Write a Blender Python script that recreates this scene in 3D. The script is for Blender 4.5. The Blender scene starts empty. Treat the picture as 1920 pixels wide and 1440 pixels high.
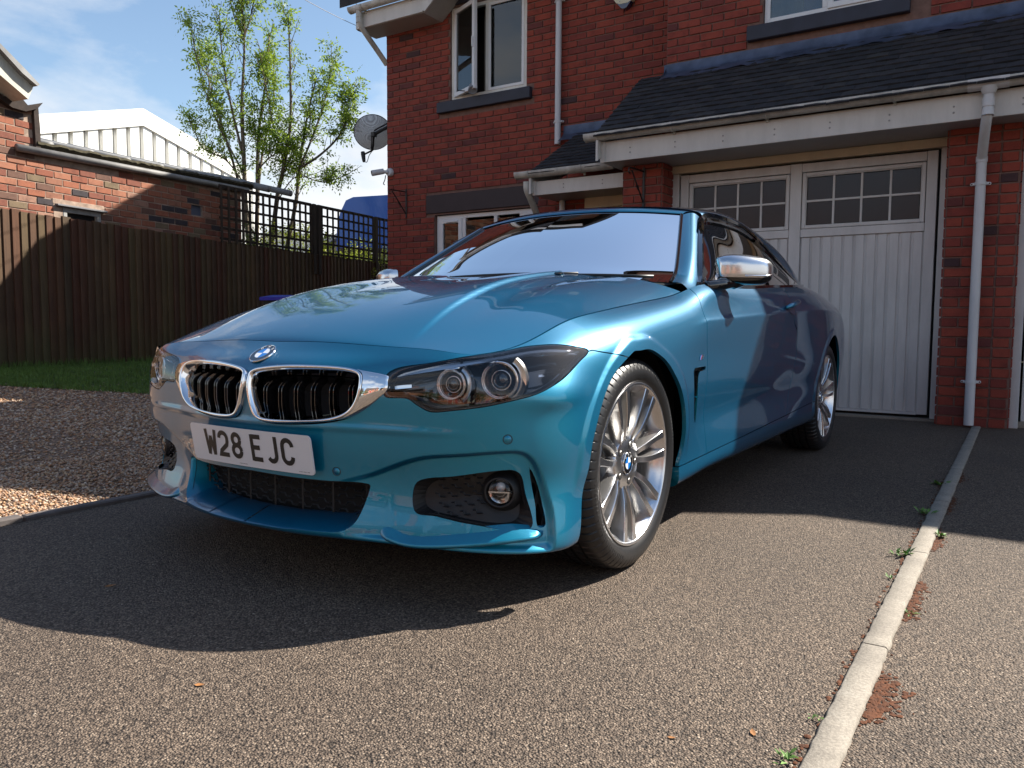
import bpy, math, random
import numpy as np
from mathutils import Vector, Matrix
S = bpy.context.scene
# ------------------------------------------------------------ camera
CAM = np.array([1.855, -2.2289, .7564])
def cam_axes(yaw=.5731, pitch=-.0763, roll=.0061):
    cy, sy, cp, sp = math.cos(yaw), math.sin(yaw), math.cos(pitch), math.sin(pitch)
    f = np.array([-sy*cp, cy*cp, sp]); r = np.array([cy, sy, 0]); u = np.cross(r, f)
    cr, sr = math.cos(roll), math.sin(roll)
    return cr*r+sr*u, -sr*r+cr*u, f
R_, U_, F_ = cam_axes()
cd = bpy.data.cameras.new("camera"); cam = bpy.data.objects.new("camera", cd); S.collection.objects.link(cam)
cd.sensor_width = 36; cd.lens = 1477.1/1920*36; cd.clip_start = .05; cd.clip_end = 3000
M = Matrix.Identity(4)
for i in range(3):
    M[i][0] = R_[i]; M[i][1] = U_[i]; M[i][2] = -F_[i]; M[i][3] = CAM[i]
cam.matrix_world = M; S.camera = cam
# ------------------------------------------------------------ light
SUN = np.array([.62, .86, 1.0]); SUN /= np.linalg.norm(SUN)      # towards the sun
w = bpy.data.worlds.new("World"); S.world = w; w.use_nodes = True
nt = w.node_tree; nt.nodes.clear()
sky = nt.nodes.new('ShaderNodeTexSky'); sky.sky_type = 'NISHITA'; sky.sun_disc = False
sky.sun_elevation = math.asin(SUN[2]); sky.sun_rotation = math.atan2(SUN[0], SUN[1])
sky.air_density = 1.0; sky.dust_density = .6; sky.ozone_density = 2.0
bg = nt.nodes.new('ShaderNodeBackground'); bg.inputs[1].default_value = .05
out = nt.nodes.new('ShaderNodeOutputWorld'); nt.links.new(sky.outputs[0], bg.inputs[0]); nt.links.new(bg.outputs[0], out.inputs[0])
sl = bpy.data.lights.new("sun", 'SUN'); sl.energy = 5.0; sl.angle = math.radians(.5); sl.color = (1, .94, .84)
so = bpy.data.objects.new("sun", sl); S.collection.objects.link(so)
so.rotation_euler = Vector(SUN).to_track_quat('Z', 'Y').to_euler(); so.location = (4, 6, 12)
S.view_settings.view_transform = 'Standard'; S.view_settings.look = 'None'
S.view_settings.gamma = 1; S.view_settings.use_curve_mapping = False; S.view_settings.exposure = 1.25
S.render.engine = 'CYCLES'
S.cycles.use_denoising = True; S.cycles.max_bounces = 8; S.cycles.glossy_bounces = 4; S.cycles.transmission_bounces = 8
S.cycles.transparent_max_bounces = 24; S.cycles.caustics_reflective = False; S.cycles.caustics_refractive = False
S.cycles.sample_clamp_indirect = 6
# ------------------------------------------------------------ helpers
rnd = random.Random(7)
LINK = S.collection.objects.link
def tag(o, label=None, cat=None, group=None, kind=None):
    if label: o['label'] = label
    if cat: o['category'] = cat
    if group: o['group'] = group
    if kind: o['kind'] = kind
    return o
def thing(name, label, cat, loc=(0, 0, 0), group=None, rotz=0):
    o = bpy.data.objects.new(name, None); LINK(o); o.location = loc; o.rotation_euler = (0, 0, rotz); o.empty_display_size = .1
    return tag(o, label, cat, group)
def mesh(name, V, Fc, mat=None, parent=None, normals=None, smooth=False, loc=None, sharp=None, keep=True):
    """one mesh object; V are world coordinates (kept so under a parent that sits elsewhere)"""
    me = bpy.data.meshes.new(name)
    V = [tuple(map(float, v)) for v in V]
    me.from_pydata(V, [], [tuple(int(i) for i in f) for f in Fc])
    if mat is not None:
        me.materials.append(mat)
    if smooth or normals is not None:
        me.polygons.foreach_set('use_smooth', [True]*len(me.polygons))
    if normals is not None:
        me.normals_split_custom_set_from_vertices([tuple(map(float, n)) for n in normals])
    elif sharp is not None:
        me.set_sharp_from_angle(angle=math.radians(sharp))
    me.update()
    o = bpy.data.objects.new(name, me); LINK(o)
    if parent is not None:
        o.parent = parent
        if keep:
            o.location = -Vector(WL(parent))
    if loc is not None:
        o.location = loc
    return o
def WL(o):
    l = Vector((0, 0, 0))
    while o is not None:
        l = l+o.location; o = o.parent
    return l
class MB:
    """collects simple shapes into one mesh"""
    def __init__(s): s.V = []; s.F = []; s.sm = []
    def add(s, V, F):
        b = len(s.V); s.V += [tuple(v) for v in V]; s.F += [tuple(b+i for i in f) for f in F]; return s
    def box(s, a, b, bev=0):
        x0, y0, z0 = a; x1, y1, z1 = b
        if x0 > x1: x0, x1 = x1, x0
        if y0 > y1: y0, y1 = y1, y0
        if z0 > z1: z0, z1 = z1, z0
        if bev <= 0:
            V = [(x, y, z) for z in (z0, z1) for x, y in ((x0, y0), (x1, y0), (x1, y1), (x0, y1))]
            return s.add(V, [(0, 3, 2, 1), (4, 5, 6, 7), (0, 1, 5, 4), (1, 2, 6, 5), (2, 3, 7, 6), (3, 0, 4, 7)])
        e = min(bev, (x1-x0)*.45, (y1-y0)*.45, (z1-z0)*.45)
        V = []; F = []; idx = {}
        def vi(p):
            p = tuple(round(c, 6) for c in p)
            if p not in idx: idx[p] = len(V); V.append(p)
            return idx[p]
        X = (x0, x1); Y = (y0, y1); Z = (z0, z1); sg = (1, -1)
        c = {}
        for i in (0, 1):
            for j in (0, 1):
                for k in (0, 1):
                    c[i, j, k] = (vi((X[i], Y[j]+sg[j]*e, Z[k]+sg[k]*e)), vi((X[i]+sg[i]*e, Y[j], Z[k]+sg[k]*e)), vi((X[i]+sg[i]*e, Y[j]+sg[j]*e, Z[k])))
        F += [(c[0,0,0][0], c[0,0,1][0], c[0,1,1][0], c[0,1,0][0]), (c[1,0,0][0], c[1,1,0][0], c[1,1,1][0], c[1,0,1][0]),
              (c[0,0,0][1], c[1,0,0][1], c[1,0,1][1], c[0,0,1][1]), (c[0,1,0][1], c[0,1,1][1], c[1,1,1][1], c[1,1,0][1]),
              (c[0,0,0][2], c[0,1,0][2], c[1,1,0][2], c[1,0,0][2]), (c[0,0,1][2], c[1,0,1][2], c[1,1,1][2], c[0,1,1][2])]
        for j in (0, 1):
            for k in (0, 1): F.append((c[0,j,k][1], c[1,j,k][1], c[1,j,k][2], c[0,j,k][2]) if (j == k) else (c[0,j,k][2], c[1,j,k][2], c[1,j,k][1], c[0,j,k][1]))
        for i in (0, 1):
            for k in (0, 1): F.append((c[i,0,k][2], c[i,1,k][2], c[i,1,k][0], c[i,0,k][0]) if (i == k) else (c[i,0,k][0], c[i,1,k][0], c[i,1,k][2], c[i,0,k][2]))
        for i in (0, 1):
            for j in (0, 1): F.append((c[i,j,0][0], c[i,j,1][0], c[i,j,1][1], c[i,j,0][1]) if (i == j) else (c[i,j,0][1], c[i,j,1][1], c[i,j,1][0], c[i,j,0][0]))
        for i in (0, 1):
            for j in (0, 1):
                for k in (0, 1): F.append(c[i,j,k] if (i+j+k) % 2 else c[i,j,k][::-1])
        return s.add(V, F)
    def tube(s, pts, r, n=10, cap=True, up=None):
        P = [np.array(p, float) for p in pts]; rr = r if hasattr(r, '__len__') else [r]*len(P)
        V = []; F = []
        t = [P[min(i+1, len(P)-1)]-P[max(i-1, 0)] for i in range(len(P))]
        t = [v/np.linalg.norm(v) for v in t]
        a = np.array([0, 0, 1.]) if abs(t[0][2]) < .9 else np.array([1., 0, 0])
        n0 = np.cross(t[0], a); n0 /= np.linalg.norm(n0)
        for i, p in enumerate(P):
            n0 = n0-t[i]*(n0@t[i]); n0 /= np.linalg.norm(n0); b = np.cross(t[i], n0)
            for k in range(n):
                A = 2*math.pi*k/n; V.append(p+rr[i]*(math.cos(A)*n0+math.sin(A)*b))
        for i in range(len(P)-1):
            for k in range(n):
                F.append((i*n+k, i*n+(k+1) % n, (i+1)*n+(k+1) % n, (i+1)*n+k))
        if cap:
            F.append(tuple(range(n))[::-1]); F.append(tuple((len(P)-1)*n+k for k in range(n)))
        return s.add(V, F)
    def lathe(s, prof, o, ax, n=32, arc=2*math.pi, a0=0, xdir=None):
        """prof: list of (distance along ax, radius)"""
        ax = np.array(ax, float); ax /= np.linalg.norm(ax); o = np.array(o, float)
        a = np.array(xdir, float) if xdir is not None else (np.array([0, 0, 1.]) if abs(ax[2]) < .9 else np.array([1., 0, 0]))
        a = a-ax*(a@ax); a /= np.linalg.norm(a); b = np.cross(ax, a)
        V = []; F = []; full = abs(arc-2*math.pi) < 1e-6; m = n if full else n+1
        for d, r in prof:
            for k in range(m):
                A = a0+arc*k/n; V.append(o+ax*d+r*(math.cos(A)*a+math.sin(A)*b))
        for i in range(len(prof)-1):
            for k in range(n):
                k2 = (k+1) % m if full else k+1
                F.append((i*m+k, i*m+k2, (i+1)*m+k2, (i+1)*m+k))
        return s.add(V, F)
    def prism(s, poly, d):
        """poly: 3-D loop; extruded by vector d"""
        n = len(poly); P = [np.array(p, float) for p in poly]; d = np.array(d, float)
        return s.add(P+[p+d for p in P], [tuple(range(n))[::-1], tuple(range(n, 2*n))]+[(i, (i+1) % n, n+(i+1) % n, n+i) for i in range(n)])
    def build(s, name, mat, parent=None, smooth=False, sharp=None, **k):
        return mesh(name, s.V, s.F, mat, parent, smooth=smooth or sharp is not None, sharp=sharp, **k)
def project(P):
    d = P-CAM; z = d@F_
    return np.stack([960+1477.1*(d@R_)/z, 720-1477.1*(d@U_)/z], -1), z
def spline(xk, yk, xq):
    xk = np.asarray(xk, float); yk = np.asarray(yk, float); n = len(xk); h = np.diff(xk); xq = np.asarray(xq, float)
    A = np.zeros((n, n)); B = np.zeros((n,)+yk.shape[1:]); A[0, 0] = A[-1, -1] = 1
    for i in range(1, n-1):
        A[i, i-1] = h[i-1]; A[i, i] = 2*(h[i-1]+h[i]); A[i, i+1] = h[i]
        B[i] = 6*((yk[i+1]-yk[i])/h[i]-(yk[i]-yk[i-1])/h[i-1])
    Mm = np.linalg.solve(A, B.reshape(n, -1)).reshape(B.shape)
    i = np.clip(np.searchsorted(xk, xq, side='right')-1, 0, n-2)
    sh = (len(xq),)+(1,)*(yk.ndim-1)
    t = (xq-xk[i]).reshape(sh); u = (xk[i+1]-xq).reshape(sh); hh = h[i].reshape(sh)
    return Mm[i]*u**3/(6*hh)+Mm[i+1]*t**3/(6*hh)+(yk[i]/hh-Mm[i]*hh/6)*u+(yk[i+1]/hh-Mm[i+1]*hh/6)*t
def curve(pts, n, closed=False):
    """smooth curve through points (Catmull-Rom, centripetal-ish), n samples per span"""
    P = np.array(pts, float); N = len(P); o = []
    for i in range(N if closed else N-1):
        g = lambda k: P[k % N] if closed else P[min(max(k, 0), N-1)]
        p0, p1, p2, p3 = g(i-1), g(i), g(i+1), g(i+2)
        d1 = np.linalg.norm(p2-p1)+1e-9; d0 = np.linalg.norm(p1-p0)+1e-9; d2 = np.linalg.norm(p3-p2)+1e-9
        m1 = (p2-p0)/(d0+d1)*d1; m2 = (p3-p1)/(d1+d2)*d1
        if not closed and i == 0: m1 = p2-p1
        if not closed and i == N-2: m2 = p2-p1
        for k in range(n):
            t = k/n
            o.append((2*t**3-3*t**2+1)*p1+(t**3-2*t**2+t)*m1+(-2*t**3+3*t**2)*p2+(t**3-t**2)*m2)
    if not closed: o.append(P[-1])
    return np.array(o)
def sstep(a, b, x):
    t = np.clip((x-a)/(b-a), 0, 1); return t*t*(3-2*t)
# ------------------------------------------------------------ node materials
def newmat(name):
    m = bpy.data.materials.new(name); m.use_nodes = True; n = m.node_tree; b = n.nodes['Principled BSDF']; return m, n, b
def nd(n, t, **k):
    x = n.nodes.new(t)
    for a, v in k.items():
        if a == 'ins':
            for q, w_ in v.items(): x.inputs[q].default_value = w_
        else: setattr(x, a, v)
    return x
def ramp(n, fac, stops, interp='LINEAR'):
    r = n.nodes.new('ShaderNodeValToRGB'); r.color_ramp.interpolation = interp
    e = r.color_ramp.elements
    while len(e) < len(stops): e.new(.5)
    for el, (p, c) in zip(e, stops): el.position = p; el.color = (*c, 1) if len(c) == 3 else c
    n.links.new(fac, r.inputs[0]); return r.outputs[0]
def noise(n, scale, detail=4, rough=.6, vec=None, dist=0):
    x = nd(n, 'ShaderNodeTexNoise', ins={'Scale': scale, 'Detail': detail, 'Roughness': rough, 'Distortion': dist})
    if vec is not None: n.links.new(vec, x.inputs['Vector'])
    return x
def gcoord(n, scale=(1, 1, 1)):
    g = nd(n, 'ShaderNodeNewGeometry'); m = nd(n, 'ShaderNodeMapping'); m.inputs['Scale'].default_value = scale
    n.links.new(g.outputs['Position'], m.inputs[0]); return m.outputs[0]
def ocoord(n, scale=(1, 1, 1)):
    g = nd(n, 'ShaderNodeTexCoord'); m = nd(n, 'ShaderNodeMapping'); m.inputs['Scale'].default_value = scale
    n.links.new(g.outputs['Object'], m.inputs[0]); return m.outputs[0]
def mix(n, fac, a, b, mode='MIX'):
    x = nd(n, 'ShaderNodeMix', data_type='RGBA', blend_type=mode)
    for s_, v in ((x.inputs[0], fac), (x.inputs[6], a), (x.inputs[7], b)):
        if hasattr(v, 'type'): n.links.new(v, s_)
        else: s_.default_value = v if not hasattr(v, '__len__') else (*v, 1)
    return x.outputs[2]
def bump(n, b, h, strength=.3, dist=.01, prev=None):
    x = nd(n, 'ShaderNodeBump', ins={'Strength': strength, 'Distance': dist}); n.links.new(h, x.inputs['Height'])
    if prev is not None: n.links.new(prev, x.inputs['Normal'])
    n.links.new(x.outputs[0], b.inputs['Normal']); return x.outputs[0]
def simple(name, col, rough=.5, metal=0, spec=.5, coat=0, var=.0, vs=8, bmp=0, bs=60, ior=None, **k):
    m, n, b = newmat(name)
    b.inputs['Base Color'].default_value = (*col, 1); b.inputs['Roughness'].default_value = rough; b.inputs['Metallic'].default_value = metal
    b.inputs['Specular IOR Level'].default_value = spec; b.inputs['Coat Weight'].default_value = coat
    if var:
        x = noise(n, vs, 5, .6, gcoord(n))
        c = ramp(n, x.outputs[0], [(.3, tuple(c*(1-var) for c in col)), (.7, tuple(min(1, c*(1+var)) for c in col))])
        n.links.new(c, b.inputs['Base Color'])
    if bmp:
        y = noise(n, bs, 4, .6, gcoord(n)); bump(n, b, y.outputs[0], bmp, .002)
    return m
# ---- materials
def paint_mat():
    m, n, b = newmat("metallic blue paint")
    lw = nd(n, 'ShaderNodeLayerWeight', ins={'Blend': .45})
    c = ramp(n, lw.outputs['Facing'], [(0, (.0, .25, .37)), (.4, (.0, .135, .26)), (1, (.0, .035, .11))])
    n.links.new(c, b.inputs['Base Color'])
    b.inputs['Metallic'].default_value = .45; b.inputs['Roughness'].default_value = .38
    b.inputs['Coat Weight'].default_value = 1; b.inputs['Coat Roughness'].default_value = .015; b.inputs['Coat IOR'].default_value = 1.48
    v = nd(n, 'ShaderNodeTexVoronoi', ins={'Scale': 1400}); n.links.new(gcoord(n), v.inputs['Vector'])
    bm = nd(n, 'ShaderNodeBump', ins={'Strength': .12, 'Distance': .0004}); n.links.new(v.outputs['Color'], bm.inputs['Height'])
    n.links.new(bm.outputs[0], b.inputs['Normal'])
    return m
PAINT = paint_mat()
CHROME = simple("chrome", (.86, .86, .87), .05, 1)
GBLACK = simple("gloss black trim", (.006, .006, .007), .06, 0, .5, 1)
MBLACK = simple("textured black plastic", (.012, .012, .013), .5, bmp=.2, bs=900)
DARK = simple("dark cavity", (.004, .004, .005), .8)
RUBBER = simple("rubber seal", (.012, .012, .012), .45)
TYRE = simple("tyre rubber", (.014, .014, .015), .38, bmp=.15, bs=500, var=.15)
ALLOY = simple("machined alloy", (.72, .72, .74), .24, 1, bmp=.03, bs=1200)
ALLOYG = simple("grey painted alloy", (.34, .335, .33), .3, .85)
SATIN = simple("satin silver", (.70, .71, .73), .22, 1)
DISC = simple("brake disc", (.42, .41, .40), .3, 1)
CALIPER = simple("caliper", (.22, .22, .22), .45, .5)
WHITE = simple("plate white", (.72, .73, .75), .28, coat=.3)
BLACKINK = simple("plate black", (.012, .012, .012), .35)
BLUEENAMEL = simple("blue enamel", (.0, .16, .55), .15, coat=1)
WHITEENAMEL = simple("white enamel", (.78, .80, .82), .15, coat=1)
REDENAMEL = simple("red enamel", (.55, .01, .01), .2, coat=1)
LIGHTBLUE = simple("pale blue enamel", (.1, .35, .75), .2, coat=1)
SEAT = simple("black leather", (.012, .012, .013), .42, bmp=.1, bs=400)
CABIN = simple("cabin plastic", (.014, .014, .015), .55)
def glass_mat(name, tint, fres=1.5, alpha=.25):
    m, n, b = newmat(name); n.nodes.remove(b); o = n.nodes['Material Output']
    tr = nd(n, 'ShaderNodeBsdfTransparent', ins={'Color': (*tint, 1)}); gl = nd(n, 'ShaderNodeBsdfGlossy', ins={'Roughness': .005, 'Color': (1, 1, 1, 1)})
    fr = nd(n, 'ShaderNodeFresnel', ins={'IOR': fres}); mx = nd(n, 'ShaderNodeMixShader')
    n.links.new(fr.outputs[0], mx.inputs[0]); n.links.new(tr.outputs[0], mx.inputs[1]); n.links.new(gl.outputs[0], mx.inputs[2]); n.links.new(mx.outputs[0], o.inputs[0])
    return m
WSGLASS = glass_mat("windscreen glass", (.66, .78, .80), 1.52)
SIDEGLASS = glass_mat("side glass", (.55, .64, .62), 1.5)
LENS = glass_mat("clear lamp lens", (.94, .95, .96), 1.5)
# ============================================================ sky clouds, ground, house, surroundings
# ---- sky: Nishita with soft procedural cumulus mixed into the world
def clouds():
    n = nt
    tc = n.nodes.new('ShaderNodeTexCoord'); mp = n.nodes.new('ShaderNodeMapping'); mp.inputs['Scale'].default_value = (1, 1, 2.3)
    n.links.new(tc.outputs['Generated'], mp.inputs[0])
    def nz(scale, det, rough, dist=0, off=(0, 0, 0)):
        m2 = n.nodes.new('ShaderNodeMapping'); m2.inputs['Location'].default_value = off; n.links.new(mp.outputs[0], m2.inputs[0])
        x = n.nodes.new('ShaderNodeTexNoise'); x.inputs['Scale'].default_value = scale; x.inputs['Detail'].default_value = det; x.inputs['Roughness'].default_value = rough; x.inputs['Distortion'].default_value = dist
        n.links.new(m2.outputs[0], x.inputs['Vector']); return x.outputs[0]
    big = nz(1.35, 10, .55, .2, (.9, 5.5, .05)); sm_ = nz(6, 8, .6, .2)
    a = n.nodes.new('ShaderNodeMath'); a.operation = 'MULTIPLY_ADD'; n.links.new(sm_, a.inputs[0]); a.inputs[1].default_value = .16; n.links.new(big, a.inputs[2])
    r = n.nodes.new('ShaderNodeValToRGB'); r.color_ramp.elements[0].position = .560; r.color_ramp.elements[1].position = .680
    sx_ = n.nodes.new('ShaderNodeSeparateXYZ'); n.links.new(tc.outputs['Generated'], sx_.inputs[0])
    el = n.nodes.new('ShaderNodeMapRange'); n.links.new(sx_.outputs[2], el.inputs[0]); el.inputs[1].default_value = .26; el.inputs[2].default_value = .75; el.inputs[3].default_value = .075; el.inputs[4].default_value = -.19
    a2 = n.nodes.new('ShaderNodeMath'); a2.operation = 'ADD'; n.links.new(a.outputs[0], a2.inputs[0]); n.links.new(el.outputs[0], a2.inputs[1]); n.links.new(a2.outputs[0], r.inputs[0])
    shade = n.nodes.new('ShaderNodeValToRGB'); shade.color_ramp.elements[0].position = .35; shade.color_ramp.elements[0].color = (7.0, 7.5, 8.2, 1); shade.color_ramp.elements[1].position = .75; shade.color_ramp.elements[1].color = (10.5, 10.5, 10.3, 1)
    n.links.new(nz(2.6, 6, .6, 0, (.3, .1, .16)), shade.inputs[0])
    mx = n.nodes.new('ShaderNodeMix'); mx.data_type = 'RGBA'; n.links.new(r.outputs[0], mx.inputs[0]); hz = n.nodes.new('ShaderNodeMix'); hz.data_type = 'RGBA'; hz.blend_type = 'MULTIPLY'; hz.inputs[0].default_value = 1; n.links.new(sky.outputs[0], hz.inputs[6]); hz.inputs[7].default_value = (1.75, 1.72, 1.62, 1); n.links.new(hz.outputs[2], mx.inputs[6]); n.links.new(shade.outputs[0], mx.inputs[7])
    n.links.new(mx.outputs[2], bg.inputs[0])
clouds()
# ---- materials of the place
def tarmac_mat():
    m, n, b = newmat("tarmac"); g = gcoord(n)
    v = nd(n, 'ShaderNodeTexVoronoi', feature='F1', ins={'Scale': 205, 'Randomness': 1}); n.links.new(g, v.inputs['Vector'])
    v2 = nd(n, 'ShaderNodeTexVoronoi', feature='F1', ins={'Scale': 310}); n.links.new(g, v2.inputs['Vector'])
    st_ = ramp(n, v.outputs['Color'], [(0, (.045, .032, .024)), (.35, (.115, .084, .062)), (.7, (.215, .160, .118)), (.93, (.36, .28, .21)), (1, (.62, .52, .41))])
    gap = ramp(n, v.outputs['Distance'], [(.0, (1, 1, 1)), (.55, (.75, .75, .75)), (.85, (.22, .22, .22))])
    c = mix(n, 1, st_, gap, 'MULTIPLY'); big = noise(n, .9, 6, .6, g); c = mix(n, .6, c, ramp(n, big.outputs[0], [(.3, (.62, .62, .64)), (.7, (1.15, 1.12, 1.08))]), 'MULTIPLY')
    n.links.new(c, b.inputs['Base Color']); b.inputs['Roughness'].default_value = .72; b.inputs['Specular IOR Level'].default_value = .35
    h = nd(n, 'ShaderNodeMath', operation='SUBTRACT'); h.inputs[0].default_value = 1; n.links.new(v.outputs['Distance'], h.inputs[1])
    p = bump(n, b, h.outputs[0], .9, .006)
    x = nd(n, 'ShaderNodeBump', ins={'Strength': .4, 'Distance': .002}); n.links.new(v2.outputs['Distance'], x.inputs['Height']); n.links.new(p, x.inputs['Normal']); n.links.new(x.outputs[0], b.inputs['Normal'])
    return m
TARMAC = tarmac_mat()
def brick_mat(name, cols, mort=False, dark=.12):
    m, n, b = newmat(name); oi = nd(n, 'ShaderNodeAttribute', attribute_name='tone')
    c = ramp(n, oi.outputs['Fac'], cols, 'CONSTANT'); g = gcoord(n)
    x = noise(n, 9, 6, .7, g); c = mix(n, .75, c, ramp(n, x.outputs[0], [(.32, (.55, .5, .5)), (.5, (1, 1, 1)), (.72, (1.2, 1.15, 1.1))]), 'MULTIPLY')
    y = noise(n, 120, 5, .7, g); c = mix(n, .35, c, ramp(n, y.outputs[0], [(.35, (.5, .5, .5)), (.6, (1.1, 1.1, 1.1))]), 'MULTIPLY')
    n.links.new(c, b.inputs['Base Color']); b.inputs['Roughness'].default_value = .85; bump(n, b, y.outputs[0], .45, .002)
    return m
BRICK = brick_mat("red house brick", [(0, (.235, .040, .024)), (.24, (.27, .048, .027)), (.45, (.21, .036, .024)), (.64, (.25, .044, .026)), (.82, (.18, .034, .024)), (.93, (.13, .030, .026)), (.98, (.06, .026, .028))])
OLDBRICK = brick_mat("old orange brick", [(0, (.28, .095, .050)), (.2, (.23, .072, .040)), (.36, (.31, .125, .072)), (.5, (.19, .062, .038)), (.62, (.26, .11, .066)), (.72, (.13, .065, .045)), (.80, (.17, .12, .07)), (.86, (.04, .032, .036)), (.93, (.30, .16, .11))])
MORTAR = simple("house mortar", (.17, .098, .078), .95, var=.2, vs=20, bmp=.3, bs=150)
OLDMORTAR = simple("old mortar", (.30, .22, .17), .95, var=.35, vs=12, bmp=.4, bs=90)
UPVC = simple("white upvc", (.70, .70, .70), .3, var=.06, vs=3)
def grime_white(name, base=(.66, .65, .62), amt=.35):
    m, n, b = newmat(name); g = gcoord(n, (1, 1, .25)); x = noise(n, 7, 7, .7, g)
    n.links.new(ramp(n, x.outputs[0], [(.35, tuple(c*(1-amt) for c in base)), (.62, base)]), b.inputs['Base Color']); b.inputs['Roughness'].default_value = .45
    y = noise(n, 60, 4, .6, g); bump(n, b, y.outputs[0], .08, .001); return m
GUTTER = grime_white("weathered gutter plastic", (.58, .57, .53), .42)
FASCIA = grime_white("painted fascia", (.60, .58, .55), .14)
SOFFIT = grime_white("soffit", (.40, .38, .36), .1)
DOORWHITE = grime_white("garage door paint", (.60, .59, .58), .16)
CREAM = grime_white("cream painted timber", (.56, .48, .34), .12)
PIPEW = grime_white("downpipe plastic", (.60, .60, .61), .12)
NAVY = simple("dark painted concrete", (.022, .024, .040), .6, var=.2, vs=6, bmp=.15, bs=80)
LINTEL = simple("brown painted lintel", (.030, .016, .018), .6, var=.2, vs=5, bmp=.15, bs=60)
LEAD = simple("lead flashing", (.075, .09, .135), .42, .4, var=.35, vs=7, bmp=.25, bs=14)
SCREW = simple("screw", (.28, .27, .26), .4, .8)
IRON = simple("black ironwork", (.010, .010, .010), .5)
PANE = simple("dark garage glazing", (.018, .014, .018), .22, 0, .5, bmp=.06, bs=40)
def window_glass(name, tint=(.55, .62, .66)):
    m, n, b = newmat(name); n.nodes.remove(b); o = n.nodes['Material Output']
    tr = nd(n, 'ShaderNodeBsdfTransparent', ins={'Color': (*tint, 1)}); gl = nd(n, 'ShaderNodeBsdfGlossy', ins={'Roughness': .01})
    x = noise(n, 1.3, 2, .5, gcoord(n)); bm = nd(n, 'ShaderNodeBump', ins={'Strength': .05, 'Distance': .05}); n.links.new(x.outputs[0], bm.inputs['Height']); n.links.new(bm.outputs[0], gl.inputs['Normal'])
    fr = nd(n, 'ShaderNodeFresnel', ins={'IOR': 1.9}); mx = nd(n, 'ShaderNodeMixShader')
    n.links.new(fr.outputs[0], mx.inputs[0]); n.links.new(tr.outputs[0], mx.inputs[1]); n.links.new(gl.outputs[0], mx.inputs[2]); n.links.new(mx.outputs[0], o.inputs[0]); return m
WGLASS = window_glass("window glass")
def tile_mat():
    m, n, b = newmat("dark roof tile"); oi = nd(n, 'ShaderNodeAttribute', attribute_name='tone'); g = gcoord(n)
    c = ramp(n, oi.outputs['Fac'], [(0, (.013, .013, .016)), (.4, (.019, .018, .021)), (.8, (.026, .024, .027)), (.97, (.035, .032, .032))])
    x = noise(n, 18, 6, .75, g); c = mix(n, .7, c, ramp(n, x.outputs[0], [(.35, (.5, .5, .5)), (.7, (1.6, 1.6, 1.55))]), 'MULTIPLY')
    y = noise(n, 90, 4, .7, g); n.links.new(c, b.inputs['Base Color']); b.inputs['Roughness'].default_value = .8; bump(n, b, y.outputs[0], .5, .003); return m
TILE = tile_mat()
# ---- ground
g = MB(); g.add([(-400, -400, -.012), (400, -400, -.012), (400, 400, -.012), (-400, 400, -.012)], [(0, 1, 2, 3)]); tag(g.build('ground', simple("distant ground", (.09, .085, .07), .95, var=.3, vs=.3)), kind='structure')
def sheet(name, x0, x1, y0, y1, z, mat, nx=1, ny=1, zf_=None, jit=0):
    V = []; F = []; r_ = random.Random(3)
    for j in range(ny+1):
        for i in range(nx+1):
            x = x0+(x1-x0)*i/nx; y = y0+(y1-y0)*j/ny; V.append((x, y, (zf_(x, y) if zf_ else z)+(r_.uniform(-jit, jit) if jit else 0)))
    for j in range(ny):
        for i in range(nx): F.append((j*(nx+1)+i, j*(nx+1)+i+1, (j+1)*(nx+1)+i+1, (j+1)*(nx+1)+i))
    return mesh(name, V, F, mat, smooth=True)
tag(sheet('driveway', -1.28, 1.571, -9, 5.05, 0, TARMAC, 20, 60), kind='structure')
tag(sheet('neighbouring_driveway', 1.628, 9, -9, 5.05, 0, TARMAC, 30, 60), kind='structure')
# concrete edging strip, worn
def strip_mat():
    m, n, b = newmat("old concrete edging"); g = gcoord(n); x = noise(n, 5, 8, .7, g); y = noise(n, 160, 5, .7, g)
    c = ramp(n, x.outputs[0], [(.3, (.20, .175, .145)), (.55, (.29, .255, .21)), (.75, (.35, .32, .27))]); c = mix(n, .6, c, ramp(n, y.outputs[0], [(.35, (.55, .55, .55)), (.62, (1.15, 1.15, 1.15))]), 'MULTIPLY')
    n.links.new(c, b.inputs['Base Color']); b.inputs['Roughness'].default_value = .9; bump(n, b, y.outputs[0], .6, .003); return m
STRIP = strip_mat()
def edging():
    t = thing('concrete_edging', "straight worn concrete edging strip dividing the two tarmac drives", 'kerb', (1.6, -2, 0)); tag(t, kind='structure'); del t['category']
    y = -3.0; r_ = random.Random(5)
    while y < 4.7:
        L = .914; n = 40; V = []; F = []
        for i in range(n+1):
            yy_ = y+.003+(L-.006)*i/n; wob = lambda: r_.uniform(-.0022, .0022)
            xl, xr = 1.5705+wob(), 1.6285+wob()
            V += [(xl, yy_, -.03), (xl, yy_, .006+wob()*.5), (xl+.005, yy_, .011), (xr-.005, yy_, .011), (xr, yy_, .006+wob()*.5), (xr, yy_, -.03)]
        for i in range(n):
            for k in range(5): F.append((i*6+k, (i+1)*6+k, (i+1)*6+k+1, i*6+k+1))
        F += [(0, 1, 2, 3, 4, 5), tuple(n*6+k for k in (5, 4, 3, 2, 1, 0))]
        mesh('edging_slab', V, [f[::-1] for f in F], STRIP, t, sharp=50); y += L
edging()
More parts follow.
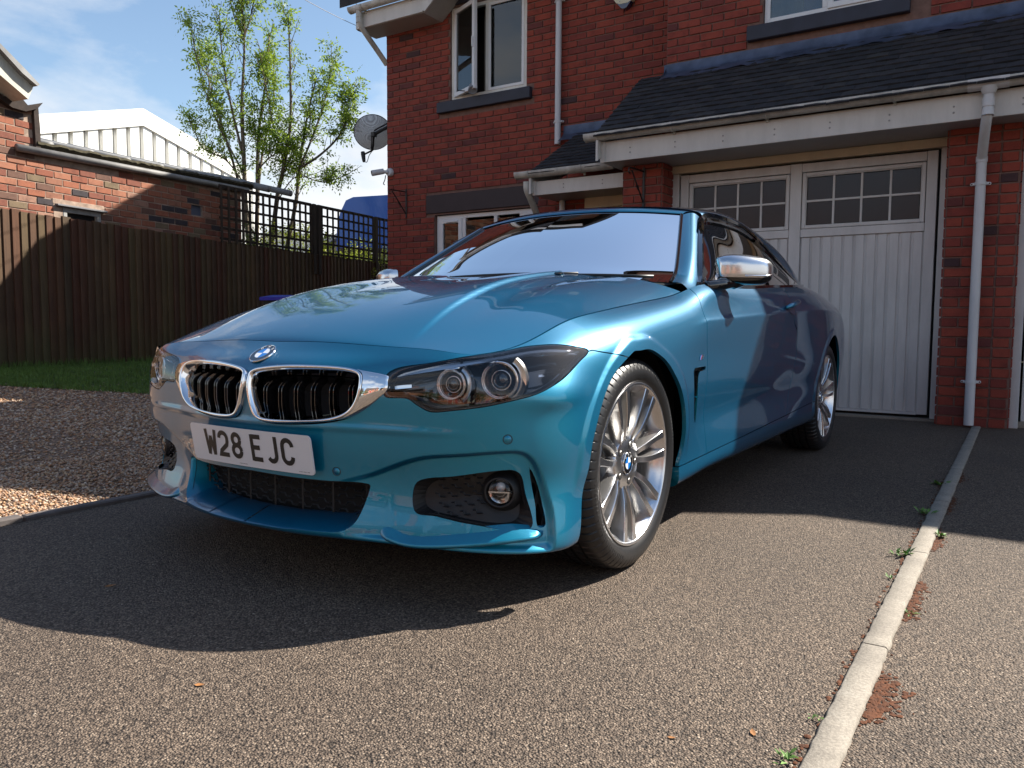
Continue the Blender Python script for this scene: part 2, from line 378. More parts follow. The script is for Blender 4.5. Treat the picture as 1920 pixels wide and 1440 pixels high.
# moss along the strip and weeds in the joint
MOSS = simple("rusty dried moss", (.095, .030, .009), .95, var=.5, vs=60, bmp=.8, bs=200)
LEAFG = simple("weed leaf", (.10, .20, .03), .6, var=.3, vs=80)
def moss():
    r_ = random.Random(11); V = []; F = []
    def clump(x, y, r, h):
        b = len(V); n = 9; V.append((x, y, h))
        for k in range(n):
            A = 2*math.pi*k/n; q = r*r_.uniform(.7, 1.15); V.append((max(x+q*math.cos(A), 1.6290) if x > 1.6 else min(x+q*math.cos(A), 1.57), y+q*1.2*math.sin(A), .0015))
        for k in range(n): F.append((b, b+1+k, b+1+(k+1) % n))
    dens = [(-1.1, 1.0), (-.4, 1.0), (.0, .6), (.5, .25), (1.2, .3), (3, .05)]
    for _ in range(5200):
        y = r_.uniform(-1.3, 2.6); d = np.interp(y, [p[0] for p in dens], [p[1] for p in dens])
        d *= max(0, .25+math.sin(y*9.1)+.45*math.sin(y*23+1))
        if r_.random() > d: continue
        x = 1.631+abs(r_.gauss(0, .014*(.5+d))); clump(x, y, r_.uniform(.002, .0065), r_.uniform(.0015, .005))
    for _ in range(130):
        y = r_.uniform(-1.0, 2.2); clump(1.568-abs(r_.gauss(0, .006)), y, r_.uniform(.003, .007), r_.uniform(.002, .006))
    o = mesh('moss', V, F, MOSS, smooth=True); tag(o, "rust brown moss growing along the concrete edging strip", 'moss', kind='stuff')
moss()
def weed(x, y, s, lab, seed):
    r_ = random.Random(seed); V = []; F = []
    for k in range(int(26*s/.05)):
        A = r_.uniform(0, 2*math.pi); L = r_.uniform(.4, 1)*s; el = r_.uniform(.1, .9); w_ = L*.16
        p0 = np.array((x+r_.gauss(0, s*.25), y+r_.gauss(0, s*.3), .004)); d = np.array((math.cos(A)*math.cos(el), math.sin(A)*math.cos(el), math.sin(el))); sd_ = np.array((-math.sin(A), math.cos(A), 0))
        b = len(V); V += [p0, p0+d*L*.5+sd_*w_, p0+d*L+np.array((0, 0, -L*.15)), p0+d*L*.5-sd_*w_]; F.append((b, b+1, b+2, b+3))
    return tag(mesh('weed', V, F, LEAFG), lab, 'weed', 'weeds along the edging strip')
weed(1.545, -.86, .030, "leafy weed clump at the near end of the edging strip, lowest in the picture", 1)
weed(1.552, -.68, .018, "small weed beside the strip just above the nearest weed clump", 2)
weed(1.555, .62, .045, "bright weed tuft left of the strip just in front of the house shadow", 3)
weed(1.555, .33, .022, "tiny weed left of the strip below the bright tuft", 4)
weed(1.640, .04, .025, "small weed on the right edge of the strip at its middle", 5)
weed(1.645, .95, .040, "weed on the right edge of the strip beside the shadow line", 6)
weed(1.56, 1.30, .05, "weed left of the strip just inside the house shadow", 7)
weed(1.56, 2.0, .05, "weed left of the strip deep in the house shadow", 8)
# dry leaves on the drive
def leaf(x, y, rz, s, lab, seed, z=.002):
    r_ = random.Random(seed); c, s_ = math.cos(rz), math.sin(rz)
    P = [(-1, 0, .1), (-.4, .45, .25), (.3, .4, .15), (1, 0, .35), (.3, -.42, .2), (-.4, -.4, .02)]
    V = [(x+(c*a-s_*b)*s, y+(s_*a+c*b)*s, z+h*s*.6) for a, b, h in P]+[(x, y, z)]
    return tag(mesh('fallen_leaf', V, [(i, (i+1) % 6, 6) for i in range(6)], LEAFB), lab, 'leaf', 'dry leaves on the tarmac')
LEAFB = simple("dry leaf", (.30, .13, .04), .8, var=.3, vs=50)
leaf(.45, -1.245, .5, .012, "dry brown leaf at the left edge of the sunlit tarmac", 1); leaf(-.3, -1.0, 1, .016, "dry brown leaf on the shaded tarmac in front of the bumper", 2)
leaf(1.47, -.80, 2, .012, "orange dry leaf left of the nearest edging slab", 3); leaf(1.35, -.90, .2, .008, "tiny dry leaf on the sunlit tarmac left of the strip", 4)
# ---- gravel bed and lawn on the left
def zl_(x, y):   # the garden rises gently away from the drive
    d = max(0, -1.33-x); return .004+.030*min(1, d/.3)+.030*max(0, d-.3)*(1 if d < 6 else 6/d)
GRAVELB = simple("gravel bed", (.16, .10, .065), .95, var=.4, vs=60, bmp=1, bs=150)
tag(sheet('gravel', -14, -1.33, -6, 14, 0, GRAVELB, 120, 120, lambda x, y: zl_(x, y)), kind='structure')
def stones():
    ms = []
    cols = [(.40, .225, .11), (.30, .145, .07), (.50, .34, .20), (.20, .105, .06), (.36, .26, .20), (.56, .46, .35), (.38, .175, .075)]
    m, n, b = newmat("flint gravel"); a = nd(n, 'ShaderNodeAttribute', attribute_name='tone'); c = ramp(n, a.outputs['Fac'], [(i/6, col) for i, col in enumerate(cols)])
    x = noise(n, 140, 3, .6, gcoord(n)); c = mix(n, .5, c, ramp(n, x.outputs[0], [(.35, (.6, .6, .6)), (.65, (1.2, 1.2, 1.2))]), 'MULTIPLY'); n.links.new(c, b.inputs['Base Color']); b.inputs['Roughness'].default_value = .6
    r_ = np.random.RandomState(4)
    # near stones are denser in geometry; stones seen from the camera wedge only
    pts = []
    def scatter(N, x0, x1, y0, y1, smin, smax):
        X = r_.uniform(x0, x1, N); Y = r_.uniform(y0, y1, N); return np.stack([X, Y, r_.uniform(smin, smax, N)], 1)
    P = np.vstack([scatter(9000, -2.2, -1.335, -1.6, .6, .0055, .010), scatter(20000, -4.0, -1.335, -.8, 2.6, .006, .012), scatter(26000, -8.2, -2.0, .3, 4.2, .009, .018)])
    d = P[:, :2]-CAM[:2]; fw = np.array([-.5423, .8402]); rt = np.array([.8402, .5423]); df = d@fw; dr = d@rt; k = (df > .3) & (abs(dr/df) < .75); P = P[k]
    base = np.array([(0, 0, 1), (1, 0, .1), (.35, .9, .0), (-.8, .6, .1), (-.85, -.55, 0), (.3, -.95, .1), (0, 0, -.6)]); Fb = [(0, 1, 2), (0, 2, 3), (0, 3, 4), (0, 4, 5), (0, 5, 1), (6, 2, 1), (6, 3, 2), (6, 4, 3), (6, 5, 4), (6, 1, 5)]
    N = len(P); V = np.zeros((N, 7, 3)); ang = r_.uniform(0, 6.28, N); tz = r_.uniform(.35, .8, N); ty = r_.uniform(.6, 1, N)
    jit = r_.uniform(-.22, .22, (N, 7, 3)); bb = base[None]+jit; bb[..., 1] *= ty[:, None]; bb[..., 2] *= tz[:, None]
    c_, s_ = np.cos(ang)[:, None], np.sin(ang)[:, None]
    tl_ = r_.uniform(-.5, .5, N)[:, None]; x_ = bb[..., 0]; y_ = bb[..., 1]; z_ = bb[..., 2]; z2 = z_+x_*tl_
    V[..., 0] = (x_*c_-y_*s_)*P[:, 2:3]+P[:, :1]; V[..., 1] = (x_*s_+y_*c_)*P[:, 2:3]+P[:, 1:2]
    zb = np.array([zl_(x, y) for x, y in P[:, :2]])+r_.uniform(-.001, .006, N); V[..., 2] = z2*P[:, 2:3]+zb[:, None]
    F = (np.array(Fb)[None]+(np.arange(N)*7)[:, None, None]).reshape(-1, 3)
    me = bpy.data.meshes.new('gravel_stones'); me.vertices.add(N*7); me.vertices.foreach_set('co', V.reshape(-1)); me.loops.add(len(F)*3); me.loops.foreach_set('vertex_index', F.reshape(-1))
    me.polygons.add(len(F)); me.polygons.foreach_set('loop_start', np.arange(len(F))*3); me.update(calc_edges=True)
    at = me.attributes.new('tone', 'FLOAT', 'POINT'); at.data.foreach_set('value', np.repeat(r_.uniform(0, 1, N), 7)); me.materials.append(m)
    o = bpy.data.objects.new('gravel_stones', me); LINK(o); tag(o, "brown and cream gravel stones filling the bed beside the drive", 'gravel', kind='stuff')
stones()
eb = thing('gravel_edging', None, None, (-1.31, 0, 0)); tag(eb, kind='structure'); r_ = random.Random(8)
EDGM = simple("grey edging block", (.10, .085, .08), .9, var=.3, vs=10, bmp=.4, bs=80)
for k in range(9):
    y0 = -2.6+k*.92; b = MB(); b.box((-1.333, y0+.004, -.03), (-1.281, y0+.914, .018+r_.uniform(-.002, .004)), .006); b.build('edging_block', EDGM, eb, sharp=40)
# grass strip in front of the fence
FX0, FY0, FX1, FY1 = -7.57, 1.99, -8.93, 9.80        # two points of the fence line
fdir = np.array([FX1-FX0, FY1-FY0]); fl_len = np.linalg.norm(fdir); fdir /= fl_len; fnor = np.array([fdir[1], -fdir[0]])     # towards the drive
if fnor[0] < 0: fnor = -fnor
def grass():
    LAWN = simple("lawn soil", (.022, .035, .010), .95, var=.4, vs=14)
    B = np.array([(-7.25, .62), (-5.70, 1.28), (-4.33, 1.84), (-2.85, 2.42), (-1.345, 2.97)]); Fr = np.array([(-7.30, .45), (-8.05, 4.6), (-8.95, 9.9), (-5.3, 9.9), (-1.345, 5.75)])
    def PQ(u, t):
        u = np.asarray(u)*4; i = np.minimum(u.astype(int), 3); a = (u-i)[:, None]; p = B[i]*(1-a)+B[i+1]*a; q = Fr[i]*(1-a)+Fr[i+1]*a; return p*(1-t[:, None])+q*t[:, None]
    nu, nv = 120, 30; U, T = np.meshgrid(np.linspace(0, 1, nu+1), np.linspace(0, 1, nv+1), indexing='ij'); X = PQ(U.ravel(), T.ravel())
    wob = .03*np.sin(X[:, 0]*7)+.02*np.sin(X[:, 0]*17); X[:, 1] += wob*(T.ravel() < .01)
    V = [(x, y, zl_(x, y)+.012-(.03 if t < .001 else 0)) for (x, y), t in zip(X, T.ravel())]
    F = [(i*(nv+1)+k, (i+1)*(nv+1)+k, (i+1)*(nv+1)+k+1, i*(nv+1)+k+1) for i in range(nu) for k in range(nv)]
    tag(mesh('lawn', V, F, LAWN, smooth=True), kind='structure')
    r_ = np.random.RandomState(2); N = 60000; u = r_.uniform(0, .72, N)**1.0; k = r_.uniform(0, 1, N)**1.2; P = PQ(u, k)
    edge = np.abs((P-np.array([FX0, FY0]))@np.array([fdir[1], -fdir[0]]))
    h = r_.uniform(.02, .05, N)*(1+1.3*(edge < .12)); A = r_.uniform(0, 6.28, N); w_ = r_.uniform(.003, .006, N); ln = r_.uniform(-.5, .5, (N, 2))*h[:, None]
    z0 = np.array([zl_(x, y) for x, y in P])+.010
    V = np.zeros((N, 3, 3)); V[:, 0, 0] = P[:, 0]-w_*np.cos(A); V[:, 0, 1] = P[:, 1]-w_*np.sin(A); V[:, 0, 2] = z0; V[:, 1, 0] = P[:, 0]+w_*np.cos(A); V[:, 1, 1] = P[:, 1]+w_*np.sin(A); V[:, 1, 2] = z0
    V[:, 2, :2] = P+ln; V[:, 2, 2] = z0+h
    me = bpy.data.meshes.new('grass'); me.vertices.add(N*3); me.vertices.foreach_set('co', V.reshape(-1)); me.loops.add(N*3); me.loops.foreach_set('vertex_index', np.arange(N*3)); me.polygons.add(N); me.polygons.foreach_set('loop_start', np.arange(N)*3); me.update(calc_edges=True)
    me.materials.append(simple("grass blade", (.085, .15, .020), .7, var=.35, vs=6)); o = bpy.data.objects.new('grass', me); LINK(o); tag(o, "strip of short green grass in front of the wooden fence", 'grass', kind='stuff')
grass()
# ============================================================ pieces laid in courses (bricks, tiles, boards)
def pieces(name, stuff_name, solids, mat, parent, limit=300, seed=1):
    """solids: list of (V(8 or more points), F). The `limit` that show largest from the camera become objects of their own, the rest one part."""
    r_ = random.Random(seed); big = []
    for V, F in solids:
        c = np.mean(V, axis=0); px, z = project(c); d = np.linalg.norm(c-CAM); sz = np.ptp(np.array(V), axis=0); a = max(sz[0]*sz[2], sz[1]*sz[2], sz[0]*sz[1])/d**2
        if z < .3 or not (-30 < px[0] < 1950 and -30 < px[1] < 1470): a *= .001
        big.append(a)
    order = sorted(range(len(solids)), key=lambda i: -big[i]); own = set(order[:limit])
    SV, SF, ST = [], [], []
    for i, (V, F) in enumerate(solids):
        t = r_.random()
        if i in own:
            o = mesh(name, V, F, mat, parent); at = o.data.attributes.new('tone', 'FLOAT', 'POINT'); at.data.foreach_set('value', [t]*len(V))
        else:
            b = len(SV); SV += [tuple(v) for v in V]; SF += [tuple(b+j for j in f) for f in F]; ST += [t]*len(V)
    if SV:
        o = mesh(stuff_name, SV, SF, mat, parent); at = o.data.attributes.new('tone', 'FLOAT', 'POINT'); at.data.foreach_set('value', ST); o['kind'] = 'stuff'
def wallpt(o, ax, nrm):
    """frame of a wall: o origin (x,y at z=0), ax horizontal direction, nrm outward"""
    o = np.array(o, float); ax = np.array(ax, float); nrm = np.array(nrm, float)
    return lambda s, z, d=0: np.array((o[0]+ax[0]*s+nrm[0]*d, o[1]+ax[1]*s+nrm[1]*d, z))
def course(P, s0, s1, z0, z1, holes=(), L=.225, Hh=.075, depth=.011, j=.010, seed=1, top=None, rough=0, zoff=0, phase=0, flemish=False):
    """bricks of one wall; holes: (s0,s1,z0,z1); top: function s -> highest z"""
    r_ = random.Random(seed); out_ = []; k = 0; z = z0+zoff
    F = [(4, 5, 6, 7), (0, 1, 5, 4), (1, 2, 6, 5), (2, 3, 7, 6), (3, 0, 4, 7)]
    while z+Hh*.4 < z1:
        a = s0-(L/2 if (k+phase) % 2 else 0); n_ = 0
        while a < s1:
            ll = L
            if flemish and (n_ % 2) == 0: ll = L*.5+.003
            n_ += 1
            b0, b1 = max(a, s0)+j/2, min(a+ll, s1)-j/2; za, zb = z+j/2, min(z+Hh-j/2, z1); a += ll
            if b1-b0 < .025: continue
            segs = [(b0, b1)]
            for h0, h1, hz0, hz1 in holes:
                if zb > hz0+.02 and za < hz1-.02:
                    ns = []
                    for q0, q1 in segs:
                        if q1 <= h0 or q0 >= h1: ns.append((q0, q1))
                        else:
                            if h0-q0 > .03: ns.append((q0, h0-.004))
                            if q1-h1 > .03: ns.append((h1+.004, q1))
                    segs = ns
            for q0, q1 in segs:
                if top is not None and zb > top((q0+q1)/2): continue
                e = depth+r_.uniform(-.0025, .0025)-abs(r_.gauss(0, rough*.3)); w = lambda: r_.uniform(-.0012, .0012)-rough*r_.random()*.25
                c = [(q0, za), (q1, za), (q1, zb), (q0, zb)]; ii = [(1, 1), (-1, 1), (-1, -1), (1, -1)]
                V = [P(s, zz, -.004) for s, zz in c]+[P(s+i1*(.0025+abs(w())), zz+i2*(.0025+abs(w())), e) for (s, zz), (i1, i2) in zip(c, ii)]
                out_.append((V, F))
        z += Hh; k += 1
    return out_
def wallsheet(name, P, s0, s1, z0, z1, holes, mat, parent, reveal=.09, top=None):
    """mortar backing with real openings and reveals"""
    ss = sorted({s0, s1}|{h[0] for h in holes}|{h[1] for h in holes}); zs = sorted({z0, z1}|{h[2] for h in holes}|{h[3] for h in holes}); ss = [s for s in ss if s0 <= s <= s1]; zs = [z for z in zs if z0 <= z <= z1]
    V = []; F = []
    def q(a, b, c, d): k = len(V); V.extend([a, b, c, d]); F.append((k, k+1, k+2, k+3))
    for i in range(len(ss)-1):
        for j in range(len(zs)-1):
            cs, cz = (ss[i]+ss[i+1])/2, (zs[j]+zs[j+1])/2
            if any(h[0] < cs < h[1] and h[2] < cz < h[3] for h in holes): continue
            q(P(ss[i], zs[j]), P(ss[i+1], zs[j]), P(ss[i+1], zs[j+1]), P(ss[i], zs[j+1]))
    for a, b, c, d in holes:
        a_, b_, c_, d_ = max(a, s0), min(b, s1), max(c, z0), min(d, z1)
        q(P(a_, c_), P(a_, c_, -reveal), P(a_, d_, -reveal), P(a_, d_)); q(P(b_, c_, -reveal), P(b_, c_), P(b_, d_), P(b_, d_, -reveal))
        q(P(a_, d_), P(a_, d_, -reveal), P(b_, d_, -reveal), P(b_, d_)); q(P(a_, c_, -reveal), P(a_, c_), P(b_, c_), P(b_, c_, -reveal))
    return mesh(name, V, F, mat, parent)
# ============================================================ the house
HOUSE = thing('brick_house', "red brick house with white garage door and dark tiled lean-to roof behind the car", 'house', (0, 5.25, 0))
FX = (1, 0); FN = (0, -1)
PL = wallpt((0, 5.73), FX, FN); PR = wallpt((0, 5.25), FX, FN); PP = wallpt((0, 4.62), FX, FN)
hl = [(-4.21, -3.105, 3.50, 4.60), (-4.463, -2.82, .95, 2.12)]
gable_top = lambda s: 4.62 if s < -5.0 else 9
wallsheet('wall', PL, -5.25, -1.19, 0, 4.72, hl, MORTAR, HOUSE)
hr = [(-.267, 1.0, 3.50, 4.70)]
wallsheet('wall', PR, -1.19, 4.6, 2.3, 4.72, hr, MORTAR, HOUSE)
mesh('wall', [(-1.19, 5.25, 0), (-1.19, 5.73, 0), (-1.19, 5.73, 4.72), (-1.19, 5.25, 4.72)], [(3, 2, 1, 0)], MORTAR, HOUSE)
mesh('wall', [(-5.25, 5.73, 0), (-5.25, 18.3, 0), (-5.25, 18.3, 4.72), (-5.25, 5.73, 4.72)], [(3, 2, 1, 0)], MORTAR, HOUSE)
bm_ = MB(); bm_.box((-5.20, 18.1, 0), (5.2, 18.3, 4.7)); bm_.box((4.55, 5.28, 0), (4.62, 18.1, 4.7)); bm_.build('wall', MORTAR, HOUSE)
B = []
B += course(PL, -5.25, -1.19, 0, 4.70, hl+[(-4.592, -2.55, 2.125, 2.37), (-4.384, -3.027, 3.35, 3.5), (-4.40, -3.0, 4.60, 4.80)], seed=1)
B += course(PR, -1.19, 4.55, 3.15, 4.70, hr+[(-.395, 1.1, 3.35, 3.5), (-.40, 1.1, 4.60, 4.8)], seed=2, zoff=0, phase=1)
# piers and the sides of the garage opening
def pier(s0, s1, z1, seed, right=True, left=False, fl=False):
    P = PP; wallsheet('wall', P, s0, s1, 0, z1, [], MORTAR, HOUSE); o = course(P, s0, s1, 0, z1, seed=seed, flemish=fl)
    if right:
        Q = wallpt((s1, 4.62), (0, 1), (1, 0)); wallsheet('wall', Q, 0, .62, 0, z1, [], MORTAR, HOUSE); o += course(Q, 0.0, .5, 0, z1, seed=seed+9, L=.225, phase=1)
    if left:
        Q = wallpt((s0, 5.24), (0, -1), (-1, 0)); wallsheet('wall', Q, 0, .62, 0, z1, [], MORTAR, HOUSE); o += course(Q, 0.0, .62, 0, z1, seed=seed+19)
    return o
B += pier(-1.338, -.955, 2.222, 21, True, True)
B += pier(1.328, 1.795, 2.245, 22, True, True, True)
PQ_ = wallpt((0, 5.22), FX, FN); wallsheet('wall', PQ_, -2.62, -2.03, 0, 2.22, [], MORTAR, HOUSE); B += course(PQ_, -2.62, -2.03, 0, 2.22, seed=31)
Q_ = wallpt((-2.62, 5.73), (0, -1), (-1, 0)); wallsheet('wall', Q_, 0, .51, 0, 2.22, [], MORTAR, HOUSE); B += course(Q_, 0, .51, 0, 2.22, seed=32)
pieces('brick', 'brickwork', B, BRICK, HOUSE, 300, 5)
# sills and lintels
def slab(name, a, b, mat, bev=.006, parent=HOUSE): m_ = MB(); m_.box(a, b, bev); return m_.build(name, mat, parent, sharp=40)
slab('window_sill', (-4.384, 5.665, 3.355), (-3.027, 5.735, 3.485), NAVY); slab('window_sill', (-.395, 5.185, 3.355), (.952, 5.255, 3.485), NAVY)
slab('lintel', (-4.592, 5.712, 2.14), (-2.58, 5.76, 2.37), LINTEL); slab('lintel', (-4.40, 5.700, 4.62), (-3.0, 5.76, 4.83), NAVY); slab('lintel', (-.42, 5.22, 4.715), (1.15, 5.28, 4.90), NAVY)
# windows
def frame(m_, x0, x1, z0, z1, y, w_=.055, d=.06):
    m_.box((x0, y, z0), (x0+w_, y+d, z1), .004); m_.box((x1-w_, y, z0), (x1, y+d, z1), .004); m_.box((x0+w_-.001, y+.001, z0), (x1-w_+.001, y+d, z0+w_), .004); m_.box((x0+w_-.001, y+.001, z1-w_), (x1-w_+.001, y+d, z1), .004)
def pane(x0, x1, z0, z1, y, parent, mat=WGLASS): 
    m_ = MB(); m_.box((x0, y, z0), (x1, y+.006, z1)); return m_.build('pane', mat, parent)
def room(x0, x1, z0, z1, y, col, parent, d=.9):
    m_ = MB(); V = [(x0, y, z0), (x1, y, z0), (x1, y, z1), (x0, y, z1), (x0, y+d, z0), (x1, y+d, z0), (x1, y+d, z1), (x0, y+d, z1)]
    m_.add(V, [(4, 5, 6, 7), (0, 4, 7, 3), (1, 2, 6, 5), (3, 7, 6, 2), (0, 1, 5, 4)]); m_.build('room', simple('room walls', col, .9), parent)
CURT = simple("pale curtain", (.42, .43, .42), .9, var=.1, vs=4); BEIGE = simple("beige lining", (.25, .22, .19), .9)
def curtain(x0, x1, z0, z1, y, parent, mat=CURT, amp=.022, wl=.11, slant=0):
    V = []; F = []; n = int((x1-x0)/.012)
    for i in range(n+1):
        t = i/n
        for z, k in ((z0, 0), (z1, 1)):
            x = x0+(x1-x0)*t+slant*(1-k)*(1-t); V.append((x, y+amp*math.sin(t*(x1-x0)/wl*6.28)+amp*.4*math.sin(t*37), z))
    for i in range(n): F.append((2*i, 2*i+2, 2*i+3, 2*i+1))
    return mesh('curtain', V, F, mat, parent, smooth=True)
W1 = thing('window', None, None, (-3.66, 5.76, 3.5)); W1.parent = HOUSE; W1.location = (-3.66, .51, 3.5); W1['label'] = "upstairs window with its left casement standing open"
m_ = MB(); frame(m_, -4.205, -3.110, 3.50, 4.60, 5.745, .045); m_.box((-3.700, 5.746, 3.545), (-3.650, 5.80, 4.556), .004); m_.box((-4.195, 5.725, 3.487), (-3.115, 5.80, 3.503), .002); m_.build('window_frame', grime_white("aged window frame", (.70, .68, .62), .22), W1, sharp=40)
m_ = MB(); frame(m_, -3.655, -3.150, 3.540, 4.560, 5.738, .035, .03); m_.build('fixed_sash', UPVC, W1, sharp=40)
pane(-3.62, -3.185, 3.575, 4.525, 5.752, W1)
# the open casement, hung on its left edge
def casement():
    m_ = MB(); frame(m_, 0, .49, 0, 1.035, 0, .052, .045); g_ = MB(); g_.box((.05, .018, .05), (.44, .024, .985)); h_ = MB(); h_.box((.462, -.022, .48), (.478, .0, .60), .004)
    A = math.radians(-24); c, s = math.cos(A), math.sin(A)
    f = lambda V: [(-4.165+x*c-y*s, 5.735+x*s+y*c, 3.533+z) for x, y, z in V]
    o = mesh('open_casement', f(m_.V), m_.F, UPVC, W1, sharp=40); mesh('casement_pane', f(g_.V), g_.F, WGLASS, W1); mesh('casement_handle', f(h_.V), h_.F, UPVC, W1)
    st_ = MB(); st_.tube([(-3.98, 5.56, 3.55), (-3.80, 5.76, 3.548)], .006, 6); st_.build('casement_stay', IRON, W1)
casement()
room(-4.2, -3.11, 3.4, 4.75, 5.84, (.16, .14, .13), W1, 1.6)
curtain(-3.64, -3.16, 3.50, 4.60, 5.90, W1, CURT, .02, .13, .14); curtain(-4.19, -3.95, 3.50, 4.60, 5.93, W1, BEIGE, .02, .10); curtain(-3.86, -3.64, 3.50, 4.60, 5.95, W1, BEIGE, .012, .09)
m_ = MB(); m_.box((-3.42, 5.86, 3.515), (-3.27, 5.90, 3.62)); m_.build('picture_frame', NAVY, W1)
# small speaker-like lamp on the sill
lampo = MB(); lampo.lathe([(-.005, 0), (-.002, .052), (.10, .056), (.112, .050), (.112, .042), (.10, .040), (.10, 0)], (-3.80, 5.64, 3.585), (.35, -.62, -.55), 24)
tag(lampo.build('desk_fan', simple("grey plastic", (.22, .23, .25), .45), None, sharp=35), "grey plastic round appliance poking out of the open upstairs casement", 'appliance')
W2 = thing('window', None, None, (0, 0, 0)); W2.parent = HOUSE; W2.location = (-3.64, .51, .95); W2['label'] = "long ground floor window under the brown lintel"
m_ = MB(); frame(m_, -4.455, -2.825, .97, 2.112, 5.770, .05); 
for x in (-4.035, -3.56, -3.19): m_.box((x-.026, 5.771, 1.02), (x+.026, 5.825, 2.065), .004)
m_.build('window_frame', UPVC, W2, sharp=40)
for x0, x1, op in ((-4.41, -4.06, 1), (-4.005, -3.59, 0), (-3.53, -3.22, 0), (-3.16, -2.87, 1)):
    if op: s_ = MB(); frame(s_, x0, x1, 1.02, 2.065, 5.758, .055, .03); s_.box((x0+.12, 5.745, 2.018), (x1-.06, 5.762, 2.045), .004); s_.build('casement', UPVC, W2, sharp=40); x0 += .05; x1 -= .05
    pane(x0, x1, 1.05, 2.03, 5.782, W2)
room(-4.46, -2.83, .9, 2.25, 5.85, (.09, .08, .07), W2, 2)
W3 = thing('window', None, None, (0, 0, 0)); W3.parent = HOUSE; W3.location = (.36, .03, 3.5); W3['label'] = "upstairs window over the lean-to roof at the top edge"
m_ = MB(); frame(m_, -.262, .996, 3.505, 4.70, 5.285, .05); m_.box((.24, 5.286, 3.555), (.30, 5.34, 4.65), .004); m_.build('window_frame', UPVC, W3, sharp=40)
s_ = MB(); frame(s_, .285, .965, 3.535, 4.67, 5.272, .05, .03); s_.build('casement', UPVC, W3, sharp=40); pane(-.215, .245, 3.55, 4.66, 5.30, W3); pane(.335, .915, 3.58, 4.62, 5.29, W3)
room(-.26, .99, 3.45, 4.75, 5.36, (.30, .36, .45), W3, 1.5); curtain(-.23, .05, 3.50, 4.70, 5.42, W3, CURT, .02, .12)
m_ = MB(); m_.box((.06, 5.40, 3.52), (.20, 5.42, 3.90)); m_.build('notice', simple("blue sheet", (.05, .13, .45), .7), W3)
# ---- lean-to roof over the garage (tiles laid in courses), flashing, fascia, gutter
def tilecourses(x0f, x1f, ya, za, yb, zb, seed, pitch=.10, w_=.165):
    """plain tiles from eave (ya,za) to top (yb,zb); x limits as functions of t (0..1)"""
    r_ = random.Random(seed); out_ = []; sl_ = math.hypot(yb-ya, zb-za); n = int(sl_/pitch); dy, dz = (yb-ya)/sl_, (zb-za)/sl_; ny, nz = -dz, dy
    for k in range(n+1):
        t0 = k*pitch-.02; x0, x1 = x0f(min(t0/sl_, 1)), x1f(min(t0/sl_, 1)); a = x0-(w_/2 if k % 2 else 0)+r_.uniform(-.004, .004)
        while a < x1:
            b0, b1 = max(a, x0)+.0012, min(a+w_, x1)-.0012; a += w_
            if b1-b0 < .03: continue
            l0 = t0+r_.uniform(-.003, .003); l1 = min(t0+pitch+.028, sl_+.01); h0 = .020+r_.uniform(-.002, .0035); tw = r_.uniform(-.0018, .0018); h1 = .008
            def p(x, l, h): return np.array((x, ya+dy*l+ny*h, za+dz*l+nz*h))
            V = [p(b0, l0, h0-.011), p(b1, l0, h0-.011), p(b1, l1, h1-.008), p(b0, l1, h1-.008), p(b0, l0, h0+tw), p(b1, l0, h0-tw), p(b1, l1, h1), p(b0, l1, h1)]
            xm = (b0+b1)/2; Vm = [p(xm, l0, h0-.011+.0005), p(xm, l0, h0+.0035), p(xm, l1, h1+.003)]
            V += Vm
            out_.append((V, [(0, 8, 9, 4), (8, 1, 5, 9), (4, 9, 10, 7), (9, 5, 6, 10), (0, 4, 7, 3), (1, 2, 6, 5)]))
    return out_
T = tilecourses(lambda t: -1.455, lambda t: 4.6, 4.235, 2.435, 5.235, 3.185, 3)
T += tilecourses(lambda t: -2.42+.0*t, lambda t: -1.46, 4.665, 2.262, 5.715, 2.868, 4)
pieces('roof_tile', 'roof_tiling', T, TILE, HOUSE, 300, 6)
m_ = MB(); m_.add([(-1.44, 4.245, 2.43), (4.6, 4.245, 2.43), (4.6, 5.245, 3.180), (-1.44, 5.245, 3.180)], [(0, 1, 2, 3)]); m_.add([(-2.41, 4.67, 2.255), (-1.45, 4.67, 2.255), (-1.45, 5.725, 2.863), (-2.41, 5.725, 2.863)], [(0, 1, 2, 3)]); m_.build('roof_deck', DARK if 'DARK' in globals() else TILE, HOUSE)
# verge and gable end triangles
m_ = MB(); m_.prism([(-1.448, 4.255, 2.405), (-1.448, 5.25, 3.15), (-1.448, 5.25, 2.9), (-1.448, 4.255, 2.225)], (.022, 0, 0)); m_.build('bargeboard', FASCIA, HOUSE)
m_ = MB(); m_.prism([(-2.415, 4.68, 2.235), (-2.415, 5.73, 2.84), (-2.415, 5.73, 2.5), (-2.415, 4.68, 2.07)], (.022, 0, 0)); m_.build('bargeboard', FASCIA, HOUSE)
def flashing(x0, x1, y, z, seed, h=.09):
    r_ = random.Random(seed); n = int((x1-x0)/.05); V = []; F = []
    for i in range(n+1):
        x = x0+(x1-x0)*i/n; w = lambda a: r_.uniform(-a, a); lift = .007*math.sin(i*.55)+.004*math.sin(i*1.7)
        V += [(x, y-.014, z+h+w(.001)), (x, y-.018+w(.002), z+.015), (x, y-.035+w(.002), z-.012+lift*.5), (x, y-.105+w(.003), z-.062+lift), (x, y-.15+w(.006), z-.092+lift+w(.004))]
    for i in range(n):
        for k in range(4): F.append((i*5+k, (i+1)*5+k, (i+1)*5+k+1, i*5+k+1))
    return mesh('lead_flashing', V, [f[::-1] for f in F], LEAD, HOUSE, smooth=True)
flashing(-1.21, 4.6, 5.25, 3.205, 1, .085); flashing(-2.60, -1.25, 5.73, 2.885, 2, .10)
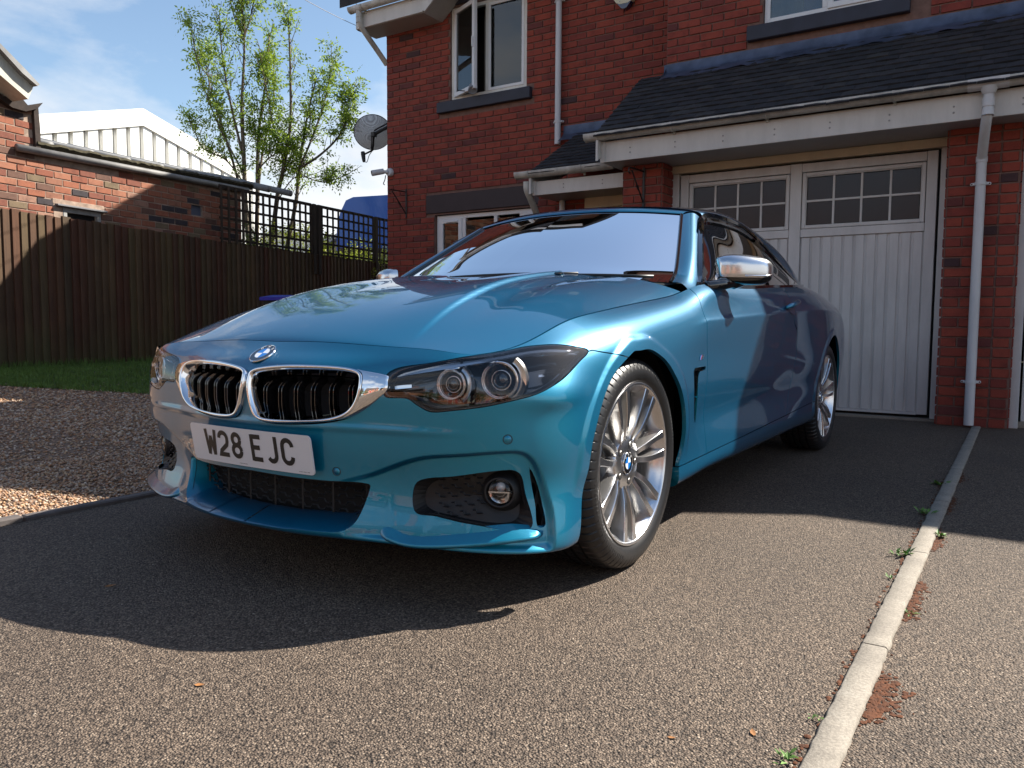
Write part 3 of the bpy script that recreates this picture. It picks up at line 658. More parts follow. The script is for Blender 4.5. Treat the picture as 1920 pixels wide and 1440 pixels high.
mesh('lead_flashing', [(-1.42, 5.12, 3.12), (-1.19, 5.14, 3.13), (-1.19, 5.245, 3.27), (-1.215, 5.60, 3.05), (-1.43, 5.60, 2.98)], [(0, 1, 2, 3, 4)], LEAD, HOUSE)
slab('fascia', (-1.438, 4.340, 2.222), (4.6, 4.360, 2.405), FASCIA, .003); slab('fascia', (-2.405, 4.745, 2.062), (-1.400, 4.765, 2.200), FASCIA, .003)
slab('fascia_end', (-1.440, 4.330, 2.220), (-1.395, 4.3385, 2.408), FASCIA, .002); slab('fascia_end', (-2.407, 4.735, 2.060), (-2.367, 4.7435, 2.203), FASCIA, .002)
slab('soffit', (-1.43, 4.355, 2.224), (4.6, 5.24, 2.236), SOFFIT, 0); slab('soffit', (-2.40, 4.76, 2.064), (-1.36, 5.70, 2.075), SOFFIT, 0)
m_ = MB()
for x in np.arange(-1.15, 1.9, .42):
    for dz in (0, .042): m_.lathe([(0, .0075), (.004, .006), (.005, 0)], (x, 4.3395, 2.285+dz), (0, -1, 0), 8)
for x in (-2.05, -1.62):
    for dz in (0, .035): m_.lathe([(0, .007), (.004, .006), (.005, 0)], (x, 4.7445, 2.115+dz), (0, -1, 0), 8)
m_.build('screw', SCREW, HOUSE)['kind'] = 'stuff'
def gutter(name, a, b, r=.056, lab=None, brackets=(), joints=(), endcap=True, parent=None):
    a = np.array(a, float); b = np.array(b, float); ax = (b-a)/np.linalg.norm(b-a); L = np.linalg.norm(b-a); up = np.array((0, 0, 1.)); side = np.cross(ax, up)
    G = thing(name, None, None, (0, 0, 0)); G.parent = parent; G.location = -Vector(WL(parent)) if parent else (0, 0, 0)
    def ring(s, rr, t0=-8, t1=188, n=18): return [a+ax*s-side*0+(-math.cos(math.radians(t0+(t1-t0)*k/n))*side*rr-math.sin(math.radians(t0+(t1-t0)*k/n))*up*rr) for k in range(n+1)]
    V = []; F = []; ns = max(2, int(L/.3)); 
    for i in range(ns+1): V += ring(L*i/ns, r)+ring(L*i/ns, r-.004)[::-1]
    m = 38
    for i in range(ns):
        for k in range(m): F.append((i*m+k, i*m+(k+1) % m, (i+1)*m+(k+1) % m, (i+1)*m+k))
    mesh('gutter_channel', V, F, GUTTER, G, smooth=False, sharp=40)
    V = []; F = []
    if endcap:
        for s, w_ in ((.0, .02),):
            c = ring(s, r+.003)+ring(s+.03, r+.003); V += c; n_ = 19; F += [(k, k+1, n_+k+1, n_+k) for k in range(18)]; V.append(a+ax*s); F += [(k+1, k, 2*n_) for k in range(18)]
        mesh('end_cap', V, F, GUTTER, G, sharp=40)
    for s in brackets:
        m_ = MB(); V = ring(s-.008, r+.006)+ring(s+.008, r+.006); F = [(k, k+1, 19+k+1, 19+k) for k in range(18)]; V += ring(s-.008, r)+ring(s+.008, r); F += [(k, 38+k, 38+k+1, k+1) for k in range(18)]+[(19+k, 19+k+1, 57+k+1, 57+k) for k in range(18)]
        m_.add(V, F); c = a+ax*s; m_.box(c+side*0+np.array((-.009, .04, -.075)), c+np.array((.009, .055, -.02))); m_.build('gutter_bracket', GUTTER, G, sharp=40)
    for s0, s1 in joints:
        V = ring(s0, r+.005)+ring(s1, r+.005); F = [(k, k+1, 19+k+1, 19+k) for k in range(18)]; V += ring(s0, r-.001)+ring(s1, r-.001); F += [(k, 38+k, 38+k+1, k+1) for k in range(18)]+[(19+k, 19+k+1, 57+k+1, 57+k) for k in range(18)]; mesh('gutter_union', V, F, PIPEW, G, sharp=40)
    return G
gutter('gutter', (-1.565, 4.285, 2.462), (4.6, 4.285, 2.462), brackets=[.13, .83, 1.62, 2.55, 3.6, 4.6], joints=[(3.02, 3.27)], parent=HOUSE)
gutter('gutter', (-2.57, 4.69, 2.285), (-1.47, 4.69, 2.285), brackets=[.16, .76], parent=HOUSE)
def pipe(name, pts, r, parent, lab=None, collars=(), clips=(), mat=PIPEW, wall_y=None):
    P = thing(name, None, None, (0, 0, 0)); P.parent = parent; P.location = -Vector(WL(parent))
    C = curve(pts, 6) if len(pts) > 2 else np.array(pts); m_ = MB(); m_.tube(C, r, 20); m_.build('pipe', mat, P, sharp=50)
    for (p, d, w_) in collars:
        m_ = MB(); d = np.array(d, float); d /= np.linalg.norm(d); m_.lathe([(-w_, r+.0005), (-w_, r+.0045), (w_, r+.0045), (w_, r+.0005)], p, d, 24); m_.build('pipe_collar', mat, P, sharp=40)
    for p in clips:
        m_ = MB(); m_.lathe([(-.012, r+.0005), (-.012, r+.005), (.012, r+.005), (.012, r+.0005)], p, (0, 0, 1), 24)
        for s in (-1, 1): m_.box((p[0]+s*(r+.002), p[1]+.0, p[2]-.010), (p[0]+s*(r+.018), p[1]+r*.9, p[2]+.010), .003); m_.lathe([(0, .011), (.012, .011), (.014, .006)], (p[0]+s*(r+.022), p[1]+r*.8, p[2]), (0, -1, 0), 10)
        m_.build('pipe_clip', mat, P, sharp=40)
    return P
# downpipe right of the garage door: spigot, swan neck, straight run to the ground
pipe('downpipe', [(1.585, 4.285, 2.40), (1.585, 4.285, 2.34), (1.585, 4.285, 2.27)], .034, HOUSE)
m_ = MB(); m_.lathe([(0, .060), (.03, .047), (.05, .038)], (1.585, 4.285, 2.42), (0, 0, -1), 24); m_.build('gutter_outlet', PIPEW, HOUSE, sharp=40)
pipe('downpipe', [(1.585, 4.285, 2.30), (1.583, 4.290, 2.25), (1.572, 4.345, 2.17), (1.555, 4.50, 2.03), (1.550, 4.548, 1.98), (1.550, 4.555, 1.93), (1.550, 4.555, 1.0), (1.550, 4.555, .02)], .034, HOUSE, collars=[((1.585, 4.285, 2.315), (0, 0, 1), .03), ((1.5845, 4.287, 2.245), (0, .1, 1), .022), ((1.550, 4.555, 1.975), (0, 0, 1), .02)], clips=[(1.550, 4.555, 1.80), (1.550, 4.555, .345)])
# downpipe on the upper wall, down to the porch roof
pipe('downpipe', [(-2.648, 5.665, 4.9), (-2.648, 5.665, 2.78)], .034, HOUSE, clips=[(-2.648, 5.665, 3.03), (-2.648, 5.665, 4.35)])
pipe('downpipe', [(-2.455, 4.70, 2.20), (-2.455, 4.71, 2.12), (-2.46, 4.80, 2.03), (-2.50, 5.05, 1.82), (-2.53, 5.13, 1.74)], .034, HOUSE, mat=GUTTER)
pipe('downpipe', [(-2.30, 5.17, 2.06), (-2.30, 5.17, .02)], .030, HOUSE, clips=[(-2.30, 5.17, 1.95)])
# porch door
m_ = MB(); m_.box((-2.03, 5.16, 1.955), (-1.34, 5.24, 2.10), .004); m_.box((-2.03, 5.16, .0), (-1.955, 5.24, 1.955), .004); m_.box((-1.955, 5.18, 1.87), (-1.34, 5.23, 1.955), .004); m_.build('door_frame', CREAM, HOUSE, sharp=40)
m_ = MB(); m_.box((-1.955, 5.19, 0), (-1.34, 5.225, 1.87), .006); m_.build('front_door', simple("black door", (.010, .010, .012), .25, coat=.5), HOUSE)
m_ = MB(); m_.box((-1.80, 5.183, 1.80), (-1.50, 5.19, 1.83), .002); m_.build('door_number_plate', simple("brass strip", (.35, .18, .06), .4, .8), HOUSE)
# ---- garage door
GD = thing('garage_door', None, None, (0, 0, 0)); GD.parent = HOUSE; GD.location = (.2, -.37, 0); GD['label'] = "white vertically boarded garage door with two rows of small panes"
D = 4.88
m_ = MB(); m_.box((1.262, D-.02, 0), (1.328, D+.06, 2.150), .003); m_.build('garage_frame', DOORWHITE, HOUSE, sharp=40)
m_ = MB(); m_.box((-.955, D-.02, 0), (-.885, D+.06, 2.150), .003); m_.build('garage_frame', DOORWHITE, HOUSE, sharp=40)
m_ = MB(); m_.box((-.955, D-.045, 2.150), (1.328, D+.06, 2.222), .003); m_.build('garage_head', CREAM, HOUSE, sharp=40)
m_ = MB(); m_.box((-.955, D-.08, 0), (1.328, D+.2, .018)); m_.build('threshold', STRIP, HOUSE)
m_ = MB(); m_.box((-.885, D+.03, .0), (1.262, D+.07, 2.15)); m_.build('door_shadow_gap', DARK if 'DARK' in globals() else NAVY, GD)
def leafpart(x0, x1, name, bx, z0=.045, z1=2.135):
    """one half: stiles, rails, boards, glazing"""
    m_ = MB()
    for a, b in bx: m_.box(a, b, .003)
    m_.build(name, DOORWHITE, GD, sharp=40)
st_ = [(-.870, -.795), (.080, .145), (.148, .212), (1.166, 1.240)]
for a, b in ((-.872, -.796), (.118, .212), (1.166, 1.242)):
    m_ = MB(); m_.box((a, D-.012, .045), (b, D+.03, 2.136), .003); m_.build('door_stile', DOORWHITE, GD, sharp=40)
for x0, x1 in ((-.794, .116), (.214, 1.164)):
    m_ = MB(); m_.box((x0, D-.010, 2.062), (x1, D+.03, 2.134), .003); m_.build('door_rail', DOORWHITE, GD, sharp=40); m_ = MB(); m_.box((x0, D-.010, 1.512), (x1, D+.03, 1.580), .003); m_.build('door_rail', DOORWHITE, GD, sharp=40)
    # glazing: outer bead, bars, panes
    m_ = MB(); frame(m_, x0+.004, x1-.004, 1.584, 2.056, D-.004, .030, .03); m_.build('glazing_frame', DOORWHITE, GD, sharp=40)
    gx0, gx1, gz0, gz1 = x0+.040, x1-.040, 1.614, 2.018
    m_ = MB(); frame(m_, gx0-.012, gx1+.012, gz0-.012, gz1+.012, D+.004, .012, .016)
    for k in (1, 2, 3): x = gx0+(gx1-gx0)*k/4; m_.box((x-.009, D+.003, gz0), (x+.009, D+.018, gz1), .003)
    m_.box((gx0, D+.0035, (gz0+gz1)/2-.009), (gx1, D+.0175, (gz0+gz1)/2+.009), .003); m_.build('glazing_bar', DOORWHITE, GD, sharp=40)
    for k in range(4):
        for j in (0, 1):
            a = gx0+(gx1-gx0)*k/4+.009; b = gx0+(gx1-gx0)*(k+1)/4-.009; c = gz0+(gz1-gz0)*j/2+.009; d = gz0+(gz1-gz0)*(j+1)/2-.009
            m_ = MB(); m_.box((a-.003, D+.016, c-.003), (b+.003, D+.022, d+.003)); m_.build('pane', PANE, GD)
    # boards with recessed joints
    n = 11; pw = (x1-x0)/n
    for k in range(n):
        a = x0+pw*k; m_ = MB(); m_.box((a+.0095, D+.001, .062), (a+pw-.0095, D+.016, 1.509), .0035); m_.build('door_board', DOORWHITE, GD, sharp=40)
    m_ = MB(); m_.box((x0, D+.0125, .058), (x1, D+.026, 1.511)); m_.build('board_backing', DOORWHITE, GD)
    m_ = MB(); m_.box((x0, D-.006, .040), (x1, D+.03, .060), .002); m_.build('bottom_rail', DOORWHITE, GD, sharp=40)
# the neighbouring garage door frame at the right edge
m_ = MB(); m_.box((1.797, 4.70, 0), (1.860, 4.90, 2.222), .004); m_.build('garage_frame', DOORWHITE, HOUSE, sharp=40)
m_ = MB(); m_.box((1.875, 4.80, .045), (4.5, 4.83, 2.15), .004); m_.build('neighbouring_garage_door', DOORWHITE, HOUSE, sharp=40)
m_ = MB(); m_.box((1.86, 4.79, .0), (4.5, 4.84, .044)); m_.build('threshold', STRIP, HOUSE)
# ---- main roof: eaves at 4.7, front gable over the left part, unseen gable added to the right, shaped to cast the shade on drive and gravel
ROOFM = simple("main roof tiles", (.03, .028, .03), .85, var=.3, vs=4, bmp=.5, bs=20)
def main_roof():
    m_ = MB()
    def slab_(pts, y0, y1, th=.16):
        for (xa, za), (xb, zb) in zip(pts[:-1], pts[1:]): m_.prism([(xa, y0, za), (xb, y0, zb), (xb, y0, zb+th), (xa, y0, za+th)], (0, y1-y0, 0))
    slab_([(-4.30, 4.78), (-2.75, 5.95), (-1.20, 4.90)], 5.30, 8.0); slab_([(-1.35, 5.40), (2.00, 6.62), (3.95, 4.42)], 4.93, 9.0)
    for x0, x1 in ((-5.62, 10.95),): m_.prism([(x0, 5.26, 4.74), (x0, 12.4, 10.0), (x0, 12.4, 10.2), (x0, 5.26, 4.93)], (x1-x0, 0, 0)); m_.prism([(x0, 12.4, 10.0), (x0, 18.6, 4.5), (x0, 18.6, 4.7), (x0, 12.4, 10.2)], (x1-x0, 0, 0))  # ridge pushed back and raised out of view to shade the fence and trellis
    m_.prism([(3.95, 4.95, 4.36), (3.95, 5.5, 4.85), (3.95, 5.5, 5.0), (3.95, 4.95, 4.50)], (7, 0, 0))
    m_.build('roof', ROOFM, HOUSE)
    g_ = MB(); g_.prism([(-4.2, 5.735, 4.70), (-1.19, 5.735, 4.70), (-2.75, 5.735, 5.85)], (0, .1, 0)); g_.prism([(-1.19, 5.255, 4.71), (3.80, 5.255, 4.71), (2.0, 5.255, 6.58), (-1.19, 5.255, 5.44)], (0, .1, 0)); g_.box((-1.19, 5.36, 4.71), (-1.09, 9, 5.40)); g_.prism([(-5.25, 5.75, 4.70), (-5.25, 18.3, 4.65), (-5.25, 12.4, 9.95)], (.1, 0, 0)); g_.build('gable_wall', MORTAR, HOUSE)
    g_ = MB(); g_.prism([(2.00, 4.90, 6.50), (3.98, 4.90, 4.27), (3.98, 4.90, 4.50), (2.00, 4.90, 6.74)], (0, .025, 0)); g_.build('bargeboard', FASCIA, HOUSE)  # board on the unseen gable added for its shadow
    w_ = MB(); w_.box((4.63, 5.27, 0), (10.9, 14, 4.6)); tag(w_.build('neighbouring_house', BRICKFAR, None), "red brick wall of the attached house beyond the right edge", 'house')
BRICKFAR = simple("attached brick", (.22, .06, .04), .85, var=.2, vs=8)
main_roof()
# eaves box and gutter at the left corner
m_ = MB(); m_.box((-5.42, 5.34, 4.465), (-4.34, 5.36, 4.66), .003); m_.prism([(-4.34, 5.34, 4.465), (-4.12, 5.34, 4.66), (-4.34, 5.34, 4.66)], (0, .02, 0)); m_.build('fascia', FASCIA, HOUSE)
m_ = MB(); m_.box((-5.42, 5.361, 4.460), (-4.34, 5.715, 4.474)); m_.prism([(-4.34, 5.361, 4.466), (-4.0, 5.361, 4.74), (-4.0, 5.715, 4.74), (-4.34, 5.715, 4.466)], (.012, 0, -.01)); m_.prism([(-5.42, 5.361, 4.47), (-5.42, 5.72, 4.47), (-5.42, 5.72, 4.78), (-5.42, 5.361, 4.64)], (.015, 0, 0)); m_.build('soffit', SOFFIT, HOUSE)
m_ = MB(); m_.prism([(-4.36, 5.335, 4.50), (-4.30, 5.335, 4.462), (-2.75, 5.335, 5.68), (-2.75, 5.335, 5.93)], (0, .022, 0)); m_.build('bargeboard', FASCIA, HOUSE)
gutter('gutter', (-5.46, 5.285, 4.700), (-4.10, 5.285, 4.700), brackets=[.22, .95], joints=[(.10, .20)], parent=HOUSE)
pipe('downpipe', [(-5.31, 5.285, 4.66), (-5.31, 5.287, 4.55), (-5.305, 5.32, 4.47), (-5.28, 5.60, 4.24), (-5.27, 5.75, 4.12)], .034, HOUSE, collars=[((-5.31, 5.285, 4.60), (0, 0, 1), .025), ((-5.31, 5.287, 4.53), (0, 0, 1), .02)], mat=GUTTER)
# small things on the walls
m_ = MB(); m_.prism([(-1.967, 5.71, 4.21), (-1.935, 5.71, 4.165), (-1.89, 5.71, 4.145), (-1.80, 5.71, 4.145), (-1.755, 5.71, 4.165), (-1.72, 5.71, 4.21), (-1.72, 5.71, 4.45), (-1.967, 5.71, 4.45)], (0, -.07, 0))
AB = tag(m_.build('alarm_box', simple("cream alarm case", (.62, .57, .40), .4), None), "cream burglar alarm box high on the brick wall", 'alarm box')
m_ = MB(); m_.prism([(-1.925, 5.715, 4.157), (-1.875, 5.715, 4.100), (-1.845, 5.715, 4.092), (-1.815, 5.715, 4.100), (-1.765, 5.715, 4.157)], (0, -.072, 0)); m_.build('alarm_strobe', simple("blue strobe lens", (.005, .012, .06), .15, coat=1), AB)
m_ = MB()
for k in (-.05, 0, .05): m_.lathe([(0, .006), (.003, .005), (.003, 0)], (-1.845+k, 5.640, 4.185-abs(k)*.2), (0, -1, 0), 8)
m_.build('alarm_screw', SCREW, AB)
def flower_bracket(x, y, z, s, lab):
    m_ = MB(); b = thing('hanging_basket_bracket', lab, 'bracket', (x, y, z-.35)); h = .34
    m_.box((x-.011, y-.012, z-h), (x+.011, y-.002, z+.03), .002); m_.build('back_plate', IRON, b)
    m_ = MB(); m_.tube([(x, y-.008, z-.01), (x-.0, y-.30, z-.02)], .007, 6); m_.tube(curve([(x, y-.30, z-.02), (x, y-.335, z-.035), (x, y-.335, z-.065), (x, y-.305, z-.07)], 4), .006, 6); m_.build('arm', IRON, b)
    m_ = MB(); m_.tube([(x, y-.010, z-h+.05), (x, y-.275, z-.035)], .007, 6); m_.lathe([(-.02, .011), (.02, .011)], (x, y-.14, z-.17), (0, .72, -.69), 6); m_.build('brace', IRON, b)
    return b
flower_bracket(-1.128, 4.610, 2.165, 1, "black iron basket bracket on the brick pier beside the garage door"); flower_bracket(-4.915, 5.715, 2.455, 1, "black iron basket bracket on the wall near the house's left corner")
# satellite dish on the side wall
def dish():
    c = np.array((-5.52, 5.76, 3.27)); n = np.array((-.50, .42, .32)); n /= np.linalg.norm(n)     # opens away from us, to the south-west sky
    t = thing('satellite_dish', "round mesh satellite dish on the left corner of the house", 'satellite dish', c)
    up = np.array((0, 0, 1.)); up = up-n*(n@up); up /= np.linalg.norm(up); rt = np.cross(up, n)
    V = []; F = []; R = .232
    for i in range(13):
        r = R*i/12
        for k in range(40): A = 2*math.pi*k/40; V.append(c+n*(.30*r*r/R)+rt*r*math.cos(A)*1.08+up*r*math.sin(A))
    for i in range(12):
        for k in range(40): F.append((i*40+k, i*40+(k+1) % 40, (i+1)*40+(k+1) % 40, (i+1)*40+k))
    m, nn, b = newmat("perforated dish"); g = gcoord(nn); v = nd(nn, 'ShaderNodeTexVoronoi', ins={'Scale': 110, 'Randomness': .1}); nn.links.new(g, v.inputs['Vector']); nn.links.new(ramp(nn, v.outputs['Distance'], [(.30, (.12, .14, .17)), (.48, (.34, .37, .41))]), b.inputs['Base Color']); b.inputs['Roughness'].default_value = .5
    tb = nd(nn, 'ShaderNodeBsdfTransparent'); mxs = nd(nn, 'ShaderNodeMixShader'); nn.links.new(ramp(nn, v.outputs['Distance'], [(.22, (.75, .75, .75)), (.34, (0, 0, 0))]), mxs.inputs[0]); nn.links.new(b.outputs[0], mxs.inputs[1]); nn.links.new(tb.outputs[0], mxs.inputs[2]); nn.links.new(mxs.outputs[0], nn.nodes['Material Output'].inputs[0])
    mesh('dish', V, F, m, t, smooth=True)
    rm_ = MB(); rm_.tube([c+n*(.30*R)+rt*R*1.08*math.cos(a)+up*R*math.sin(a) for a in np.linspace(0, 2*math.pi, 41)], .005, 5); rm_.build('dish_rim', IRON, t)
    a_ = MB(); wall = np.array((-5.26, 5.83, 3.36)); back = c-n*.05; a_.tube([back, wall+(-.02, 0, 0)], .022, 8); a_.tube([back+up*.05, wall+(-.02, 0, .05)], .010, 6); a_.box(tuple(back-.03), tuple(back+.03), .004); a_.build('mounting_arm', IRON, t)
    a_ = MB(); low = c-up*.215-n*.015; a_.tube([back, low], .014, 6); lnb = low+np.array((-.16, -.02, -.05)); a_.tube([low, lnb], .012, 6); a_.tube([back+rt*.03, low+rt*.02], .006, 5); a_.build('feed_arm', IRON, t)
    a_ = MB(); a_.lathe([(-.02, .028), (.02, .030), (.10, .024), (.12, .018), (.12, 0)], lnb+(0, 0, .02), (.25, -.1, -1), 14); a_.build('receiver', IRON, t)
    a_ = MB(); a_.tube(curve([lnb+(.02, 0, -.09), lnb+(.07, 0, -.10), lnb+(.11, 0, -.02), low], 6), .005, 5); a_.build('cable', IRON, t)
dish()
def cctv():
    t = thing('security_camera', "small white security camera on the corner of the house", 'camera', (-5.2, 5.7, 2.7))
    m_ = MB(); m_.lathe([(0, .055), (.02, .056), (.045, .045), (.05, 0)], (-5.185, 5.718, 2.720), (0, -1, 0), 20); m_.build('camera_base', PIPEW, t, sharp=40)
    m_ = MB(); m_.tube([(-5.19, 5.67, 2.72), (-5.24, 5.62, 2.72)], .022, 10); d = np.array((-.52, -.75, -.22)); m_.lathe([(-.06, 0), (-.06, .036), (.09, .038), (.10, .035)], (-5.27, 5.59, 2.715), d, 20); m_.build('camera_body', PIPEW, t, sharp=40)
    m_ = MB(); m_.lathe([(.1, .035), (.092, .03), (.092, 0)], (-5.27, 5.59, 2.715), d, 20); m_.build('camera_lens', GBLACK if 'GBLACK' in globals() else IRON, t)
    m_ = MB(); m_.tube(curve([(-5.22, 5.66, 2.68), (-5.235, 5.66, 2.62), (-5.26, 5.66, 2.575), (-5.245, 5.67, 2.56)], 5), .006, 5); m_.build('camera_cable', IRON, t)
cctv()
# ============================================================ fence, trellis, old shed, warehouse, tree and the rest
FP = lambda s, z, d=0: np.array((FX0+fdir[0]*s+fnor[0]*d, FY0+fdir[1]*s+fnor[1]*d, z))      # d > 0 towards us
def wood_mat(name, cols, green=True):
    m, n, b = newmat(name); at = nd(n, 'ShaderNodeAttribute', attribute_name='tone'); c = ramp(n, at.outputs['Fac'], cols)
    g = gcoord(n, (1, 1, .06)); x = noise(n, 34, 7, .75, g, .6); c = mix(n, .7, c, ramp(n, x.outputs[0], [(.3, (.45, .42, .40)), (.55, (1, 1, 1)), (.75, (1.25, 1.2, 1.1))]), 'MULTIPLY')
    y = noise(n, 2.2, 4, .6, gcoord(n)); c = mix(n, .5, c, ramp(n, y.outputs[0], [(.35, (.6, .6, .6)), (.65, (1.1, 1.1, 1.1))]), 'MULTIPLY')
    if green:      # algae near the ground: damp wood really is green there
        sp = nd(n, 'ShaderNodeSeparateXYZ'); gg = nd(n, 'ShaderNodeNewGeometry'); n.links.new(gg.outputs['Position'], sp.inputs[0])
        mr = nd(n, 'ShaderNodeMapRange', ins={'From Min': .75, 'From Max': .15, 'To Min': 0, 'To Max': .75}); n.links.new(sp.outputs[2], mr.inputs[0])
        mu_ = nd(n, 'ShaderNodeMath', operation='MULTIPLY'); n.links.new(mr.outputs[0], mu_.inputs[0]); n.links.new(ramp(n, y.outputs[0], [(.35, (.2, .2, .2)), (.65, (1, 1, 1))]), mu_.inputs[1]); c = mix(n, mu_.outputs[0], c, (.055, .065, .018))
    n.links.new(c, b.inputs['Base Color']); b.inputs['Roughness'].default_value = .85; bump(n, b, x.outputs[0], .35, .003); return m
FENCEM = wood_mat("fence board", [(0, (.072, .038, .018)), (.3, (.115, .066, .028)), (.45, (.075, .024, .010)), (.6, (.105, .068, .026)), (.8, (.066, .040, .019)), (1, (.09, .028, .012))])
TRELM = wood_mat("trellis lath", [(0, (.022, .013, .008)), (1, (.045, .028, .016))], False)
FENCE = thing('wooden_fence', "brown featheredge board fence along the left side of the garden", 'fence', (FX0, FY0, .2))
r_ = random.Random(12); s = -2.6; sol = []
ftop = lambda s: 1.985-.012*max(0, min(s, 3))+.004*s*.0
while s < 8.6:
    z1 = ftop(s)+r_.uniform(-.012, .012); z0 = zl_(*FP(s, 0)[:2])+.012+.02; lean = r_.uniform(-.003, .003); w_ = .125
    th = .006+r_.uniform(-.002, .002)
    V = [FP(s, z0, -.006), FP(s+w_, z0, -.006), FP(s+w_, z0, .003), FP(s+.003, z0, .022+th), FP(s+lean, z1, -.006), FP(s+w_+lean, z1, -.006), FP(s+w_+lean, z1, .003), FP(s+.003+lean, z1, .022+th)]
    sol.append((V, [(0, 1, 2, 3)[::-1], (4, 5, 6, 7), (0, 1, 5, 4), (1, 2, 6, 5), (2, 3, 7, 6), (3, 0, 4, 7)])); s += .103
sol = [(V, [f for f in F]) for V, F in sol]
pieces('fence_board', 'fence_boards', sol, FENCEM, FENCE, 300, 3)
m_ = MB()
for zz_ in (.45, 1.1, 1.75): m_.prism([FP(-2.6, zz_, -.05), FP(8.7, zz_, -.05), FP(8.7, zz_+.07, -.05), FP(-2.6, zz_+.07, -.05)], tuple(fnor*.045)+(0,))
o = m_.build('fence_rail', FENCEM, FENCE)
# trellis in panels between posts
TRE = thing('trellis', "dark square wooden trellis fixed on top of the fence", 'trellis', tuple(FP(3.35, 1.95)))
ttop = lambda s: 2.78+.012*(s-3.4)
def bar(name, s0, z0, s1, z1, w_, d0, d1, vert, parent=TRE, mat=TRELM):
    if vert: V = [FP(s0-w_/2, z0, d0), FP(s0+w_/2, z0, d0), FP(s0+w_/2, z0, d1), FP(s0-w_/2, z0, d1), FP(s0-w_/2, z1, d0), FP(s0+w_/2, z1, d0), FP(s0+w_/2, z1, d1), FP(s0-w_/2, z1, d1)]
    else: V = [FP(s0, z0-w_/2, d0), FP(s1, z1-w_/2, d0), FP(s1, z1-w_/2, d1), FP(s0, z0-w_/2, d1), FP(s0, z0+w_/2, d0), FP(s1, z1+w_/2, d0), FP(s1, z1+w_/2, d1), FP(s0, z0+w_/2, d1)]
    o = mesh(name, V, [(0, 1, 2, 3)[::-1], (4, 5, 6, 7), (0, 1, 5, 4), (1, 2, 6, 5), (2, 3, 7, 6), (3, 0, 4, 7)], mat, parent); at = o.data.attributes.new('tone', 'FLOAT', 'POINT'); at.data.foreach_set('value', [r_.random()]*8); return o
for (s0, s1, n_) in ((3.38, 5.50, 14), (5.80, 7.42, 10), (7.66, 8.6, 6)):
    for k in range(n_+1):
        s = s0+(s1-s0)*k/n_; bar('lath', s, 1.93, s, ttop(s)-.02, .036, .012, .030, True)
    for k in range(6): 
        f = k/5.0; za = 1.99+(ttop(s0)-.03-1.99)*f; zb = 1.99+(ttop(s1)-.03-1.99)*f
        bar('lath', s0-.02, za, s1+.02, zb, .034 if k < 5 else .05, -.008, .0115, False)
for s in (5.58, 5.72, 7.54): bar('post', s, 1.6, s, ttop(s)-.01, .075, -.05, .040, True)
# ---- the old brick shed behind the fence
SHED = thing('brick_shed', "old orange brick outbuilding behind the fence with a corrugated roof and grey gutter", 'outbuilding', tuple(FP(1, .2, -.4)))
SO = -.42
SP = lambda s, z, d=0: FP(s, z, SO+d)
def shz(px, py, off=-SO):
    """where a direction from the camera meets the shed wall"""
    d = F_+((px-960)/1477.1)*R_+((720-py)/1477.1)*U_; p0 = FP(0, 0, -off); n = np.array((fnor[0], fnor[1], 0)); t = ((p0-CAM)@n)/(d@n); P = CAM+d*t; return float((P-p0)[:2]@fdir), float(P[2])
sE, zE = shz(68, 288); sR, zR = shz(415, 352); slope_ = (zR-zE)/(sR-sE); eave = lambda s: zE+slope_*(s-sE)
sEnd = shz(452, 400)[0]; sT, zT = shz(62, 205)
wa, wz = shz(117, 386); wb, wz2 = shz(188, 392); pa, pz = shz(358, 383); pb, _ = shz(379, 383)
holes = [(wa, wb, 1.9, wz-.01), (pa, pb, pz-.15, pz)]
wallsheet('wall', SP, -3.5, sEnd, 0, 2.60, holes, OLDMORTAR, SHED, .10)
mesh('wall', [SP(-3.5, 2.6), SP(sE+.02, 2.6), SP(sE+.02, eave(sE)), SP(sE, zT-.05), SP(-3.5, zT+.35)], [(0, 1, 2, 3, 4)], OLDMORTAR, SHED)
mesh('wall', [SP(sE, 2.6), SP(sEnd, 2.6), SP(sEnd, eave(sEnd)), SP(sE, eave(sE))], [(0, 1, 2, 3)], OLDMORTAR, SHED)
mesh('wall', [SP(sEnd, 0), SP(sEnd, 0, -4), SP(sEnd, eave(sEnd), -4), SP(sEnd, eave(sEnd))], [(0, 1, 2, 3)], OLDMORTAR, SHED)
mesh('wall', [SP(sE, 2.5), SP(sE, 2.5, -4), SP(sE, zT+.3, -4), SP(sE, zT-.05)], [(0, 1, 2, 3)], OLDMORTAR, SHED)
topf = lambda s: (zT+.05+.10*(sE-s)) if s < sE-.05 else eave(s)-.03
B = course(SP, -2.6, sEnd, 1.55, 4.6, holes, L=.235, Hh=.086, depth=.010, j=.011, seed=41, top=topf, rough=.010, flemish=False)
pieces('brick', 'brickwork', B, OLDBRICK, SHED, 300, 8)
def splank(name, a, b, mat, bev=.004): 
    m_ = MB(); m_.box(a, b, bev)
    V = [SP(x, z, y) for x, y, z in m_.V]; return mesh(name, V, m_.F, mat, SHED, sharp=40)
OLDW = grime_white("peeling grey paint", (.34, .34, .33), .35)
splank('window_frame', (wa, -.03, wz-.075), (wb, .012, wz-.012), OLDW); splank('window_frame', (wa, -.03, 1.9), (wa+.055, .012, wz-.076), OLDW); splank('window_frame', (wb-.055, -.03, 1.9), (wb, .012, wz-.076), OLDW)
splank('window_hood', (wa-.11, -.02, wz-.012), (wb+.06, .065, wz+.012), simple("slate hood", (.16, .16, .17), .7)); splank('pane', (wa+.05, -.05, 1.9), (wb-.05, -.045, wz-.07), DARK)
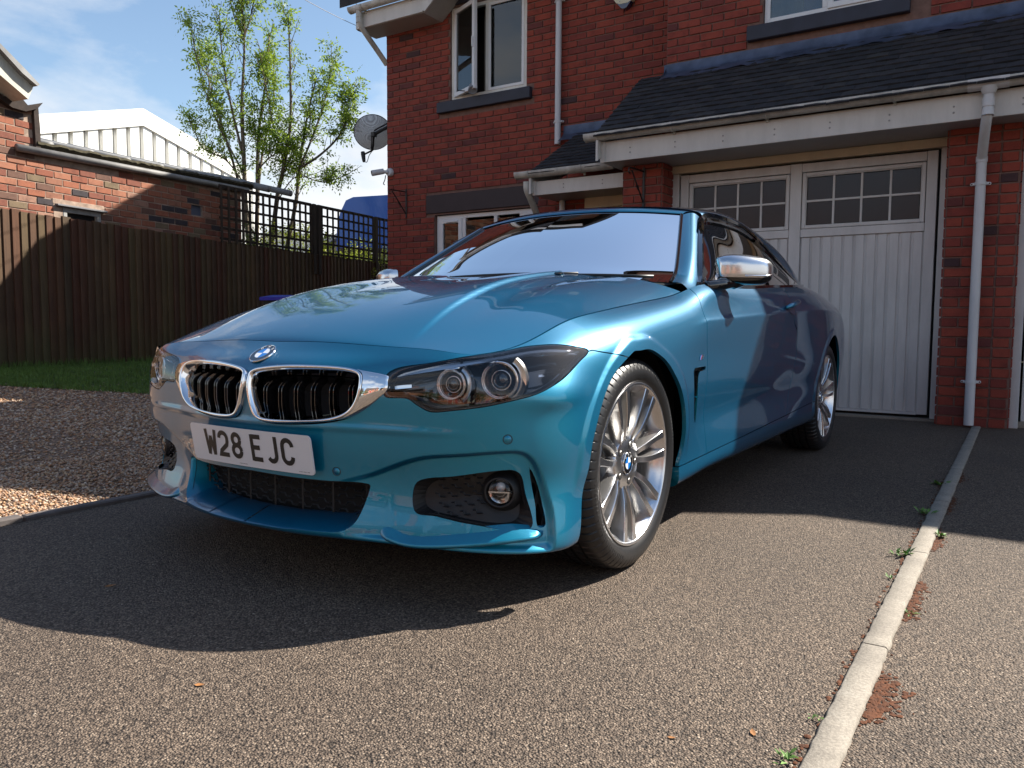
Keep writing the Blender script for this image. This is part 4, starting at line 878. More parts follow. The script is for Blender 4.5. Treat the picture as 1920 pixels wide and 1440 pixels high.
splank('mortar_patch', (wa-.14, .0, wz+.014), (wb+.05, .012, wz+.075), OLDMORTAR); splank('mortar_patch', (wa-.13, .0, 1.9), (wa-.004, .011, wz+.013), OLDMORTAR)
splank('vent', (pa, -.06, pz-.15), (pb, -.03, pz), simple("blue grey vent", (.075, .09, .13), .6))
# gutter, broken roof edge, corrugated sheets
g_ = MB(); P = [SP(sE-.28, eave(sE-.28)+.02, .055), SP(sEnd+.1, eave(sEnd+.1)+.02, .055)]; g_.tube(P, .045, 12); g_.build('gutter', simple("old grey gutter", (.17, .165, .16), .6, var=.3, vs=6), SHED, smooth=True)
m_ = MB(); RG = simple("mossy roof edge", (.045, .038, .02), .95, var=.6, vs=25, bmp=1, bs=60); n = 80; V = []; F = []; rr_ = random.Random(4)
for i in range(n+1):
    s = sE-.02+(sEnd+.25-sE)*i/n; z = eave(s)+.065; w = rr_.uniform(-.010, .010); V += [SP(s, z-.02, .02), SP(s, z+.045+w, .075+w), SP(s, z+.075+w, .06), SP(s, z+.09, -.1)]
for i in range(n):
    for k in range(3): F.append((i*4+k, (i+1)*4+k, (i+1)*4+k+1, i*4+k+1))
mesh('roof_edge', V, F, RG, SHED)
V = []; F = []; SHM = simple("corrugated roof sheet", (.22, .22, .22), .7, var=.3, vs=3, bmp=.3, bs=30)
for k in range(9):
    s = sE+.15+k*.56; m_ = MB(); c0 = SP(s, eave(s)+.11, .05); c1 = SP(s, eave(s)+.55, -1.8); m_.tube([c0, c1], .055, 10); m_.build('roof_roll', SHM, SHED, smooth=True)
m_ = MB(); a = [SP(sE, eave(sE)+.095, .04), SP(sEnd+.2, eave(sEnd+.2)+.095, .04), SP(sEnd+.2, eave(sEnd+.2)+.9, -3.5), SP(sE, eave(sE)+.9, -3.5)]; m_.add(a, [(0, 1, 2, 3)]); m_.build('roof_sheet', SHM, SHED)
# ragged lead and timber at the taller end
DW = simple("dark weathered timber", (.030, .020, .016), .9, var=.4, vs=15, bmp=.5, bs=40)
def spx(px, py, off=0): s, z = shz(px, py); return SP(s, z, off)
m_ = MB(); m_.prism([spx(58, 205, .05), spx(66, 198, .05), spx(70, 240, .05), spx(72, 290, .05), spx(63, 288, .05), spx(60, 240, .05)], tuple(-fnor*.12)+(0,)); m_.build('verge_board', DW, SHED)
m_ = MB(); m_.prism([spx(0, 182, .08), spx(12, 184, .08), spx(24, 176, .08), spx(33, 186, .08), spx(44, 199, .08), spx(72, 194, .08), spx(62, 205, .08), spx(40, 210, .08), spx(15, 203, .08), spx(-40, 165, .08)], tuple(-fnor*.3)+(0,)); m_.build('ragged_flashing', DW, SHED)
m_ = MB(); m_.prism([spx(-60, 85, .35), spx(-5, 140, .35), spx(24, 164, .35), spx(24, 168, .35), spx(14, 192, .35), spx(-60, 130, .35)], tuple(-fnor*.3)+(0,)); m_.build('bargeboard', grime_white("cream bargeboard", (.55, .54, .46), .25), SHED)
m_ = MB(); m_.prism([spx(-60, 78, .42), spx(0, 137, .42), spx(28, 166, .42), spx(24, 169, .42), spx(-5, 145, .42), spx(-60, 87, .42)], tuple(-fnor*2)+(0,)); m_.build('roof_slab', SHM, SHED)
m_ = MB(); m_.box((-13.5, -3, 0), (-9.0, 1.2, 3.0)); 
# ---- white clad warehouse further back
fw = np.array([-.5423, .8402]); rt2 = np.array([.8402, .5423])
def CP(depth, lat, z): q = CAM[:2]+fw*depth+rt2*lat; return np.array((q[0], q[1], z))
WO = 11.0
def wsz(px, py): return shz(px, py, WO)
sL, zL = wsz(30, 217); sA, zA = wsz(262, 204); sR2, zR2 = wsz(470, 326)
WP = lambda s, z, d=0: FP(s, z, -WO+d)
WH = thing('warehouse', "cream white metal clad warehouse gable rising behind the brick outbuilding", 'warehouse', tuple(WP(sA, 0)))
CLAD = grime_white("white cladding", (.80, .79, .74), .04); CLADG = simple("cladding groove", (.36, .355, .34), .6)
topw = lambda s: zA+(zL-zA)*(s-sA)/(sL-sA) if s < sA else zA+(zR2-zA)*(s-sA)/(sR2-sA)
sL2 = sL-3
m_ = MB(); m_.prism([WP(sL2, 0), WP(sR2, 0), WP(sR2, topw(sR2)-.1), WP(sA, zA-.1), WP(sL2, topw(sL2)-.1)], tuple(-fnor*14)+(0,)); m_.build('wall', CLADG, WH)
s100 = wsz(100, 230)[0]; st2 = (sA-s100)/6.0; k = -8
while s100+k*st2 < sR2:
    a = s100+k*st2; b_ = a+st2*.80; k += 1
    if a < sL2: continue
    za, zb = topw(a)-.34, topw(b_)-.34
    V = [WP(a, 0), WP(a+.03, 0, .09), WP(b_-.03, 0, .09), WP(b_, 0), WP(a, za), WP(a+.03, za, .09), WP(b_-.03, zb, .09), WP(b_, zb)]
    mesh('cladding_panel', V, [(0, 1, 5, 4), (1, 2, 6, 5), (2, 3, 7, 6)], CLAD, WH)
for s0, s1 in ((sL2, sA), (sA, sR2)):
    m_ = MB(); m_.prism([WP(s0, topw(s0)-.50, .14), WP(s1, topw(s1)-.50, .14), WP(s1, topw(s1), .14), WP(s0, topw(s0), .14)], tuple(-fnor*.1)+(0,)); m_.build('verge_flashing', CLAD, WH)
    m_ = MB(); m_.prism([WP(s0, topw(s0)-.06, .10), WP(s1, topw(s1)-.06, .10), WP(s1, topw(s1)-.01, .10), WP(s0, topw(s0)-.01, .10)], tuple(-fnor*14)+(0,)); m_.build('roof', CLAD, WH)
# ---- multi-stemmed ash tree
def leaf_mat(name, c1, c2, tr=.35):
    m, n, b = newmat(name); at = nd(n, 'ShaderNodeAttribute', attribute_name='tone'); c = ramp(n, at.outputs['Fac'], [(0, c1), (1, c2)]); n.links.new(c, b.inputs['Base Color']); b.inputs['Roughness'].default_value = .5
    t = nd(n, 'ShaderNodeBsdfTranslucent'); n.links.new(mix(n, .5, c, (.35, .45, .04), 'MIX'), t.inputs[0]); mx = nd(n, 'ShaderNodeMixShader', ins={0: tr}); o = n.nodes['Material Output']; n.links.new(b.outputs[0], mx.inputs[1]); n.links.new(t.outputs[0], mx.inputs[2]); n.links.new(mx.outputs[0], o.inputs[0]); return m
ASH = leaf_mat("ash leaf", (.06, .14, .018), (.20, .30, .035), .5); BARK = simple("ash bark", (.13, .10, .07), .85, var=.4, vs=20, bmp=.4, bs=80)
def mkleaves(name, pts, mat, parent, size=.055, seed=1, pairs=3):
    """sprays of paired leaflets: pts = list of (position, direction)"""
    r = np.random.RandomState(seed); V = []; T = []
    for p, d in pts:
        d = d/np.linalg.norm(d); a = np.cross(d, r.normal(size=3)); a /= np.linalg.norm(a); L = size*r.uniform(2.2, 3.8); tn = r.uniform(0, 1)
        for k in range(pairs*2+1):
            f = (k//2+1)/(pairs+.6); side = (a if k % 2 else -a) if k < pairs*2 else d*0; c = p+d*L*f+np.array((0, 0, -L*.25*f*f)); dd = side*.85+d*.5+np.array((0, 0, -.25)); dd /= np.linalg.norm(dd); s_ = size*r.uniform(.75, 1.2); w_ = np.cross(dd, r.normal(size=3)); w_ = w_/np.linalg.norm(w_)*s_*.22
            V += [c, c+dd*s_*.5+w_, c+dd*s_, c+dd*s_*.5-w_]; T += [tn+r.uniform(-.15, .15)]*4
    V = np.array(V); n = len(V)//4; me = bpy.data.meshes.new(name); me.vertices.add(n*4)
    o = bpy.data.objects.new(name, me)
    if parent is not None: o.parent = parent; o.location = -Vector(WL(parent))
    me.vertices.foreach_set('co', V.reshape(-1)); me.loops.add(n*4); me.loops.foreach_set('vertex_index', np.arange(n*4)); me.polygons.add(n); me.polygons.foreach_set('loop_start', np.arange(n)*4); me.update(calc_edges=True)
    at = me.attributes.new('tone', 'FLOAT', 'POINT'); at.data.foreach_set('value', T); me.materials.append(mat); LINK(o); return o
def ash():
    rr = random.Random(21); t = thing('ash_tree', "slender multi-stemmed tree with fresh green leaves behind the trellis", 'tree', tuple(CP(15, -4.6, .2)))
    K = 15/1477.1
    def Q(px, py, dd=0): dep = 15+dd; return CP(dep, (px-960)/1477.1*dep, CAM[2]+(608-py)/1477.1*dep)
    stems = [([(478, 560), (466, 400), (464, 300), (462, 220), (468, 130), (470, 75)], .055, 0.0), ([(480, 560), (487, 400), (490, 300), (493, 255), (505, 180), (515, 90)], .050, .5), ([(500, 560), (524, 380), (535, 330), (550, 250), (552, 150), (550, 60)], .050, -.4), ([(520, 560), (558, 390), (566, 325), (580, 240), (600, 160)], .045, .3),
             ([(466, 400), (440, 300), (422, 240), (405, 180), (395, 120)], .030, .6), ([(462, 300), (440, 200), (428, 120), (425, 60)], .026, -.5), ([(487, 380), (500, 290), (520, 210), (522, 130)], .028, .9), ([(566, 325), (605, 300), (640, 265), (655, 225), (658, 190)], .026, 0), ([(566, 325), (590, 270), (615, 200), (628, 140)], .024, .6), ([(462, 350), (430, 310), (390, 290), (372, 250)], .018, .2), ([(466, 340), (420, 250), (388, 160), (372, 75)], .018, -.2),
             ([(468, 90), (450, 50), (440, -10)], .016, 0), ([(468, 95), (485, 40), (492, -20)], .016, .2), ([(468, 80), (466, 20), (470, -30)], .018, -.2), ([(540, 320), (520, 250), (500, 140)], .02, .3), ([(524, 385), (560, 340), (610, 350), (645, 340)], .012, 0), ([(487, 330), (520, 300), (560, 290)], .016, -.7)]
    m_ = MB(); tips = []
    for P, r0, dd in stems:
        C = curve([Q(x, y, dd*(i/len(P))) for i, (x, y) in enumerate(P)], 6); m_.tube(C, list(np.linspace(r0, max(.006, r0*.25), len(C))), 7)
        n = len(C)
        for i in range(int(n*.30), n, 1):
            for _ in range(2):
                if rr.random() < .75:
                    d = C[min(i+1, n-1)]-C[max(i-1, 0)]; d /= np.linalg.norm(d); a = rr.uniform(0, 6.28); sd_ = np.array((math.cos(a), math.sin(a), 0)); bd = d*.9+sd_*rr.uniform(.5, 1.0)+np.array((0, 0, .35)); bd /= np.linalg.norm(bd); L = rr.uniform(.22, .75)*(1-.35*i/n)
                    if C[i][2] < 2.3: continue
                    B_ = [C[i]]; 
                    for q in range(4): bd = bd+np.array((rr.gauss(0, .12), rr.gauss(0, .12), .14)); bd /= np.linalg.norm(bd); B_.append(B_[-1]+bd*L/4)
                    m_.tube(B_, [.008, .007, .006, .0045, .003], 4)
                    dens = rr.choice([0, 0, .5, 1, 1.6])
                    for q in range(1, 5):
                        for _ in range(int(3.4*dens)): dv = bd*rr.uniform(.2, 1)+np.array([rr.gauss(0, .8) for _ in range(3)]); tips.append((B_[q]+np.array([rr.gauss(0, .035) for _ in range(3)]), dv))
        if len(P) < 7:
            for _ in range(20): tips.append((C[-1]+np.array([rr.gauss(0, .09) for _ in range(3)]), np.array([rr.gauss(0, 1) for _ in range(3)])))
    m_.build('trunk', BARK, t, smooth=True)
    mkleaves('crown', tips, ASH, t, .066, 3, 3)
ash()
# ---- hedge and shrubs seen through the trellis
def bush(name, lab, cat, cx, lat, z0, rx, ry, rz, n, mat, size, seed, group=None):
    r = np.random.RandomState(seed); c = CP(cx, lat, z0); t = thing(name, lab, cat, tuple(c), group); pts = []
    for _ in range(n):
        u = r.normal(size=3); u /= np.linalg.norm(u); k = r.uniform(.55, 1)**.5*(1+.22*math.sin(u[0]*5+seed)*math.cos(u[1]*6)); p = c+np.array((u[0]*rx*k, u[1]*ry*k, u[2]*rz*k)); 
        if p[2] > .05: pts.append((p, u+r.normal(size=3)*.6))
    m_ = MB(); m_.tube([(c[0], c[1], 0), (c[0]+.05, c[1], c[2])], .04, 6); m_.build('stem', BARK, t); mkleaves('foliage', pts, mat, t, size, seed, 2)
YEL = leaf_mat("golden shrub leaf", (.16, .20, .02), (.34, .34, .03), .4); DKG = leaf_mat("dark shrub leaf", (.012, .030, .008), (.03, .06, .014), .2)
bush('shrub', "yellow green shrub behind the middle of the trellis", 'shrub', 15.2, -4.15, 1.7, .9, .9, .85, 1500, YEL, .06, 5)
bush('shrub', "dark green shrub behind the left end of the trellis", 'shrub', 14.2, -4.9, 1.55, .9, .9, .75, 1700, DKG, .06, 6)
bush('shrub', "yellow green shrub behind the right end of the trellis", 'shrub', 16.4, -3.2, 1.5, 1.0, .8, .75, 1500, YEL, .06, 7)
bush('shrub', "dark hedge plant low behind the trellis beside the house corner", 'shrub', 17.5, -2.9, 1.4, 1.1, .8, .8, 1200, DKG, .06, 8)
# ---- blue lorry beyond the trellis
def lorry():
    c = CP(24, -4.75, 0); t = thing('lorry', "blue lorry cab with a rounded roof standing behind the trellis", 'lorry', tuple(c)); BL = simple("lorry blue", (.008, .085, .42), .3, coat=.6); GR = simple("pale grey cab", (.42, .44, .46), .4)
    def pt(a, b, z): return CP(24+b, -5.3+a, z)
    prof = [(.12, 0), (-.02, 2.8), (.0, 3.55), (.10, 4.05), (.28, 4.42), (.50, 4.52), (3.2, 4.70), (3.2, 0)]
    L = [pt(a, 0, z) for a, z in prof]; m_ = MB(); m_.prism(L[1:7]+[pt(3.2, 0, 2.8)], tuple(fw*3.0)+(0,)); m_.build('cab_roof', BL, t)
    m_ = MB(); m_.prism([pt(.12, .02, .5), pt(-.02, .02, 2.80), pt(3.2, .02, 2.80), pt(3.2, .02, .5)], tuple(fw*2.9)+(0,)); m_.build('cab', GR, t)
    m_ = MB(); m_.prism([pt(.16, -.02, 2.0), pt(.06, -.02, 3.0), pt(1.5, -.02, 3.0), pt(1.5, -.02, 2.0)], tuple(-fw*.04)+(0,)); m_.prism([pt(1.62, -.02, 2.0), pt(1.62, -.02, 3.0), pt(3.0, -.02, 3.0), pt(3.0, -.02, 2.0)], tuple(-fw*.04)+(0,)); m_.build('windscreen', GBLACK, t)
    m_ = MB(); m_.prism([pt(.0, -.03, 1.4), pt(.0, -.03, 1.9), pt(3.2, -.03, 1.9), pt(3.2, -.03, 1.4)], tuple(-fw*.05)+(0,)); m_.build('grille_panel', BL, t)
    m_ = MB(); m_.prism([pt(-.42, -.2, 2.05), pt(-.45, -.2, 2.75), pt(-.18, -.2, 2.75), pt(-.16, -.2, 2.05)], tuple(-fw*.18)+(0,)); m_.tube([pt(-.2, -.15, 2.7), pt(.1, .0, 2.9)], .03, 6); m_.tube([pt(-.2, -.15, 2.1), pt(.1, .0, 2.05)], .03, 6); m_.build('wing_mirror', IRON, t)
    m_ = MB(); m_.tube([pt(3.0, .5, 4.6), pt(3.0, .5, 5.0)], .012, 5); m_.build('aerial', IRON, t)
    for k in (.45, 2.6): m_ = MB(); m_.lathe([(0, 0), (0, .48), (.3, .48), (.3, 0)], pt(k, .6, .48), tuple(rt2)+(0,), 24); m_.build('wheel', RUBBER if 'RUBBER' in globals() else IRON, t)
lorry()
# pale cottage roof and white unit seen through the laths
def far_house(name, lab, depth, lat, w_, h, rh, wallm, roofm, dlen=7):
    t = thing(name, lab, 'building', tuple(CP(depth, lat, 0))); m_ = MB(); m_.prism([CP(depth, lat, 0), CP(depth, lat+w_, 0), CP(depth, lat+w_, h), CP(depth, lat+w_/2, h+rh), CP(depth, lat, h)], tuple(fw*dlen)+(0,)); m_.build('wall', wallm, t)
    for a, b in ((-.25, w_/2), (w_+.25, w_/2)):
        s_ = rh/(w_/2); ha = h-.25*s_; m_ = MB(); m_.prism([CP(depth-.3, lat+a, ha+.02), CP(depth-.3, lat+b, h+rh+.02), CP(depth-.3, lat+b, h+rh+.16), CP(depth-.3, lat+a, ha+.16)], tuple(fw*(dlen+.6))+(0,)); m_.build('roof', roofm, t)
    m_ = MB(); m_.prism([CP(depth-.03, lat+w_*.40, h*.45), CP(depth-.03, lat+w_*.60, h*.45), CP(depth-.03, lat+w_*.60, h*.8), CP(depth-.03, lat+w_*.40, h*.8)], tuple(-fw*.02)+(0,)); m_.build('window', GBLACK, t)
far_house('bungalow', "small pale bungalow with a grey roof glimpsed through the trellis", 27, -7.0, 3.2, 2.9, 1.0, simple("tan render", (.40, .33, .25), .9), simple("pale roof", (.38, .38, .38), .8))
far_house('white_unit', "long low white building glimpsed behind the trellis under the tree", 40, -16, 9, 4.4, .8, simple("white render", (.7, .7, .68), .8), simple("white roof sheet", (.6, .6, .6), .7), 12)
# ---- blue bin beside the fence
def bin_():
    c = np.array((-6.00, 4.80, .085)); t = thing('wheelie_bin', "bin with a bright blue lid standing on the grass beyond the bonnet", 'bin', tuple(c)); A = .35
    def pt(x, y, z): return (c[0]+x*math.cos(A)-y*math.sin(A), c[1]+x*math.sin(A)+y*math.cos(A), z)
    m_ = MB(); V = [pt(x*k, y*k, z) for z, k in ((.18, .8), (1.02, 1)) for x, y in ((-.28, -.30), (.28, -.30), (.28, .30), (-.28, .30))]; m_.add(V, [(0, 3, 2, 1), (4, 5, 6, 7), (0, 1, 5, 4), (1, 2, 6, 5), (2, 3, 7, 6), (3, 0, 4, 7)]); m_.build('bin_body', simple("bin grey", (.03, .03, .035), .6), t)
    m_ = MB(); V = [pt(x, y, z) for z, k in ((1.03, 1), (1.07, 1)) for x, y in ((-.31, -.34), (.31, -.34), (.31, .33), (-.31, .33))]+[pt(-.22, -.20, 1.10), pt(.22, -.20, 1.10), pt(.22, .20, 1.10), pt(-.22, .20, 1.10)]
    m_.add(V, [(0, 3, 2, 1), (0, 1, 5, 4), (1, 2, 6, 5), (2, 3, 7, 6), (3, 0, 4, 7), (4, 5, 9, 8), (5, 6, 10, 9), (6, 7, 11, 10), (7, 4, 8, 11), (8, 9, 10, 11)]); m_.build('lid', simple("bin blue", (.008, .015, .36), .4), t)
    for s in (-1, 1): m_ = MB(); a = np.array(pt(s*.24, .28, .25)); m_.lathe([(0, 0), (0, .1), (.05, .1), (.05, 0)], a, np.array(pt(1, 0, 0))-np.array(pt(0, 0, 0)), 16); m_.build('wheel', IRON, t)
bin_()
# ---- overhead wires
for a, b, lab in (((520, -10), (760, 96), "thin overhead cable crossing the sky lower of the two by the house corner"), ((600, -14), (760, 60), "thin overhead cable at the top edge, upper of the two by the house corner")):
    q = lambda px, py, d: CP(d, (px-960)/1477.1*d, CAM[2]+(608-py)/1477.1*d); p0, p1 = q(*a, 9), q(*b, 16); C = [p0+(p1-p0)*t-np.array((0, 0, .10*4*t*(1-t))) for t in np.linspace(0, 1, 12)]
    m_ = MB(); m_.tube(C, .0045, 5); tag(m_.build('overhead_cable', simple("grey cable", (.25, .25, .27), .6), None), lab, 'cable')
# ---- the street behind us (mirrored in the lamps, chrome and paint)
tag(sheet('road', -60, 60, -17, -10.5, .004, simple("road asphalt", (.075, .07, .066), .9, var=.2, vs=3, bmp=.5, bs=90)), kind='structure')
tag(sheet('pavement', -60, 60, -10.45, -9.02, .02, simple("pavement", (.20, .185, .16), .9, var=.15, vs=3)), kind='structure')
BK = [simple("street brick", (.34, .12, .07), .85, var=.2, vs=8), simple("street brick pale", (.42, .20, .12), .85, var=.2, vs=8)]; RF = simple("street roof", (.07, .055, .05), .85, var=.2, vs=5); RD = simple("red door", (.35, .02, .02), .3, coat=.5); HG = leaf_mat("hedge leaf", (.03, .07, .015), (.06, .12, .02), .2)
labs = ["brick house across the street with a red door, furthest left", "brick house across the street, second along", "paler brick house across the street, third along", "brick house across the street, fourth along", "paler brick house across the street, furthest right"]
for k in range(5):
    x = -26+k*11.2; y = -23.5; t = thing('street_house', labs[k], 'house', (x, y, 0), 'houses across the street'); bk = BK[k % 2]
    m_ = MB(); m_.box((x, y-8, 0), (x+8.6, y, 4.9)); m_.build('wall', bk, t)
    m_ = MB(); m_.prism([(x-.3, y+.4, 4.8), (x-.3, y-8.4, 4.8), (x-.3, y-4, 7.9)], (9.2, 0, 0)); m_.build('roof', RF, t)
    for wx, wz, ww, wh in ((1, 3.1, 1.5, 1.15), (5.9, 3.1, 1.5, 1.15), (.9, .9, 2, 1.3), (5.8, .9, 1.8, 1.3), (3.6, 3.1, .9, 1.15)):
        m_ = MB(); frame(m_, x+wx, x+wx+ww, wz, wz+wh, y-.01, .09, .06); f_ = m_.build('window_frame', UPVC, t); m_ = MB(); m_.box((x+wx+.08, y+.005, wz+.08), (x+wx+ww-.08, y+.012, wz+wh-.08)); m_.build('pane', GBLACK, t)
    m_ = MB(); m_.box((x+3.6, y-.01, 0), (x+4.6, y+.03, 2.05)); m_.build('door', RD, t); m_ = MB(); m_.box((x+3.45, y-.02, 0), (x+3.59, y+.04, 2.2)); m_.box((x+4.61, y-.02, 0), (x+4.75, y+.04, 2.2)); m_.build('door_frame', UPVC, t)
    m_ = MB(); m_.box((x+7, y-4.4, 7.6), (x+7.7, y-3.6, 8.9)); m_.build('chimney', bk, t)
tag(sheet('verge', -60, 60, -23.4, -17.1, .01, simple("front lawns", (.05, .09, .02), .9, var=.3, vs=2)), kind='structure')
for k, (x, y, h) in enumerate(((-14, -20, 2.1), (-3, -20.5, 1.7), (7.5, -20, 2.3), (19, -20.5, 1.9))):
    c = (x, y, h*.55); r = np.random.RandomState(k); t = thing('street_tree', "round garden tree across the street, number %s from the left" % ['one', 'two', 'three', 'four'][k], 'tree', (x, y, 0), 'garden trees across the street'); pts = []
    for _ in range(900): u = r.normal(size=3); u /= np.linalg.norm(u); pts.append((np.array((x, y, h+.8))+u*np.array((1.3, 1.3, h*.6))*r.uniform(.6, 1), u+r.normal(size=3)*.5))
    m_ = MB(); m_.tube([(x, y, 0), (x, y, h)], .12, 8); m_.build('trunk', BARK, t); mkleaves('crown', pts, HG, t, .14, k, 2)
# cut lines on the body side, in the surface coordinates (around the car, up the side)
UVL = {
 'kR': [(0.009, 0.6), (0.0419, 0.6214), (0.1411, 0.6338), (0.3114, 0.6337), (0.3873, 0.6208), (0.4673, 0.6125), (0.4685, 0.5635), (0.4435, 0.5248), (0.3682, 0.4477), (0.2971, 0.4205), (0.1903, 0.4072), (0.0857, 0.4054), (0.0323, 0.4249), (0.0092, 0.5349), (0.009, 0.6)],
 'kRi': [(0.0234, 0.6067), (0.1446, 0.6259), (0.3386, 0.6256), (0.3852, 0.6133), (0.3684, 0.4857), (0.2972, 0.4326), (0.1905, 0.4166), (0.0647, 0.418), (0.0273, 0.521), (0.0234, 0.6067)],
 'intake': [(-0.015, 0.2633), (-0.015, 0.253), (0.2491, 0.2177), (0.4054, 0.2146), (0.4027, 0.1861), (0.3862, 0.1311), (0.3704, 0.1009), (0.3335, 0.0682), (0.1, 0.0212), (-0.015, 0.0576), (-0.015, 0.0707), (-0.015, 0.1129), (-0.015, 0.2324), (-0.015, 0.2633)],
 'side': [(0.5446, 0.232), (0.6541, 0.2573), (0.8063, 0.2792), (0.8392, 0.2609), (0.8541, 0.1974), (0.8668, 0.1199), (0.7007, 0.1314), (0.6047, 0.1447), (0.5379, 0.1536), (0.5446, 0.232)],
 'slot': [(0.8648, 0.2847), (0.8875, 0.2304), (0.9058, 0.1594), (0.9113, 0.1233), (0.8964, 0.1175), (0.8834, 0.1238), (0.8825, 0.162), (0.8737, 0.2143)],
 'lip': [(0.4112, 0.0974), (0.4634, 0.0711), (0.5239, 0.0477), (0.6551, 0.0725), (0.8076, 0.0962), (0.9121, 0.1021)],
 'fog': [(0.7437, 0.2024), (0.7545, 0.2357), (0.782, 0.245), (0.8113, 0.228), (0.8212, 0.1967), (0.8108, 0.1689), (0.7818, 0.1629), (0.7532, 0.1735), (0.7437, 0.2024)],
 'hl': [(0.4708, 0.6255), (0.4627, 0.5331), (0.5281, 0.5278), (0.5595, 0.5001), (0.5961, 0.4773), (0.6543, 0.4847), (0.7441, 0.5066), (0.8328, 0.5492), (0.9122, 0.5903), (0.988, 0.6192), (1.0643, 0.6499), (1.1205, 0.6728), (1.0824, 0.6941), (0.9868, 0.7359), (0.9365, 0.7556), (0.8087, 0.7609), (0.6051, 0.6728), (0.4708, 0.6255)],
 'bf': [(1.1228, 0.6756), (1.1972, 0.6405), (1.2745, 0.5949)],
 'arch': [(1.0119, 0.0298), (1.0365, 0.1311), (1.0614, 0.2504), (1.079, 0.3626), (1.1207, 0.4591), (1.202, 0.5635), (1.3177, 0.6067), (1.3548, 0.6002), (1.4376, 0.5833), (1.522, 0.5281), (1.6199, 0.4441), (1.7055, 0.3699), (1.7597, 0.2927), (1.7716, 0.2055), (1.7399, 0.1479), (1.7535, 0.0418)],
 'silltop': [(1.745, 0.1497), (2.0376, 0.1511), (3.3086, 0.1568), (3.755, 0.161)],
 'doorf': [(1.9609, 0.7029), (1.9421, 0.656), (1.9426, 0.5593), (1.9917, 0.4366), (2.0088, 0.3044), (2.0335, 0.1796)],
 'doorr': [(3.1905, 0.5573), (3.2857, 0.5141), (3.3183, 0.4241), (3.2914, 0.2909), (3.2251, 0.1685)],
 'bl1': [(0.1847, 0.1926), (0.3896, 0.2412), (0.554, 0.3146), (0.6823, 0.3362), (0.8133, 0.3495), (0.8516, 0.3377), (0.8794, 0.2977), (0.911, 0.1894), (0.9242, 0.1459), (0.9252, 0.1007)],
 'bl2': [(0.4218, 0.2075), (0.5368, 0.2466), (0.6541, 0.2728), (0.8061, 0.2888), (0.8288, 0.2778), (0.8495, 0.2517), (0.8654, 0.12)],
 'plate': [(-0.015, 0.3766), (0.2357, 0.3612), (0.2427, 0.2349), (-0.015, 0.2581), (-0.015, 0.3766)],
 'breather': [(1.8347, 0.431), (1.8449, 0.4415), (1.9675, 0.4423), (1.9644, 0.4307), (1.9037, 0.4281), (1.8889, 0.4126), (1.9038, 0.3416), (1.9078, 0.2617), (1.8981, 0.2626), (1.862, 0.3529)],
 'sens': [(0.3098, 0.251), (0.7979, 0.3899)],
 'lamps': [(0.6543, 0.5912), (0.7849, 0.6109)],
 'ring': [(0.0092, 0.5349), (0.0075, 0.5938), (0.0133, 0.6102), (0.0414, 0.6224), (0.1407, 0.6348), (0.2502, 0.6368), (0.3197, 0.634), (0.3681, 0.6267), (0.3917, 0.6135), (0.3975, 0.5914), (0.3938, 0.5363), (0.3764, 0.4777), (0.3474, 0.4466), (0.2972, 0.4261), (0.1904, 0.4119), (0.0983, 0.4084), (0.0496, 0.4167), (0.0241, 0.454)],
 'wingo': [(0.3932, 0.6247), (0.4671, 0.6143), (0.4688, 0.5922), (0.467, 0.5612), (0.4435, 0.5224), (0.4115, 0.4818), (0.3682, 0.4467), (0.3313, 0.4326)],
 'wingi': [(0.3748, 0.626), (0.3931, 0.6154), (0.3991, 0.5915), (0.3967, 0.5484), (0.386, 0.5047), (0.3683, 0.4691), (0.3474, 0.4466), (0.3248, 0.4341)],
 'fogc': [(0.7822, 0.2035)],
 'inr': [(0.1453, 0.2199), (0.2561, 0.2182), (0.4021, 0.2143), (0.401, 0.1875), (0.384, 0.1346), (0.3666, 0.106), (0.3342, 0.0842), (0.2755, 0.0778), (0.1716, 0.075)],
 'brlo': [(0.4841, 0.6076), (0.5845, 0.6302), (0.6652, 0.6512), (0.758, 0.6816), (0.8647, 0.6984), (0.9727, 0.6893), (1.0826, 0.6813)],
 'brhi': [(0.4851, 0.615), (0.584, 0.6463), (0.6707, 0.6793), (0.7971, 0.7398), (0.9134, 0.7549), (0.9953, 0.714), (1.0873, 0.6839)],
 'lglo': [(0.836, 0.5606), (0.8949, 0.5857), (0.946, 0.6088), (0.9955, 0.6341)],
 'lghi': [(0.8399, 0.5733), (0.8947, 0.5951), (0.9407, 0.6159), (0.9853, 0.6378)],
 'smlo': [(0.8927, 0.6196), (0.948, 0.6222), (0.9869, 0.6276)],
 'smhi': [(0.8956, 0.6252), (0.9493, 0.6305), (1.0111, 0.6341)],
 'tslo': [(0.4926, 0.5647), (0.518, 0.5693), (0.5416, 0.5737)],
 'tshi': [(0.4906, 0.5774), (0.5176, 0.5827), (0.5413, 0.5858)],
 'umlo': [(1.0181, 0.6719), (1.0444, 0.6718), (1.0676, 0.6717)],
 'umhi': [(1.0144, 0.6806), (1.0457, 0.6792), (1.0821, 0.6779)],
 'hand': [(2.921, 0.6096), (2.9799, 0.6146), (3.0702, 0.6196), (3.1695, 0.6291), (3.2289, 0.6358)],
 'badge': [(1.8877, 0.4675), (1.9323, 0.4801)],
}
